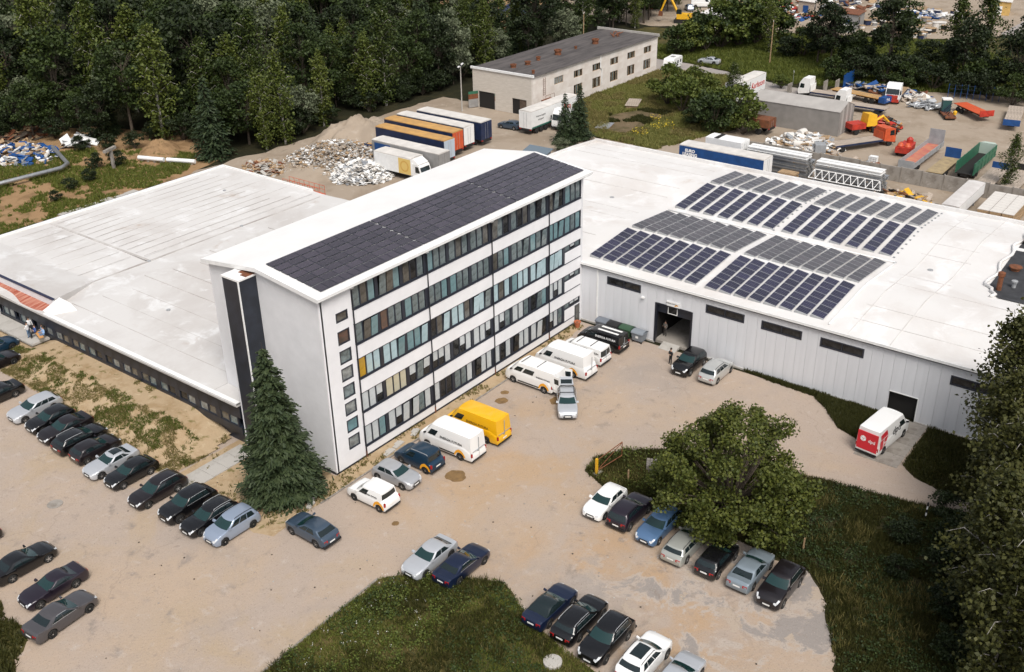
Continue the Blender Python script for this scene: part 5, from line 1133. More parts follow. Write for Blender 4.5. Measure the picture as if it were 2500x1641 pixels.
# the spruce in front of the gable
big = tree_proto('spruce', 13.6, 3.05, 91, 52000, .26, M['l_spruce'], M['bark'])
place_tree('spruce_tree', big, -4.1, 1.9, 0, 1, .4, 'big dark spruce in front of the office gable', 'tree')
# the round tree
def round_tree():
    rg = np.random.default_rng(5); Cs = []; segs = [([(0,0,0),(.1,.05,1.4),(.05,.1,3)], [.28,.22,.15])]
    for i in range(190):
        v = rg.normal(size=3); v /= np.linalg.norm(v); rad = .42+.58*rg.random()**.6; wob = 1+.06*math.sin(3*math.atan2(v[1], v[0])+1)+.06*math.sin(5*math.atan2(v[1], v[0])+2*v[2])
        c = np.array([v[0]*5.9*rad*wob, v[1]*5.9*rad*wob, 4.7+v[2]*(5.1 if v[2] > 0 else 4.3)*rad*(1+.08*math.sin(7*i))]); c[2] = max(c[2], .6)
        segs.append(([(.05,.1,2.2), tuple(c*.6+np.array([0,0,1.0])), tuple(c)], [.07,.045,.012])); k = 230; lr = .5+.5*rg.random()
        w_ = rg.normal(size=(k, 3)); w_ /= np.linalg.norm(w_, axis=1)[:, None]; q = c+w_*lr*np.array([1.1, 1.1, .8])*(.35+.85*rg.random((k, 1))); q[:, 2] = np.maximum(q[:, 2], .1); Cs.append(q)
    V, F = leaf_quads(np.concatenate(Cs), .26, up=.3, aspect=.75, rg=rg); return np_mesh('crown', V, F, [M['l_round']]), limb_mesh(segs, M['bark'])
place_tree('round_tree', round_tree(), 12.9, -29.3, -.2, 1.02, 0, 'big round leafy tree over the parked cars at right', 'tree')
# tall birches at the right edge
FB = [tree_proto('birch', 15, 3.6, 101+i, 9000, .30, leaf_mat('edge_birch_leaves' if i else 'weeping_birch_leaves', (.026,.034,.008), (.085,.084,.021), trans=.15), M['birch_bark']) for i in range(2)]  # both birch leaf materials have the same colours
for (x, y, s, rz, lab) in [(31.0,-43.6,.98,0,'tall weeping birch in front of the warehouse wall at the right edge'),(24.2,-44.8,.88,2,'weeping birch left of the right edge, over the driveway end'),(17.2,-46.8,.95,4,'dark birch at the right edge above the parking bay'),(11.6,-48.0,.9,1,'lower birch at the bottom right'),(7,-49.6,.9,3,'birch in the bottom right corner'),(26,-49.5,1.05,5,'birch half outside the right edge'),(20,-52,1.0,2.5,'birch mostly outside the right edge'),(13,-54,1.2,1.5,'tall birch shading the grass, outside the right edge'),(5,-55,1.2,.5,'tall birch shading the corner, outside the bottom edge'),(29,-53,1.2,3.5,'tall birch behind the others at the right edge')]:
    place_tree('birch_tree', FB[int(x) % 2], x, y, 0, s, rz, lab, 'tree')
for i, (x, y, s) in enumerate([(17,-44,.5),(21,-43.5,.55),(13,-45.5,.5),(24,-42,.45),(9,-47,.5),(19,-40.5,.4),(15,-41.5,.35)]): place_tree('bush', PU[i % 3], x, y, -.05, s, i*2, 'low dark bush under the birches at the right', 'bush', 'undergrowth below the birches', leafmat=M['l_dark'])

# ------------------------------------------------------------------ grass and weeds (uncountable)
def grass(name, label, poly, n, h, m, mask=None, zf=None, w_=.05, extra=None, thr=.45, cat='grass'):
    P = np.array(poly); lo, hi = P.min(0), P.max(0); lo = np.maximum(lo, -62); rg = np.random.default_rng(len(name)+n)
    X = lo[0]+(hi[0]-lo[0])*rg.random(n*4); Y = lo[1]+(hi[1]-lo[1])*rg.random(n*4); k = inpoly(X, Y, poly)
    if mask: k &= mask(X, Y)
    X, Y = X[k][:n], Y[k][:n]; n = len(X); Z = np.array([zf(a, b) for a, b in zip(X, Y)]) if zf else np.zeros(n)
    nb = 4; X = np.repeat(X, nb); Y = np.repeat(Y, nb); Z = np.repeat(Z, nb); N = len(X); a = rg.random(N)*6.283; hh = h*(.4+.9*rg.random(N)); hh *= .5+fbm(X*.6, Y*.6, 3)
    X = X+rg.normal(size=N)*.07; Y = Y+rg.normal(size=N)*.07; ww = w_*(.6+.8*rg.random(N)); dx, dy = np.cos(a)*ww, np.sin(a)*ww; ln = rg.normal(size=(N, 2))*hh[:, None]*.35
    if m.name.endswith('flowers'): Z = Z+hh*.8; dx, dy = dx*.8, dy*.8; hh = ww*.6; ln = np.stack([-dy, dx], 1)*1.6
    V = np.stack([np.stack([X-dx, Y-dy, Z], 1), np.stack([X+dx, Y+dy, Z], 1), np.stack([X+ln[:, 0], Y+ln[:, 1], Z+hh], 1)], 1).reshape(-1, 3)
    o = link(name, np_mesh(name, V, np.arange(3*N).reshape(N, 3), [m])); tag(o, label, cat, kind='stuff'); return o
patch = lambda s, t, sd: (lambda X, Y: fbm(X*s, Y*s, sd) > t)
grass('bank_grass', 'dry grass clumps on the sandy bank below the low building', BANKR, 12000, .16, M['grass_dry'], lambda X, Y: (fbm(X*1.1, Y*1.1, 3) > .48) & ((X < -4.4) | (fbm(X*.9, Y*.9, 6) > .66)) & ~((X > -4.2) & (Y > 39)), lambda x, y: bank_z(x, y)+.01, .035)
grass('bank_weeds', 'dark green weed mats on the sandy bank', BANKR, 10000, .20, M['grass'], lambda X, Y: (fbm(X*.5, Y*.5, 8)+.45*fbm(X*2.2, Y*2.2, 9) > .84) & (X < -3.9) & ~((X > -4.2) & (Y > 39)), lambda x, y: bank_z(x, y)+.01, .035)
grass('strip_weeds', 'sparse weeds along the foot of the office front', PLANT, 3500, .20, M['grass_dry'], patch(.7, .58, 5), None, .05)
grass('island_grass', 'rough grass on the island at the bottom', ISL1, 70000, .20, M['grass'], lambda X, Y: (fbm(X*.5, Y*.5, 3) > .30) & (Y > -46) & (X > -34), None, .028)
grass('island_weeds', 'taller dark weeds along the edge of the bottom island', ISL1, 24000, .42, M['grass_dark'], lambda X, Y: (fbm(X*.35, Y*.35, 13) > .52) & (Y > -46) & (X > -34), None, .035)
grass('island_flowers', 'white wild flowers among the weeds of the bottom island', ISL1, 420, .5, M['flower_w'], lambda X, Y: (fbm(X*.5, Y*.5, 33) > .52) & (Y > -17.5) & (X > -22), None, .04, cat='flowers')
grass('island_dry_grass', 'brownish dry grass in patches on the bottom island', ISL1, 14000, .3, M['grass_dry'], lambda X, Y: (fbm(X*.3, Y*.3, 53) > .50) & (Y > -46) & (X > -34), None, .03)
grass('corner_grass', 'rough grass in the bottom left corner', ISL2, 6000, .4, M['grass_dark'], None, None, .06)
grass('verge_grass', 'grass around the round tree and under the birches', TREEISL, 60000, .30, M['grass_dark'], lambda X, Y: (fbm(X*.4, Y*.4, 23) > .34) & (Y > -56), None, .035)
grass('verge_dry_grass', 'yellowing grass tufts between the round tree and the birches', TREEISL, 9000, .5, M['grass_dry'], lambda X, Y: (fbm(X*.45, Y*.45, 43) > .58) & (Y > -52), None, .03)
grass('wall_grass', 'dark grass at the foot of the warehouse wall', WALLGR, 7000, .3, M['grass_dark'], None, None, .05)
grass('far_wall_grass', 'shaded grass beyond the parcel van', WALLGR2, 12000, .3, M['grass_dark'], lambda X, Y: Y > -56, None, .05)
MEAD = [(93.5,24.5),(94,36),(98,46),(104,51.5),(140,51.8),(143,46),(144,38),(138,29),(128,26),(113,19),(106,21)]
grass('meadow_grass', 'tall meadow grass in front of the old building', MEAD, 42000, .42, M['grass_mead'], lambda X, Y: ~inpoly(X, Y, GARDEN) & (fbm(X*.25, Y*.25, 3) > .22), None, .085)
grass('meadow_dry_grass', 'yellow dry grass in the meadow', MEAD, 16000, .5, M['grass_dry'], lambda X, Y: ~inpoly(X, Y, GARDEN) & (fbm(X*.2, Y*.2, 13) > .52), None, .13)
grass('goldenrod', 'bright yellow goldenrod clumps in the meadow', MEAD, 900, 1.3, M['flower_y'], lambda X, Y: ((X-104)**2+(Y-29.5)**2 < 4) | ((X-98.5)**2+(Y-30.3)**2 < 3) | ((X-107)**2+(Y-33)**2 < 1.5), None, .12, cat='flowers')
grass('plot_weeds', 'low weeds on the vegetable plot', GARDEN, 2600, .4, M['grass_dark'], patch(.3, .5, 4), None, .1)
grass('back_meadow_grass', 'green meadow beyond the access road', [(151,60),(150.5,50),(148,38),(145,26),(150,10),(160,-14),(180,-20),(200,12),(190,44),(184,60),(160,64)], 42000, .6, M['grass'], lambda X, Y: ((X-152.3)/2.2)**2+((Y-46.4)/3.6)**2 > 1, None, .13)
grass('dug_soil_weeds', 'weeds on the dug soil behind the low building', [(-2,65),(39.6,65),(41,76),(50,84),(44,100),(30,108),(-30,112),(-30,66)], 48000, .38, M['grass'], lambda X, Y: fbm(X*.16, Y*.16, 4)+.3*fbm(X*.9, Y*.9, 14) > .56, None, .07)

def weeds(name, label, poly, n, hmax, m, mask):
    P = np.array(poly); lo, hi = np.maximum(P.min(0), -60), P.max(0); rg = np.random.default_rng(n); X = lo[0]+(hi[0]-lo[0])*rg.random(n*5); Y = lo[1]+(hi[1]-lo[1])*rg.random(n*5); k = inpoly(X, Y, poly) & mask(X, Y); X, Y = X[k][:n], Y[k][:n]
    n = len(X); hh = hmax*(.3+.9*fbm(X*.9, Y*.9, 7)); c = np.repeat(np.stack([X, Y, hh*0], 1), 7, 0); c += rg.normal(size=c.shape)*np.array([.13, .13, 0]); c[:, 2] = np.repeat(hh, 7)*rg.random(7*n)**.7
    V, F = leaf_quads(c, .13, up=.5, rg=rg); tag(link(name, np_mesh(name, V, F, [m])), label, 'weeds', kind='stuff')
weeds('leafy_weeds', 'leafy weeds along the kerb side of the bottom island', ISL1, 5200, .55, M['l_birch2'], lambda X, Y: (Y > -19) & (X > -26) & (fbm(X*.5, Y*.5, 61) > .42))
weeds('broad_weeds', 'dark broad-leaved weeds in clumps on the bottom island', ISL1, 3800, .5, M['l_broad'], lambda X, Y: (Y > -44) & (X > -30) & (fbm(X*.35, Y*.35, 67) > .56))
weeds('tip_weeds', 'leafy green weeds on the grassy tip by the swing gate', TREEISL, 2600, .6, M['l_birch2'], lambda X, Y: (Y > -25) & (fbm(X*.6, Y*.6, 71) > .36))
weeds('verge_weeds', 'brown-green weeds on the dark verge under the birches', TREEISL, 5200, .5, M['l_broad'], lambda X, Y: (Y < -30) & (Y > -54) & (fbm(X*.4, Y*.4, 73) > .48))
# ------------------------------------------------------------------ old two-storey building
OB = empty('old_building', (98, 52.3, 0), label='old two-storey cream building with dark felt roof and rusty vents at the back', cat='building')
OL, OW, OH = 42.6, 13.6, 6.9
cream = mat('stained_cream_plaster', (.62,.55,.49), .85, c2=(.74,.69,.64), scale=.35, bump=.2, bscale=6); brick = mat('pale_brickwork', (.52,.47,.41), .9, c2=(.60,.55,.49), scale=.8, stretch=(1,1,6), bump=.3, bscale=5)
felt = mat('patched_felt', (.105,.092,.088), .9, c2=(.050,.044,.043), scale=.8, stretch=(.25,1.5,1), bump=.4)
holes = []
for k in range(6): holes.append((6.5+k*6.17, 9.35+k*6.17, 4.35, 5.65))
for k in range(1, 6): holes.append((6.55+k*6.17, 9.3+k*6.17, 1.15, 3.05))
mb = MB(); mb.box(0.15, OL, 3.0, OW, 0, OH-.25); mb.obj('core', M['dark'], OB)
for (z0, z1, hs) in ((0, 1.15, []), (1.15, 3.05, [h for h in holes if h[2] < 2]), (3.05, 4.35, []), (4.35, 5.65, [h for h in holes if h[2] > 2]), (5.65, 6.9, [])):
    x = 0
    for h in hs: box('wall_section', cream, OB, x, h[0], 0, .3, z0, z1); x = h[1]
    box('wall_section', cream, OB, x, OL, 0, .3, z0, z1)
for i, h in enumerate(holes):
    wd = empty('window'); wd.parent = OB; wd.location = ((h[0]+h[1])/2, 0, h[2]); hw_, hh = (h[1]-h[0])/2, h[3]-h[2]
    f = MB(); f.box(-hw_,hw_,.08,.16,0,.08); f.box(-hw_,hw_,.08,.16,hh-.08,hh); f.box(-hw_,-hw_+.08,.08,.16,.08,hh-.08); f.box(hw_-.08,hw_,.08,.16,.08,hh-.08)
    for q in (-.5, 0, .5): f.box(hw_*q-.03, hw_*q+.03, .09, .15, .08, hh-.08)
    f.obj('frame', M['wood'], wd)
    for q in range(4):
        a = -hw_+.08+(2*hw_-.16)*q/4; g_ = MB(); g_.box(a, a+(2*hw_-.16)/4, .13, .16, .08, hh-.08); g_.obj('pane', PANES[['dark','grey','dark','brown','dark','pale'][(i*3+q) % 6 if i != 0 else 5]], wd)
# gable with two gateways
for (y0, y1, z0, z1) in ((0,6.0,2.75,OH),(6.0,8.6,0,OH),(8.6,12.3,3.0,OH),(12.3,OW,0,OH),(0,1.4,0,2.75),(4.6,6.0,0,2.75)): box('gable_section', brick, OB, -.0 if z0 else .001, .3, y0+(.301 if y0 == 0 else 0), y1, z0, z1)
mb = MB(); mb.box(.3, 3.0, 1.4, 4.6, 0, .01); mb.box(2.9, 3.0, .4, 13, 0, 6); mb.obj('gateway_room', M['dark'], OB)
box('closed_gate', mat('brown_gate', (.10,.07,.05), .8, var=.3, scale=2), OB, .16, .22, 1.4, 4.6, 0, 2.75)
for (y, a_, par) in ((12.4, 62, 'a'), (8.5, -70, 'b')):
    gt = empty('gate_leaf'); gt.parent = OB; gt.location = (-.05, y, 0); gt.rotation_euler = (0, 0, R(90+a_) if par == 'a' else R(90-a_+180))
    for (z0, z1, m) in ((.1, 1.6, M['steel']), (1.6, 2.5, M['rust']), (2.5, 3.0, M['green_paint'])): q = MB(); q.box(0, 1.9, -.04, .04, z0, z1-.01); q.obj('sheet', m, gt)
box('rear_wall', brick, OB, 0.3, OL, OW-.3, OW, 0, OH); box('end_wall', brick, OB, OL-.3, OL, .3, OW-.3, 0, OH)
mb = MB(); mb.grid([[(x, y, OH+.12+.05*float(fbm(x*.5, y*.5, 1))) for y in np.linspace(-.3, OW+.25, 10)] for x in np.linspace(-.1, OL+.1, 26)]); mb.obj('roof', felt, OB, smooth=True)
box('roof_slab', M['concrete_d'], OB, -.12, OL+.1, -.28, OW+.24, OH, OH+.1); box('parapet', M['white_metal'], OB, -.2, .06, -.3, OW+.3, OH+.02, OH+.42); box('parapet', M['concrete'], OB, OL-.1, OL+.2, -.3, OW+1.0, OH+.02, OH+.55)
for (x, y, h, r_) in ((29.3,6.35,.95,.75),(17.2,6.8,.95,.75),(11.2,7,.7,.45),(7.3,6.5,.6,.6),(4.0,7.3,.6,.6),(23.3,6.9,.5,.3),(2.2,1.5,.6,.3)):
    mb = MB(); mb.lathe([(r_*.85,0),(r_*.8,h*.7),(r_,h*.72),(r_,h),(r_*.7,h),(r_*.7,h*.7)], 12, c=(x,y,OH+.15)); mb.obj('roof_vent', M['rust'], OB, smooth=40)
mb = MB()
for k in range(7): mb.tube([(36.5+.3*k, 6+rnd.random()*2, OH+.2), (38+.4*k, 8.5-rnd.random()*2, OH+.5+.3*rnd.random())], .09, 6)
mb.obj('rusty_roof_frame', M['rust'], OB)
mb = MB(); mb.tube([(21.4,-.12,7.0),(21.4,-.12,4.6),(21.9,-.12,4.3),(21.9,-.12,1.6)], .1, 8); mb.obj('downpipe', M['white_metal'], OB)
mb = MB(); mb.box(3.0,4.4,-.05,.0,.0,0.01); 
for x in (3.0, 3.6): mb.tube([(x,-.12,3.2),(x,-.12,6.3)], .03, 5)
for k in range(8): mb.tube([(3.0,-.12,3.3+k*.38),(3.6,-.12,3.3+k*.38)], .02, 5)
mb.box(2.4,5.0,-1.1,-.05,2.4,2.48)
for x in (2.4, 3.7, 5.0): mb.tube([(x,-1.08,0),(x,-1.08,3.4)], .03, 5)
mb.tube([(2.4,-1.08,3.4),(5,-1.08,3.4)], .03, 5); mb.obj('fire_escape', M['rust'], OB)

# ------------------------------------------------------------------ trailers and lorries
def truck_wheels(t, xs_, hw_, r_=.5):
    for x in xs_:
        for s_ in (1, -1): wheel(t, x, s_*(hw_-.18), r_, .32, True)
def trailer(name, x0, x1, y0, y1, zt, rear, side_m, roof_m, rear_m, label, front_m=None, stripe=None, zb=1.05, cat='trailer', ribs=False, group=None):
    """long axis along the longer side; rear: '-x' '+x' '-y' '+y'"""
    Lx, Ly = x1-x0, y1-y0; lon = max(Lx, Ly); wid_ = min(Lx, Ly); a = {'-x': 0, '+x': math.pi, '-y': math.pi/2, '+y': -math.pi/2}[rear]
    t = empty(name, ((x0+x1)/2, (y0+y1)/2, 0), a, label, cat, group); h2, w2 = lon/2, wid_/2
    for s_ in (1, -1): q = MB(); q.box(-h2+.06, h2-.06, s_*(w2-.05), s_*w2, zb, zt-.12); q.obj('side_curtain', side_m, t)
    q = MB(); n = 9
    q.grid([[(lerp(-h2, h2, i/30), lerp(-w2, w2, k/n), zt-.0+.05*math.sin(math.pi*k/n)+.02*math.sin(i*1.7)*math.sin(math.pi*k/n)) for k in range(n+1)] for i in range(31)]); q.box(-h2, h2, -w2, w2, zt-.12, zt-.005); q.obj('roof', roof_m, t)
    for s_ in (1, -1):
        q = MB(); q.box(-h2-.02, -h2+.06, .02*s_, s_*w2, zb, zt-.12); dd = q.obj('rear_door', rear_m, t)
        q = MB(); q.box(-h2-.05, -h2-.021, s_*.3-.02, s_*.3+.02, zb+.1, zt-.3); q.obj('lock_bar', M['steel'], dd)
        q = MB(); q.box(-h2-.04, -h2+.05, s_*(w2-.4), s_*(w2-.06), zb-.22, zb-.06); q.obj('taillight', M['lamp_r'], t)
    q = MB(); q.box(h2-.06, h2, -w2, w2, zb, zt-.12); q.obj('front_wall', front_m or side_m, t)
    q = MB(); q.box(-h2, h2, -w2, w2, zb-.08, zb); q.box(-h2+.1, h2-.3, -.5, .5, zb-.4, zb-.08); q.box(-h2, -h2+.1, -w2+.1, w2-.1, zb-.5, zb-.08); q.obj('chassis', M['black'], t)
    truck_wheels(t, (-h2+1.6, -h2+2.9, -h2+4.2) if lon > 9 else (-h2+1.8,), w2)
    if lon > 9:
        for s_ in (1, -1): q = MB(); q.box(h2-2.7, h2-2.55, s_*(w2-.5), s_*(w2-.35), 0, zb-.1); q.obj('landing_leg', M['grey_metal'], t)
    return t
def cab(name, x, y, head, pm, label, low=None, deck=None, length=6.2, cat='truck', group=None, hi=True):
    """road tractor: origin at ground under the cab front axle, +x forward"""
    t = empty(name, (x, y, 0), R(head), label, cat, group); w2 = 1.22; top = 3.55 if hi else 2.9
    prof = [(1.35,.55),(1.42,1.0),(1.38,1.75),(1.12,2.75),(.55,top),(-.75,top),(-.8,.95)]
    q = MB(); a = [(px, -w2, pz) for px, pz in prof]; b = [(px, w2, pz) for px, pz in prof]; q.face(a); q.face(b[::-1]); q.grid([a+[a[0]], b+[b[0]]]); q.obj('cab', pm, t)
    q = MB(); q.grid([[(1.395,-w2*.94,1.78),(1.395,w2*.94,1.78)],[(1.145,-w2*.9,2.72),(1.145,w2*.9,2.72)]]); q.obj('windscreen', M['glass_car'], t)
    for s_ in (1, -1):
        q = MB(); q.face([(px, s_*(w2+.012), pz) for px, pz in ((1.1,1.72),(.25,1.72),(.2,2.5),(.95,2.55))]); q.obj('side_window', M['glass_car'], t)
        q = MB(); q.box(1.2, 1.35, s_*(w2+.05), s_*(w2+.25), 1.8, 2.5); q.obj('mirror', M['black'], t)
        q = MB(); q.box(1.37, 1.45, s_*.7, s_*1.12, .72, .95); q.obj('headlight', M['lamp_w'], t)
    q = MB(); q.box(1.30, 1.46, -w2, w2, .42, 1.0 if low else .72); q.box(1.425, 1.45, -w2*.8, w2*.8, 1.02, 1.7) if low else None; q.obj('front_panel', low or M['black'], t)
    q = MB(); q.box(-length+1.4, -.8, -.45, .45, .75, 1.0); q.obj('chassis', M['black'], t)
    if deck:
        q = MB(); q.box(-length+1.2, -1.0, -1.22, 1.22, 1.05, 1.2); d0 = q.obj('flat_bed', deck, t)
        q = MB(); q.box(-length+1.2, -1.0, -1.26, -1.221, .92, 1.21); q.box(-length+1.2, -1.0, 1.221, 1.26, .92, 1.21); q.obj('side_rail', M['navy_tarp'], d0)
        q = MB(); q.box(-1.05, -.98, -1.2, 1.2, 1.2, 2.4); q.obj('headboard', pm, t)
    else:
        q = MB(); q.box(-2.0, -.9, -1.1, -.5, .5, 1.0); q.box(-2.0, -.9, .5, 1.1, .5, 1.0); q.obj('fuel_tank', M['alu'], t)
    truck_wheels(t, (.35, -3.0) if not deck else (.35, -length+2.6), w2); return t
T1 = trailer('semi_trailer', 78.9, 81.6, 48.5, 62.4, 4.0, '-y', M['navy_tarp'], M['pale_tarp'], M['navy_tarp'], 'navy semi-trailer with pale roof, the farthest of the parked row')
T2 = trailer('semi_trailer', 75.2, 77.7, 49.0, 63.5, 4.0, '-y', M['navy_tarp'], M['pale_tarp'], M['white_metal'], 'semi-trailer with white rear doors and grey roof, second farthest')
T3 = trailer('semi_trailer', 71.9, 74.4, 48.5, 63.2, 4.0, '-y', M['navy_tarp'], M['orange_tarp'], M['redorange'], 'semi-trailer with ochre roof and bright red rear doors')
T4 = trailer('semi_trailer', 67.8, 70.2, 46.7, 61.2, 4.0, '-y', M['navy_tarp'], M['orange_tarp'], mat('pale_blue_doors', (.45,.52,.60), .5), 'semi-trailer with ochre roof and pale blue rear doors')
T5 = trailer('semi_trailer', 62.3, 64.8, 43.0, 56.6, 4.0, '-y', M['grey_tarp'], M['pale_tarp'], M['grey_tarp'], 'plain grey semi-trailer behind the white box lorry')
q = MB(); q.box(3.0, 6.3, 1.251, 1.262, 2.2, 3.6); q.obj('blue_sign_patch', M['blue'], T5)
BT = trailer('box_lorry', 59.4, 62.0, 45.9, 53.4, 3.5, '+y', M['white_metal'], M['pale_tarp'], M['white_metal'], 'white box lorry with a yellow circle on its side, by the rubble', cat='truck', zb=.95)
q = MB(); q.box(1.2, 3.62, -1.312, -1.302, .98, 3.3); q.obj('yellow_panel', mat('pale_yellow_print', (.70,.50,.16), .5), BT)
q = MB(); q.grid([[(2.4+r_*math.cos(a), -1.318, 2.15+r_*math.sin(a)) for a in np.linspace(0, 6.2832, 25)] for r_ in (.85, .62)]); q.obj('ring_print', mat('ochre_print', (.62,.36,.08), .5), BT)
prof = [(3.80,.6),(5.45,.6),(5.5,1.5),(5.1,2.5),(4.7,2.75),(3.80,2.75)]
q = MB(); a = [(x, -1.15, z) for x, z in prof]; b = [(x, 1.15, z) for x, z in prof]; q.face(a); q.face(b[::-1]); q.grid([a+[a[0]], b+[b[0]]]); cb_ = q.obj('cab', M['white_metal'], BT)
q = MB(); q.face([(5.49,-1.0,1.55),(5.49,1.0,1.55),(5.13,1.0,2.42),(5.13,-1.0,2.42)]); q.obj('windscreen', M['glass_car'], cb_)
for s_ in (1, -1): q = MB(); q.face([(x, s_*1.165, z) for x, z in ((5.3,1.5),(4.4,1.5),(4.4,2.4),(5.0,2.4))]); q.obj('side_window', M['glass_car'], cb_)
q = MB(); q.hexa([(3.8,-1.1,2.76),(5.0,-1.1,2.76),(5.0,1.1,2.76),(3.8,1.1,2.76),(3.78,-1.1,3.4),(4.0,-1.0,3.4),(4.0,1.0,3.4),(3.78,1.1,3.4)]); q.obj('wind_deflector', M['white_metal'], cb_)
for s_ in (1, -1): wheel(BT, 4.6, s_*1.0, .45, .3, True)
LT = trailer('semi_trailer', 88.6, 102.2, 45.6, 48.2, 4.0, '-x', M['white_metal'], M['pale_tarp'], M['white_metal'], 'long white semi-trailer with green skirt parked before the old building')
for s_ in (1, -1): q = MB(); q.box(-6.7, 6.7, s_*1.301, s_*1.315, 1.06, 1.32); q.obj('green_skirt', mat('dark_green_stripe', (.02,.12,.09), .5), LT)
lettering(LT, 'Lan', 1.5, M['text_red'], (3.6, -1.33, 2.7), 'R', 0, .02); lettering(LT, 'Volume Logistic', .42, M['text_dark'], (-4.2, -1.33, 2.9), 'R'); lettering(LT, 'transport', .42, M['text_dark'], (-4.2, -1.33, 2.3), 'R')
cab('road_tractor', 94.6, 43.6, 180, M['white_metal'], 'white road tractor half hidden by the small spruces')
KT = trailer('box_trailer', 123.6, 135.2, 25.7, 28.2, 4.1, '-x', M['white_metal'], M['pale_tarp'], M['white_metal'], 'white box trailer with slanted red lettering beside the meadow')
ko = lettering(KT, 'Karlsson', 1.55, M['text_red'], (2.6, -1.28, 2.55), 'R', 0, .015)
q = MB(); q.hexa([(-1.2,-1.27,1.1),(-.9,-1.27,1.1),(-.5,-1.27,3.6),(-.8,-1.27,3.6),(-1.2,-1.262,1.1),(-.9,-1.262,1.1),(-.5,-1.262,3.6),(-.8,-1.262,3.6)]); q.obj('grey_slash', M['grey_metal'], KT)
EL = trailer('semi_trailer', 86.4, 89.2, 3.0, 16.6, 4.0, '-y', M['blue'], M['pale_tarp'], M['white_metal'], 'bright blue semi-trailer with white lettering along the back of the warehouse')
lettering(EL, 'EURO', .62, M['text_white'], (5.0, 1.42, 3.25), 'L', 0, .03); lettering(EL, 'LEASING', .62, M['text_white'], (5.0, 1.42, 2.68), 'L', 0, .03); lettering(EL, 'TRAILERS', .5, M['text_white'], (-4.8, 1.42, 1.5), 'L', 0, .02)
SHD = trailer('container', 91.9, 94.7, 9.3, 15.2, 4.0, '-y', M['white_metal'], M['white_metal'], M['white_metal'], 'white site container with a dark roof hatch behind the blue trailer', cat='container')
q = MB(); q.box(-1.6+2.5, -.9+2.5, -1.3, 1.3, 4.06, 4.09); q.obj('roof_hatch', M['dark'], SHD)
# ------------------------------------------------------------------ storage tent
TN = empty('storage_tent', (119.4, 11.6, 0), label='long grey storage tent with shallow ridge in the scrap yard', cat='tent'); tentm = mat('grey_tent_sheet', (.24,.225,.21), .75, var=.1, scale=.6); tentr = mat('pale_tent_roof', (.36,.34,.32), .7, var=.1, scale=.4)
for s_ in (1, -1):
    q = MB(); q.box(s_*3.0, s_*3.12, -7.7, 7.7, 0, 4.0); q.obj('side_wall', tentm, TN)
    q = MB(); q.hexa([(s_*3.2,-7.8,3.95),(0,-7.8,5.05),(0,7.8,5.05),(s_*3.2,7.8,3.95),(s_*3.2,-7.8,4.03),(0,-7.8,5.13),(0,7.8,5.13),(s_*3.2,7.8,4.03)]); q.obj('roof_sheet', tentr, TN)
    for k in range(7): x0 = -3.1+k*6.2/7; q = MB(); q.hexa([(x0+.02,s_*7.70,0),(x0+.84,s_*7.70,0),(x0+.84,s_*7.76,0),(x0+.02,s_*7.76,0)]+[(x, s_*yy, 4.0+1.05*(1-abs(x)/3.1)) for x, yy in ((x0+.02,7.70),(x0+.84,7.70),(x0+.84,7.76),(x0+.02,7.76))]); q.obj('end_strip', tentr if k % 2 else tentm, TN)
# ------------------------------------------------------------------ concrete fence
CW = empty('concrete_wall', (99.6, -10, 0), label='weathered concrete panel wall dividing the scrap yard from the warehouse', cat='wall')
for k in range(14):
    y0 = 22-k*3.02; q = box('wall_slab', M['concrete_d'], CW, -.08, .08, y0-3.0, y0, 0, 2.1+.06*(k % 3)); 
    box('post', M['concrete_d'], CW, -.14, .14, y0-.06, y0+.06, 0, 2.3)
BF = empty('blue_fence', (147, 15.2, 0), label='blue sheet fence with concrete panels behind the white lorries', cat='fence')
for k in range(6):
    box('fence_sheet', M['blue'], BF, -.04+k*.9, .86+k*.9, -.03, .03, .4, 2.6+.15*(k % 2)); 
for k in range(5): box('fence_slab', M['concrete_d'], BF, -9.6+k*1.9, -7.72+k*1.9, 6.9-k*1.55, 7.02-k*1.55, 0, 1.9)
MF = empty('mesh_fence', (152.2, -7, 0), label='dark blue mesh fence panels at the edge of the scrap yard', cat='fence')
for k in range(9): q = MB(); q.tube([(.25*k-1, 4-k*1.05, 0), (.25*k-1, 4-k*1.05, 2.6)], .05, 6); q.obj('post', M['blue'], MF)
for k in range(8):
    q = MB()
    for z in (.3, 1.0, 1.7, 2.4): q.tube([(.25*k-1, 4-k*1.05, z), (.25*(k+1)-1, 4-(k+1)*1.05, z)], .02, 4)
    q.obj('mesh_panel', M['navy_tarp'], MF)
# ------------------------------------------------------------------ lorries of the scrap yard
cab('flatbed_lorry', 138.3, 18.6, 90, M['white_metal'], 'white flatbed lorry nearest the blue fence', deck=M['plank'], length=10)
cab('flatbed_lorry', 133.5, 9.8, 90, M['white_metal'], 'white flatbed lorry beside the end of the tent', deck=M['plank'], length=9)
cab('flatbed_lorry', 142.4, 4.0, 188, M['white_metal'], 'white lorry with bright red front facing the yard', low=M['red'], deck=M['wood'], length=9)
ol = cab('flatbed_lorry', 116.3, -3.6, -32, M['redorange'], 'orange-red lorry with long pale plank bed', deck=M['plank'], length=11, hi=False)
FO = empty('flat_trailer', (141.2, 10.2, 0), R(78), 'flat trailer with orange planks and a blue tail box', 'trailer')
for k in range(6): box('plank', M['orange_tarp'] if k % 2 else M['wood'], FO, -5, 5, -1.2+k*.4, -.82+k*.4, 1.1, 1.2)
box('chassis', M['rust'], FO, -5, 5, -.5, .5, .7, 1.1); box('tail_box', M['blue'], FO, -6.3, -5.1, -1.25, 1.25, .5, 1.5); truck_wheels(FO, (-3.6, -2.4), 1.2, .45)
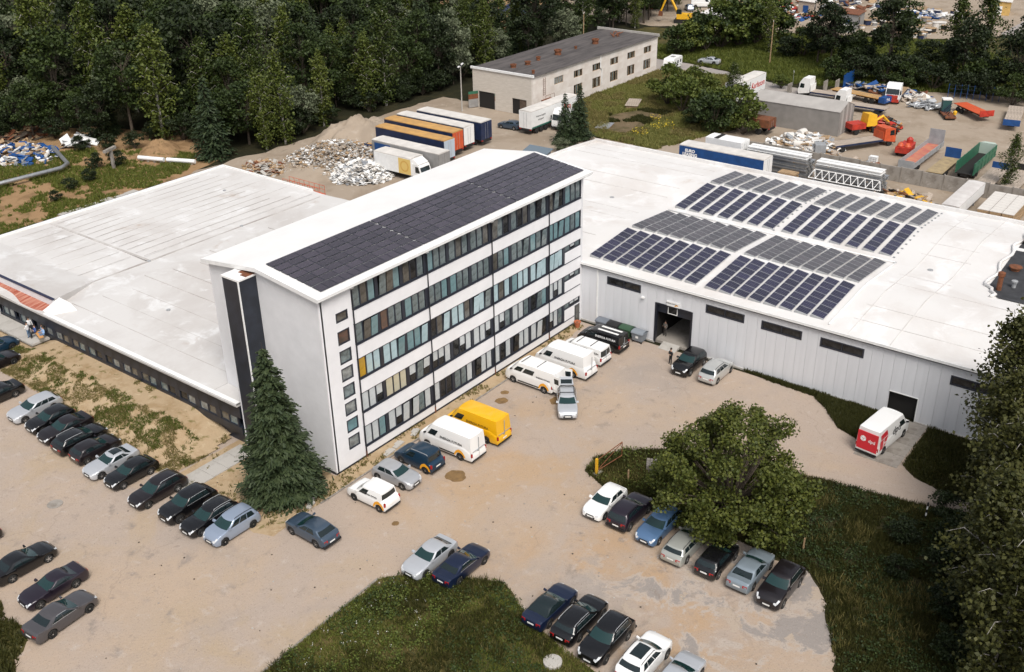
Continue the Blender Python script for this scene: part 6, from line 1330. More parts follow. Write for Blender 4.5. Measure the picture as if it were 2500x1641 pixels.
lettering(FO, 'TVL', .7, M['text_white'], (-6.31, 0, 1.0), 'B', 0, .01)
YM = empty('site_machine', (121.8, .9, 0), R(-35), 'yellow site machine with red body between the tent and the orange lorry', 'machine')
q = MB(); q.hexa([(-1,-1,1.2),(1,-1,1.2),(1,1,1.2),(-1,1,1.2),(-.8,-.9,3.2),(.8,-.9,3.0),(.8,.9,3.0),(-.8,.9,3.2)]); q.obj('cab', M['yellow'], YM); q = MB(); q.box(-3.8,-1.2,-1.1,1.1,.9,1.8); q.obj('engine_body', M['red'], YM); q = MB(); q.tube([(1,0,1.6),(2.6,0,2.4),(4,.2,1.2)], .22, 8); q.obj('boom', M['yellow'], YM); q = MB(); q.hexa([(3.6,-.7,.2),(4.6,-.7,.2),(4.6,.7,.2),(3.6,.7,.2),(3.6,-.8,1.2),(4.9,-.8,1.0),(4.9,.8,1.0),(3.6,.8,1.2)]); q.obj('bucket', M['red'], YM); truck_wheels(YM, (-2.8, .6), 1.1, .5)
RM = empty('farm_machine', (113.2, -8.2, 0), R(5), 'red rotary machine with two drums beside the grey tipper', 'machine')
q = MB(); q.box(-2,1.4,-1.1,1.1,.6,1.5); q.obj('frame', M['red'], RM)
for y in (-.55, .55): q = MB(); q.lathe([(.45,0),(.5,.1),(.3,.5),(.05,.6)], 14, c=(-1.2,y,1.5)); q.obj('drum', M['redorange'], RM, smooth=40)
q = MB(); q.lathe([(.5,0),(.5,.6),(.2,.9)], 12, c=(1.6,-.2,1.4)); q.box(1.1,2.6,-.9,.9,.7,1.4); q.obj('hopper', M['red'], RM); truck_wheels(RM, (-1.0, .8), 1.1, .4)
def tipper(name, x0, x1, y0, y1, label, side, floor_m, head_m, hs, hh, tail=None, roundish=False, cat='trailer'):
    t = empty(name, (x0, (y0+y1)/2, 0), 0, label, cat); Lx, w2 = x1-x0, (y1-y0)/2
    q = MB(); q.box(0, Lx, -w2, w2, .85, .95); q.obj('floor', floor_m, t)
    if hs:
        for s_ in (1, -1):
            q = MB()
            if roundish: q.grid([[(lerp(0, Lx-.8, i/8), s_*(w2-.02), .9) for i in range(9)], [(lerp(0, Lx-.8, i/8), s_*(w2+.12), .9+hs*.6) for i in range(9)], [(lerp(0, Lx-.8, i/8), s_*(w2+.02), .9+hs) for i in range(9)]])
            q.box(0, Lx-(.8 if roundish else 0), s_*w2, s_*(w2+.07), .85, .9+hs); q.obj('side_board', side, t)
            for k in range(7): q = MB(); q.box(.3+k*Lx/7, .42+k*Lx/7, s_*(w2+.07), s_*(w2+.13), .85, .9+hs); q.obj('rib', side, t)
    if hh:
        q = MB()
        if roundish: q.hexa([(Lx-.8,-w2,.9),(Lx-.1,-w2*.6,.9),(Lx-.1,w2*.6,.9),(Lx-.8,w2,.9),(Lx-.8,-w2,.9+hh),(Lx,-w2*.6,.9+hh),(Lx,w2*.6,.9+hh),(Lx-.8,w2,.9+hh)])
        else: q.box(Lx-.08, Lx, -w2, w2, .95, .95+hh)
        q.obj('headboard', head_m, t)
    if tail: q = MB(); q.box(-.08, -.005, -w2, w2, .5, .95+tail); q.obj('tailboard', head_m, t)
    q = MB(); q.box(.1, Lx-.2, -.5, .5, .5, .85); q.obj('chassis', M['black'], t); truck_wheels(t, (1.6, 2.8), w2, .42); return t
tipper('tipper_trailer', 104.2, 117.8, -12.5, -10.2, 'grey tipper trailer with reddish floor and tall headboard', M['grey_metal'], mat('pink_red_floor', (.42,.12,.10), .7, c2=(.50,.22,.12), scale=.8), M['grey_metal'], .75, 2.4, .9)
tipper('flat_trailer', 103.8, 112.4, -16.7, -14.4, 'flat trailer with sandy load floor and blue headboard', M['wood'], mat('sandy_floor', (.38,.29,.16), .85, c2=(.26,.20,.12), scale=1.2), M['blue'], 0, 1.5)
tipper('green_skip', 105.6, 117.8, -20.4, -18.0, 'long green open-topped skip with pale rim', M['green_paint'], M['dark'], mat('pale_green_rim', (.42,.50,.44), .6), 1.7, 1.72, roundish=True, cat='skip')
for (x0, x1, y0, y1, hm, lab) in ((101.5,111,-24.0,-21.6,M['blue'],'low flat trailer with blue rim next to the young birch'),(101.5,112,-27.2,-24.8,M['black'],'dark plank trailer right of the young birch'),(113,121,-26.5,-24.0,M['yellow'],'flat trailer with a yellow headboard behind the young birch')): tipper('flat_trailer', x0, x1, y0, y1, lab, M['black'], M['plank'], hm, 0, .9)
for (cx, cy, a, Ln, m1, m2, lab) in ((141.3,-10.2,-132,8,M['redorange'],M['red'],'red flat trailer alone at the back of the scrap yard'),(141,-17.0,-170,12,M['plank'],M['blue'],'worn plank trailer with blue front at the right edge')):
    t = empty('flat_trailer', (cx, cy, 0), R(a), lab, 'trailer')
    for k in range(5): box('plank', m1, t, -Ln/2, Ln/2, -1.25+k*.5, -.76+k*.5, 1.2, 1.3)
    box('front_board', m2, t, Ln/2, Ln/2+.1, -1.3, 1.3, .9, 1.9); box('chassis', M['black'], t, -Ln/2, Ln/2, -.5, .5, .7, 1.2); truck_wheels(t, (-Ln/2+1.2, -Ln/2+2.4), 1.2, .45)
DM = empty('drill_machine', (138.8, -6.6, 0), R(-150), 'dark teal drilling machine with white roof in the scrap yard', 'machine')
q = MB(); q.box(-1.6,-.4,-.7,.7,.5,2.6); q.obj('cab', mat('dark_teal', (.02,.07,.07), .5), DM); q = MB(); q.box(-1.75,-.3,-.8,.8,2.6,2.8); q.obj('roof', M['white_metal'], DM)
q = MB(); [q.tube([(-.3+k*.5, -.8+.2*k, .5), (.2+k*.6, .6-.2*k, 2.2-.35*k)], .08, 6) for k in range(6)]; q.obj('lattice_boom', M['navy_tarp'], DM); q = MB(); q.box(-1.8,3.2,-.9,.9,.35,.6); q.obj('undercarriage', M['rust'], DM); q = MB(); q.lathe([(.3,0),(.35,.5),(.1,.7)], 12, c=(1.1,1.1,.5)); q.obj('yellow_drum', M['yellow'], DM); truck_wheels(DM, (-1.2, 2.4), .95, .35)
RD = trailer('dump_trailer', 109.6, 113.2, 13.6, 16.4, 2.6, '-y', M['rust'], M['rust'], M['rust'], 'rusty brown dump trailer beside the tent', zb=1.3)
# heaps of planks, profiles and oddments
def heap(name, label, cx, cy, rx, ry, h, n, mats_, size, seed, cat='heap', flat=.3, long=1.):
    rg = random.Random(seed); q = MB()
    for i in range(n):
        a, d = rg.uniform(0, 6.283), math.sqrt(rg.random()); x, y = cx+math.cos(a)*rx*d, cy+math.sin(a)*ry*d; z = h*max(0, 1-d*d)*rg.random()**.3
        s = size*rg.uniform(.4, 1.3); M3 = Matrix.Rotation(rg.uniform(0, 6.28), 3, 'Z') @ Matrix.Rotation(rg.uniform(-.6, .6), 3, 'X') @ Matrix.Rotation(rg.uniform(-.5, .5), 3, 'Y')
        q.box(-s*long, s*long, -s*.6, s*.6, -s*flat*.5, s*flat*.5, rg.randrange(len(mats_)), M3, (x, y, z+s*.15))
    o = q.obj(name, mats_); tag(o, label, cat, kind='stuff'); return o
heap('plank_heap', 'pale planks and scrap pieces piled between the tent and the wall', 107, 5.5, 5.4, 5.6, 1.9, 520, [M['plank'], M['pale_tarp'], M['white_metal'], M['wood'], M['grey_metal']], .55, 3, long=2.0)
heap('machine_scrap', 'rusty and black machine parts between the tent and the yellow machine', 125.5, .2, 3.2, 3.4, 1.6, 170, [M['rust'], M['black'], M['red'], M['orange_tarp'], M['grey_metal']], .5, 31, 'scrap', long=1.6)
heap('wall_scrap', 'timber and steel leaning along the inner side of the concrete wall', 102.2, -3.5, 1.6, 5.5, 1.2, 130, [M['wood'], M['rust'], M['plank'], M['grey_metal']], .45, 32, 'scrap', long=2.2)
heap('fence_scrap', 'dark scrap parts along the fence behind the white lorries', 149, 8, 2.2, 8, 1.0, 150, [M['rust'], M['black'], M['plank'], M['grey_metal'], M['blue']], .6, 33, 'scrap', long=1.8)
heap('profile_heap', 'bluish metal profiles piled at the back of the scrap yard', 142.3, -2.4, 1.6, 2.6, .9, 70, [M['steel'], M['grey_metal'], M['alu']], .5, 4, long=2.5)
heap('board_heap', 'weathered boards and sacks by the back fence', 145.5, .5, 1.6, 2.6, .9, 60, [M['plank'], M['pale_tarp']], .6, 5, long=1.8)
heap('timber_scrap', 'scrap timber and rusty parts beside the truss', 92, -15.5, 3.2, 4.0, .9, 150, [M['wood'], M['rust'], M['plank'], M['dark'], M['yellow']], .45, 6, long=2.2)
for (x, y, z, s, rz, lab) in ((104.2,5.5,1.0,1.2,.3,'white tank on the plank heap nearest the wall'),(106.6,8.2,1.2,1.3,.8,'pale wrapped bale on the plank heap'),(109.6,7.2,1.2,1.3,1.4,'white sack at the far end of the plank heap'),(104.4,2.0,.9,1.6,.5,'tilted grey frame cage beside the orange lorry')):
    t = empty('scrap_item', (x, y, z), rz, lab, 'scrap'); q = MB(); q.lathe([(s*.4,-s*.6),(s*.5,-s*.5),(s*.5,s*.5),(s*.4,s*.6)], 12, axis='y', c=(0,0,s*.4)) if s < 1.5 else q.box(-1,1,-.8,.8,0,1.2); q.obj('shell', M['pale_tarp'] if s < 1.5 else M['grey_metal'], t, smooth=40)
    q = MB(); [q.box(-s*.55, s*.55, k*.4*s-.03, k*.4*s+.03, -.02, .0) for k in (-1, 0, 1)]; q.obj('strap', M['grey_metal'], t)
IB = empty('water_tank', (105.9, -5.9, 0), 0, 'white caged water tank in the yard behind the concrete wall', 'tank'); q = MB(); q.box(-.48,.48,-.58,.58,.15,1.1); q.obj('tank', M['white_metal'], IB)
q = MB(); [q.tube([(x, -.6, z), (x, .6, z)], .02, 4) for x in (-.5, .5) for z in (.2, .5, .8, 1.1)]; [q.tube([(-.5, y, .15), (-.5, y, 1.12)], .02, 4) for y in (-.6, -.2, .2, .6)]; q.box(-.5,.5,-.6,.6,0,.14); q.obj('cage', M['steel'], IB)
# beams, truss and packs behind the warehouse
for (x0, ya, yb, z0, k_) in ((93.2,-.8,9.0,0,6),(92.2,-12,-2.2,0,6)):
    for k in range(k_):
        for j in range(3 if k < k_-2 else 2):
            t = empty('concrete_beam', (x0+j*1.1+.2*(k % 2), (ya+yb)/2, z0+.1+k*.56), 0, 'long pale beam in the stack '+('beside the white container' if x0 > 93 else 'behind the white truss'), 'beam', 'stack of long beams '+('left' if x0 > 93 else 'right')); h2 = (yb-ya)/2-.1*(k % 3)
            q = MB(); q.box(-.42,.42,-h2,h2,0,.08); q.box(-.42,.42,-h2,h2,.40,.48); q.box(-.12,.12,-h2,h2,.08,.40); q.obj('profile', M['white_metal'] if k == k_-1 else M['steel'], t)
            q = MB(); [q.box(-.5,.5,y-.06,y+.06,-.07,-.005) for y in (-h2*.6, h2*.6)]; q.obj('batten', M['wood'], t)
TR = empty('roof_truss', (90.4, -7.3, 1.25), 0, 'white lattice truss lying on the beams behind the warehouse', 'truss')
q = MB(); q.tube([(0,-5.2,.1),(0,5.2,.1)], .07, 6); q.obj('chord', M['white_metal'], TR); q = MB(); q.tube([(.9,-4.6,1.15),(.9,4.6,1.15)], .07, 6); q.obj('chord', M['white_metal'], TR)
for k in range(10): a, b = -5.2+k*1.04, -5.2+(k+.5)*1.04; q = MB(); q.tube([(0,a,.1),(.9,b,1.15)], .05, 6); q.tube([(.9,b,1.15),(0,a+1.04,.1)], .05, 6); q.obj('strut', M['white_metal'], TR)
t = empty('concrete_slab', (89.6, -7.5, 0), 0, 'long concrete slab with rusty edge below the truss', 'slab'); q = MB(); q.box(-.5,.5,-5,5,0,1.0); q.obj('slab', M['concrete_d'], t); q = MB(); q.box(.2,.5,-5,5,1.0,1.1); q.obj('edge_bar', M['rust'], t)
WB = empty('wooden_crate', (90.4, .9, 0), 0, 'open wooden crate between the blue trailer and the beams', 'crate')
for z in (.1, .5, .9, 1.3): box('slat', M['wood'], WB, -.8, -.74, -1.3, 1.3, z, z+.2); box('slat', M['wood'], WB, .74, .8, -1.3, 1.3, z, z+.2); box('slat', M['wood'], WB, -.74, .74, -1.3, -1.24, z, z+.2)
box('lid', M['wood'], WB, -.8, .8, -1.3, 1.3, 1.52, 1.58)
GCn = trailer('long_container', 86.4, 98.1, -24.0, -21.8, 2.6, '-x', M['white_metal'], mat('dirty_container_roof', (.52,.49,.47), .7, c2=(.62,.60,.58), scale=.6), M['steel'], 'long dirty white container behind the warehouse', cat='container')
for i in range(4):
    for j in range(3):
        t = empty('timber_pack', (89.9+i*2.05, -26.35-j*1.5, 0), 0, 'white-wrapped pack of timber in the block behind the warehouse', 'timber pack', 'wrapped timber packs')
        q = MB(); q.box(-1,1,-.72,.72,1.98,2.05); q.obj('wrap', M['pale_tarp'], t)
        for z in (.12, .78, 1.4): q = MB(); q.box(-.99,.99,-.7,.7,z,z+.56); q.obj('boards', M['wood'] if z < .5 else mat('sawn_timber', (.50,.38,.24), .8, var=.2, scale=4, stretch=(.4,3,8)) if False else M['wood'], t)
heap('bay_litter', 'small oddments lying beside the timber packs', 88.2, -20, 1.5, 2, .4, 30, [M['wood'], M['rust']], .3, 9)
# ------------------------------------------------------------------ rubble and dirt mound
def mound(name, label, cx, cy, rx, ry, h, m, seed, rot=0, kindv=None):
    n = 34; q = MB(); c_, s_ = math.cos(rot), math.sin(rot); G_ = []
    for i in range(n+1):
        row = []
        for j in range(n+1):
            u, v = -1+2*i/n, -1+2*j/n; d = math.sqrt(u*u+v*v); f = max(0, 1-d**1.6); z = h*f*(.35+.9*float(fbm(u*3+seed, v*3, seed))+.5*float(fbm(u*11+seed, v*11, seed+4)))-.06; x, y = u*rx, v*ry; row.append((cx+x*c_-y*s_, cy+x*s_+y*c_, z))
        G_.append(row)
    q.grid(G_); o = q.obj(name, m, smooth=True); return tag(o, label, 'mound', kind=kindv)
mound('dirt_mound', 'pale dirt mound between the forest and the parked trailers', 70, 68, 11, 6.0, 3.6, M['dirt'], 3, rot=.05)
mound('dirt_mound', 'lower stony mound covered with rubble behind the low building', 59, 62, 9.5, 8, 1.9, M['dirt'], 5)
heap('rubble', 'broken concrete, bricks and boards on the rubble heap', 60, 62.5, 8.6, 8.5, 3.0, 3400, [M['concrete'], M['white_metal'], M['plank'], M['dirt'], M['concrete_d'], M['wood'], M['dirt']], .25, 11, 'rubble', flat=.5)
heap('torn_plastic', 'white torn plastic sheets and foam boards on the rubble', 57.5, 54.5, 4.8, 5.2, 2.0, 1600, [M['white_metal'], M['pale_tarp'], M['white_metal'], M['steel'], M['concrete_d']], .38, 12, 'rubble', flat=.18)
heap('dark_rubble', 'dark boards and pipes at the back of the rubble', 64.5, 60.5, 2.6, 3.8, 1.9, 240, [M['grey_metal'], M['white_metal'], M['navy_tarp'], M['wood'], M['orange_tarp']], .5, 13, 'rubble', flat=.25, long=1.6)
heap('brick_scrap', 'reddish timber and brick scrap at the left end of the rubble', 51, 68.5, 2.6, 4, 1.0, 260, [M['wood'], M['rust'], M['plank'], M['concrete']], .35, 14, 'rubble', long=2.2)
heap('left_junk', 'blue and white junk on the dug soil at the left edge', 33, 107, 5, 7, 1.5, 260, [M['white_metal'], M['blue'], M['pale_tarp'], M['steel'], M['blue'], M['wood']], .6, 15, 'junk')
heap('left_junk_sheets', 'pale corrugated sheets on the dug soil below the forest', 42, 105, 2.5, 3, 1.0, 30, [M['steel'], M['white_metal']], 1.1, 16, 'junk', flat=.08)
heap('brush_pile', 'brown brushwood along the foot of the forest at left', 38, 117, 8, 4, 1.0, 200, [M['wood'], M['bark'], M['rust']], .5, 17, 'brushwood', flat=.15, long=3)
mound('soil_mound', 'orange soil thrown up in front of the forest', 47, 90, 6, 3.4, 1.6, M['orange_dirt'], 8, rot=.9)
def pipe(pts, r_, m, label, name='heating_pipe'):
    t = empty(name, pts[0], 0, label, 'pipe'); o_ = Vector(pts[0]); q = MB(); q.tube([Vector(p)-o_ for p in pts], r_, 10); q.obj('jacket', m, t, smooth=40)
    q = MB(); p1, p2 = Vector(pts[0])-o_, Vector(pts[-1])-o_
    for k in range(4): c = p1.lerp(p2, (k+.5)/4); q.box(c.x-.2, c.x+.2, c.y-.2, c.y+.2, -pts[0][2], c.z-r_*.8) if len(pts) == 2 else None
    if q.v: q.obj('support', M['concrete_d'], t)
    return t
pipe([(14,95.5,.9),(22,93.8,.9),(31.5,93.0,.9),(33.4,94.2,.9),(37,104.5,.9)], .32, M['steel'], 'silver insulated heating pipe bent round the ruin at the left')
pipe([(42.2,88.6,.6),(43.8,84.2,.6)], .34, M['white_metal'], 'white pipe piece lying before the soil mound, left one'); pipe([(44.2,84.0,.55),(46.2,79.6,.5)], .34, M['white_metal'], 'white pipe piece lying before the soil mound, right one')
for i, (x, y, a) in enumerate(((21.8,76.2,.1),(23.6,76.0,.0),(26.0,76.2,.05),(28.4,76.4,.1),(30.6,76.0,.02),(32.4,76.3,.1))):
    t = empty('concrete_slab', (x, y, 0), a, 'pale slab in the row lying along the back of the low building', 'slab', 'slabs behind the low building'); q = MB(); q.box(-.9,.9,-.6,.6,0,.16); q.obj('slab', M['concrete'], t); q = MB(); q.box(-.3,.3,-.62,-.601,.05,.1); q.obj('lifting_loop', M['rust'], t)
t = empty('gate_ruin', (37.5, 88.3, 0), .4, 'broken concrete post with beam in the weeds at left', 'ruin'); q = MB(); q.box(-.2,.2,-.2,.2,0,3); q.obj('post', M['concrete_d'], t); q = MB(); q.box(-1.6,1.2,-.25,.25,3,3.4); q.obj('beam', M['concrete_d'], t)
# red steel stair at the rear of the low building
RS = empty('steel_stair', (41.6, 49.2, 0), 0, 'red steel stair with railing at the rear of the low building', 'stair')
q = MB(); q.box(-.6,.6,-3.6,3.6,3.1,3.2); q.obj('landing', M['redorange'], RS)
q = MB(); [q.tube([(x, y, 3.2), (x, y, 4.3)], .03, 5) for x in (-.58, .58) for y in np.linspace(-3.5, 3.5, 8)]; [q.tube([(x, -3.5, z), (x, 3.5, z)], .03, 5) for x in (-.58, .58) for z in (3.75, 4.3)]; q.obj('railing', M['redorange'], RS)
q = MB(); [q.box(-.6+k*.0,.6,-3.7-k*.26,-3.48-k*.26,3.0-k*.22,3.06-k*.22) for k in range(13)]; q.obj('steps', M['redorange'], RS); q = MB(); [q.tube([(x,y,0),(x,y,3.1)], .06, 6) for x in (-.5,.5) for y in (-3.3,3.3)]; q.obj('legs', M['red'], RS)
GH = empty('glass_hut', (75, 34.4, 0), .3, 'small hut with blue-grey glass roof behind the office', 'hut')
box('wall', M['grey_metal'], GH, -1.6, 1.6, -1.6, 1.6, 0, 2.6); q = MB(); q.hexa([(-1.9,-1.9,2.65),(1.9,-1.9,2.65),(1.9,1.9,3.0),(-1.9,1.9,3.0),(-1.9,-1.9,2.72),(1.9,-1.9,2.72),(1.9,1.9,3.07),(-1.9,1.9,3.07)]); q.obj('glass_roof', mat('blue_grey_glass', (.10,.14,.17), .1, coat=.5), GH); box('door', M['frame'], GH, -1.66, -1.601, -.5, .5, .05, 2.1)
# ------------------------------------------------------------------ poles
def pole(x, y, h, label, arms=0, m='concrete', r_=.13, name='lamp_post'):
    t = empty(name, (x, y, 0), R(25), label, 'pole'); q = MB(); q.tube([(0,0,0),(0,0,h)], [r_, r_*.6], 8); q.obj('mast', M[m], t)
    for s_ in range(arms): sg = 1 if s_ else -1; q = MB(); q.tube([(0,0,h-.1),(sg*1.3,0,h+.15)], .04, 6); q.obj('arm', M['steel'], t); q = MB(); q.box(sg*1.1-.35, sg*1.1+.6 if sg > 0 else sg*1.1+.35, -.15, .15, h+.14, h+.3); q.obj('lamp_head', M['white_metal'], t)
    if not arms: q = MB(); q.tube([(-.6,0,h-.3),(.6,0,h-.3)], .05, 6); q.obj('crossarm', M['steel'], t); q = MB(); [q.lathe([(.05,0),(.07,.1),(.02,.18)], 8, c=(x_,0,h-.26)) for x_ in (-.5,.5)]; q.obj('insulator', M['white_metal'], t)
    return t
pole(94, 65.3, 8.0, 'double-armed lamp post beside the old building', 2); pole(136.3, 67.5, 11, 'wooden pole behind the old building', m='wood', name='utility_pole'); pole(159, 35.8, 9, 'slim pole in the meadow beyond the access road', m='wood', name='utility_pole'); pole(172, 1.6, 9, 'slim pole in front of the dark trees at right', m='wood', name='utility_pole'); pole(133, 88, 7, 'short concrete pole at the forest edge left of the old building', name='utility_pole'); pole(144, 24, 3.0, 'curved small pole beside the concrete fence', m='steel', r_=.05, name='utility_pole')
# ------------------------------------------------------------------ caravan, far car, storage yard
CV = empty('caravan', (143.6, 50.2, 0), R(8), 'white caravan parked at the corner of the old building', 'caravan')
prof = [(-2.5,.55),(2.4,.55),(2.6,1.2),(2.35,2.3),(2.0,2.55),(-2.2,2.55),(-2.5,2.3)]; prof = [(-x, z) for x, z in prof]; q = MB(); a = [(x, -1.1, z) for x, z in prof]; b = [(x, 1.1, z) for x, z in prof]; q.face(a); q.face(b[::-1]); q.grid([a+[a[0]], b+[b[0]]]); q.obj('body', M['white_metal'], CV)
for (x0, x1) in ((-1.9,-1.2),(-.3,.4),(1.2,1.9)): q = MB(); q.box(x0,x1,-1.125,-1.105,1.35,1.95); q.obj('window', M['glass_car'], CV)
q = MB(); q.face([(-2.585,-.85,1.3),(-2.585,.85,1.3),(-2.37,.85,2.15),(-2.37,-.85,2.15)]); q.obj('front_window', M['glass_car'], CV); q = MB(); q.box(-.4,.6,-.4,.4,2.56,2.64); q.obj('roof_hatch', M['grey_tarp'], CV); q = MB(); q.box(-2.4,2.4,-1.12,-1.105,.95,1.02); q.obj('stripe', M['grey_tarp'], CV); truck_wheels(CV, (0,), 1.15, .32)
make_car('parked_car', 'sedan', 152.3, 46.4, 100, P_['silver'], 'silver saloon parked beyond the access road', None)
make_car('parked_car', 'hatch', 90.0, 51.3, 95, P_['slate'], 'dark car squeezed beside the long white trailer', None)
make_car('parked_car', 'hatch', 175.5, 113, 60, P_['slate'], 'dark car on the sandy track in the forest clearing', None)
for k in range(5): pipe([(168+.5*k,118.5-.6*k,.5+.25*(k % 2)),(192+.5*k,127-.6*k,.5+.25*(k % 2))], .35, M['navy_tarp'], 'dark blue pipe in the bundle on the forest clearing', 'stored_pipe')['group'] = 'pipes on the clearing'
EX = empty('excavator', (189.5, 73.5, 0), R(110), 'yellow excavator with raised arm at the top of the picture', 'excavator')
for s_ in (1, -1): q = MB(); q.box(-2,2,s_*.9,s_*1.45,0,.9); q.obj('track', M['black'], EX)
q = MB(); q.box(-2.2,1.4,-1.3,1.3,1.0,2.2); q.obj('house', M['yellow'], EX); q = MB(); q.box(.2,1.5,.2,1.25,2.2,3.2); q.obj('cab', M['glass_car'], EX); q = MB(); q.tube([(1.2,-.3,2.0),(3.2,-.3,5.6),(4.2,-.3,6.2)], [.35,.32,.28], 6); q.obj('boom', M['yellow'], EX); q = MB(); q.tube([(4.2,-.3,6.2),(5.6,-.3,2.6)], .25, 6); q.obj('stick', M['yellow'], EX); q = MB(); q.hexa([(5.2,-.9,1.4),(6.2,-.9,1.5),(6.2,.4,1.5),(5.2,.4,1.4),(5.3,-.9,2.6),(6.0,-.9,2.6),(6.0,.4,2.6),(5.3,.4,2.6)]); q.obj('bucket', M['rust'], EX)
def shed(name, x, y, a, Lx, Ly, h, wm, rm, label, doorm='blue'):
    t = empty(name, (x, y, 0), a, label, 'shed'); box('wall', wm, t, -Lx/2, Lx/2, -Ly/2, Ly/2, 0, h); q = MB(); q.hexa([(-Lx/2-.3,-Ly/2-.3,h+.01),(Lx/2+.3,-Ly/2-.3,h+.01),(Lx/2+.3,Ly/2+.3,h+.31),(-Lx/2-.3,Ly/2+.3,h+.31),(-Lx/2-.3,-Ly/2-.3,h+.15),(Lx/2+.3,-Ly/2-.3,h+.15),(Lx/2+.3,Ly/2+.3,h+.45),(-Lx/2-.3,Ly/2+.3,h+.45)]); q.obj('roof', rm, t)
    box('door', M[doorm], t, -Lx/2-.05, -Lx/2-.002, -.7, .7, .05, min(2.2, h-.3)); box('window', PANES['dark'], t, -Lx/2+.8, -Lx/2+1.8, -Ly/2-.04, -Ly/2-.002, 1.1, h-.6); return t
shed('white_hall', 193, 65.5, .15, 12, 4.5, 3, M['white_metal'], M['roof'], 'low white-roofed hall behind the hedge'); shed('site_hut', 219, 53, .1, 6, 4, 3, M['plank'], M['pale_tarp'], 'wooden site hut with blue door in the storage yard'); shed('site_hut', 206, 37, .1, 6, 5, 3.4, M['grey_tarp'], M['rust'], 'grey site hut with brown roof behind the dark trees'); shed('yellow_house', 243, 12.5, .2, 6, 5, 3.2, mat('yellow_render', (.55,.36,.12), .8, var=.1), M['pale_tarp'], 'small yellow house beside the far road', 'white_metal'); shed('dark_hall', 206, 92, .4, 10, 7, 3.2, M['black'], M['dark'], 'dark shed behind the excavator', 'red')
make_car('panel_van', 'lvan', 211.5, 80, -60, P_['white'], 'white van in the storage yard at the top edge', None, cat='van', noback=1)
make_car('parked_car', 'mpv', 205.5, 80.5, 40, P_['iceblue'], 'pale car beside the excavator at the top edge', None)
rs = random.Random(4)
for i in range(70):
    x, y = (rs.uniform(199, 236), rs.uniform(17, 36)); r_ = rs.uniform(.6, 1.3); h_ = rs.uniform(.7, 1.3)
    t = empty('cable_drum', (x, y, 0), rs.random()*6, 'cable drum lying in the storage yard', 'cable drum', 'cable drums of the storage yard'); q = MB(); q.lathe([(r_,0),(r_,.1),(r_*.55,.1),(r_*.55,h_),(r_,h_),(r_,h_+.1),(.05,h_+.1)], 12); q.obj('drum', M['wood'] if i % 3 else M['pale_tarp'], t); q = MB(); q.lathe([(r_*.9,.14),(r_*.9,h_-.04),(r_*.58,h_-.04)], 12); q.obj('cable', [M['dark'], M['steel'], M['pale_tarp'], M['navy_tarp']][i % 4], t)
for (x, y, lab) in ((191.5,43.4,'left one of the two big cable drums behind the hedge'),(193.5,41.2,'right one of the two big cable drums behind the hedge')):
    t = empty('cable_drum', (x, y, 0), 0, lab, 'cable drum'); q = MB(); q.lathe([(1.2,0),(1.2,.1),(.7,.1),(.7,1.4),(1.2,1.4),(1.2,1.5),(.05,1.5)], 14); q.obj('drum', M['wood'], t); q = MB(); q.lathe([(1.0,.15),(1.0,1.35)], 14); q.obj('cable', M['rust'], t)
heap('storage_oddments', 'small machine parts and boards strewn over the storage yard', 212, 62, 14, 14, .5, 260, [M['red'], M['white_metal'], M['grey_metal'], M['rust'], M['blue'], M['wood']], .7, 21, 'oddments', long=1.6); heap('white_oddments', 'white and bluish parts strewn beyond the cable drums', 230, 30, 8, 8, .6, 160, [M['white_metal'], M['steel'], M['blue']], .8, 22, 'oddments')
heap('top_oddments', 'stored parts at the very top of the picture', 235, 66, 18, 26, .6, 240, [M['white_metal'], M['grey_metal'], M['rust'], M['navy_tarp'], M['wood']], 1.0, 23, 'oddments')
t = empty('wooden_wall_piece', (114.1, 41.5, 0), .4, 'grey plank shelter roof lying in the meadow', 'shelter'); 
for k in range(6): box('plank', M['plank'], t, -2.6, 2.6, -1.2+k*.4, -.83+k*.4, .7, .76)
box('support', M['wood'], t, -2.4, -2.2, -1, 1, 0, .7); box('support', M['wood'], t, 2.2, 2.4, -1, 1, 0, .7)
t = empty('cold_frame', (99.6, 38.3, 0), .3, 'pale sheet covering a bed beside the small spruces', 'sheet'); q = MB(); q.box(-2,2,-1.2,1.2,.3,.36); q.obj('sheet', M['steel'], t); q = MB(); q.box(-1.9,1.9,-1.1,1.1,0,.3); q.obj('frame', M['wood'], t)

# ------------------------------------------------------------------ things of the front yard
def bin4(x, y, m, label, rz=0):
    t = empty('waste_container', (x, y, .02), rz, label, 'bin'); q = MB(); q.hexa([(-.45,-.55,.22),(.45,-.55,.22),(.45,.55,.22),(-.45,.55,.22),(-.55,-.66,1.05),(.55,-.66,1.05),(.55,.66,1.05),(-.55,.66,1.05)]); q.obj('tub', m, t)
    q = MB(); q.grid([[(.6*math.cos(a), yy, 1.06+.24*math.sin(a)) for a in np.linspace(0, math.pi, 9)] for yy in (-.7, -.68, .68, .7)]); q.box(-.6,.6,-.7,.7,1.04,1.08); q.obj('lid', m, t, smooth=40)
    for (a, b) in ((-.4,-.5),(.4,-.5),(-.4,.5),(.4,.5)): q = MB(); q.lathe([(.1,-.03),(.1,.03)], 10, axis='y', c=(a,b,.1)); q.obj('castor', M['black'], t)
    q = MB(); q.box(-.53,-.5,-.15,.15,.55,.8); q.obj('sticker', M['plate'], t)
slate_p = mat('slate_grey_plastic', (.15,.17,.20), .5, var=.1)
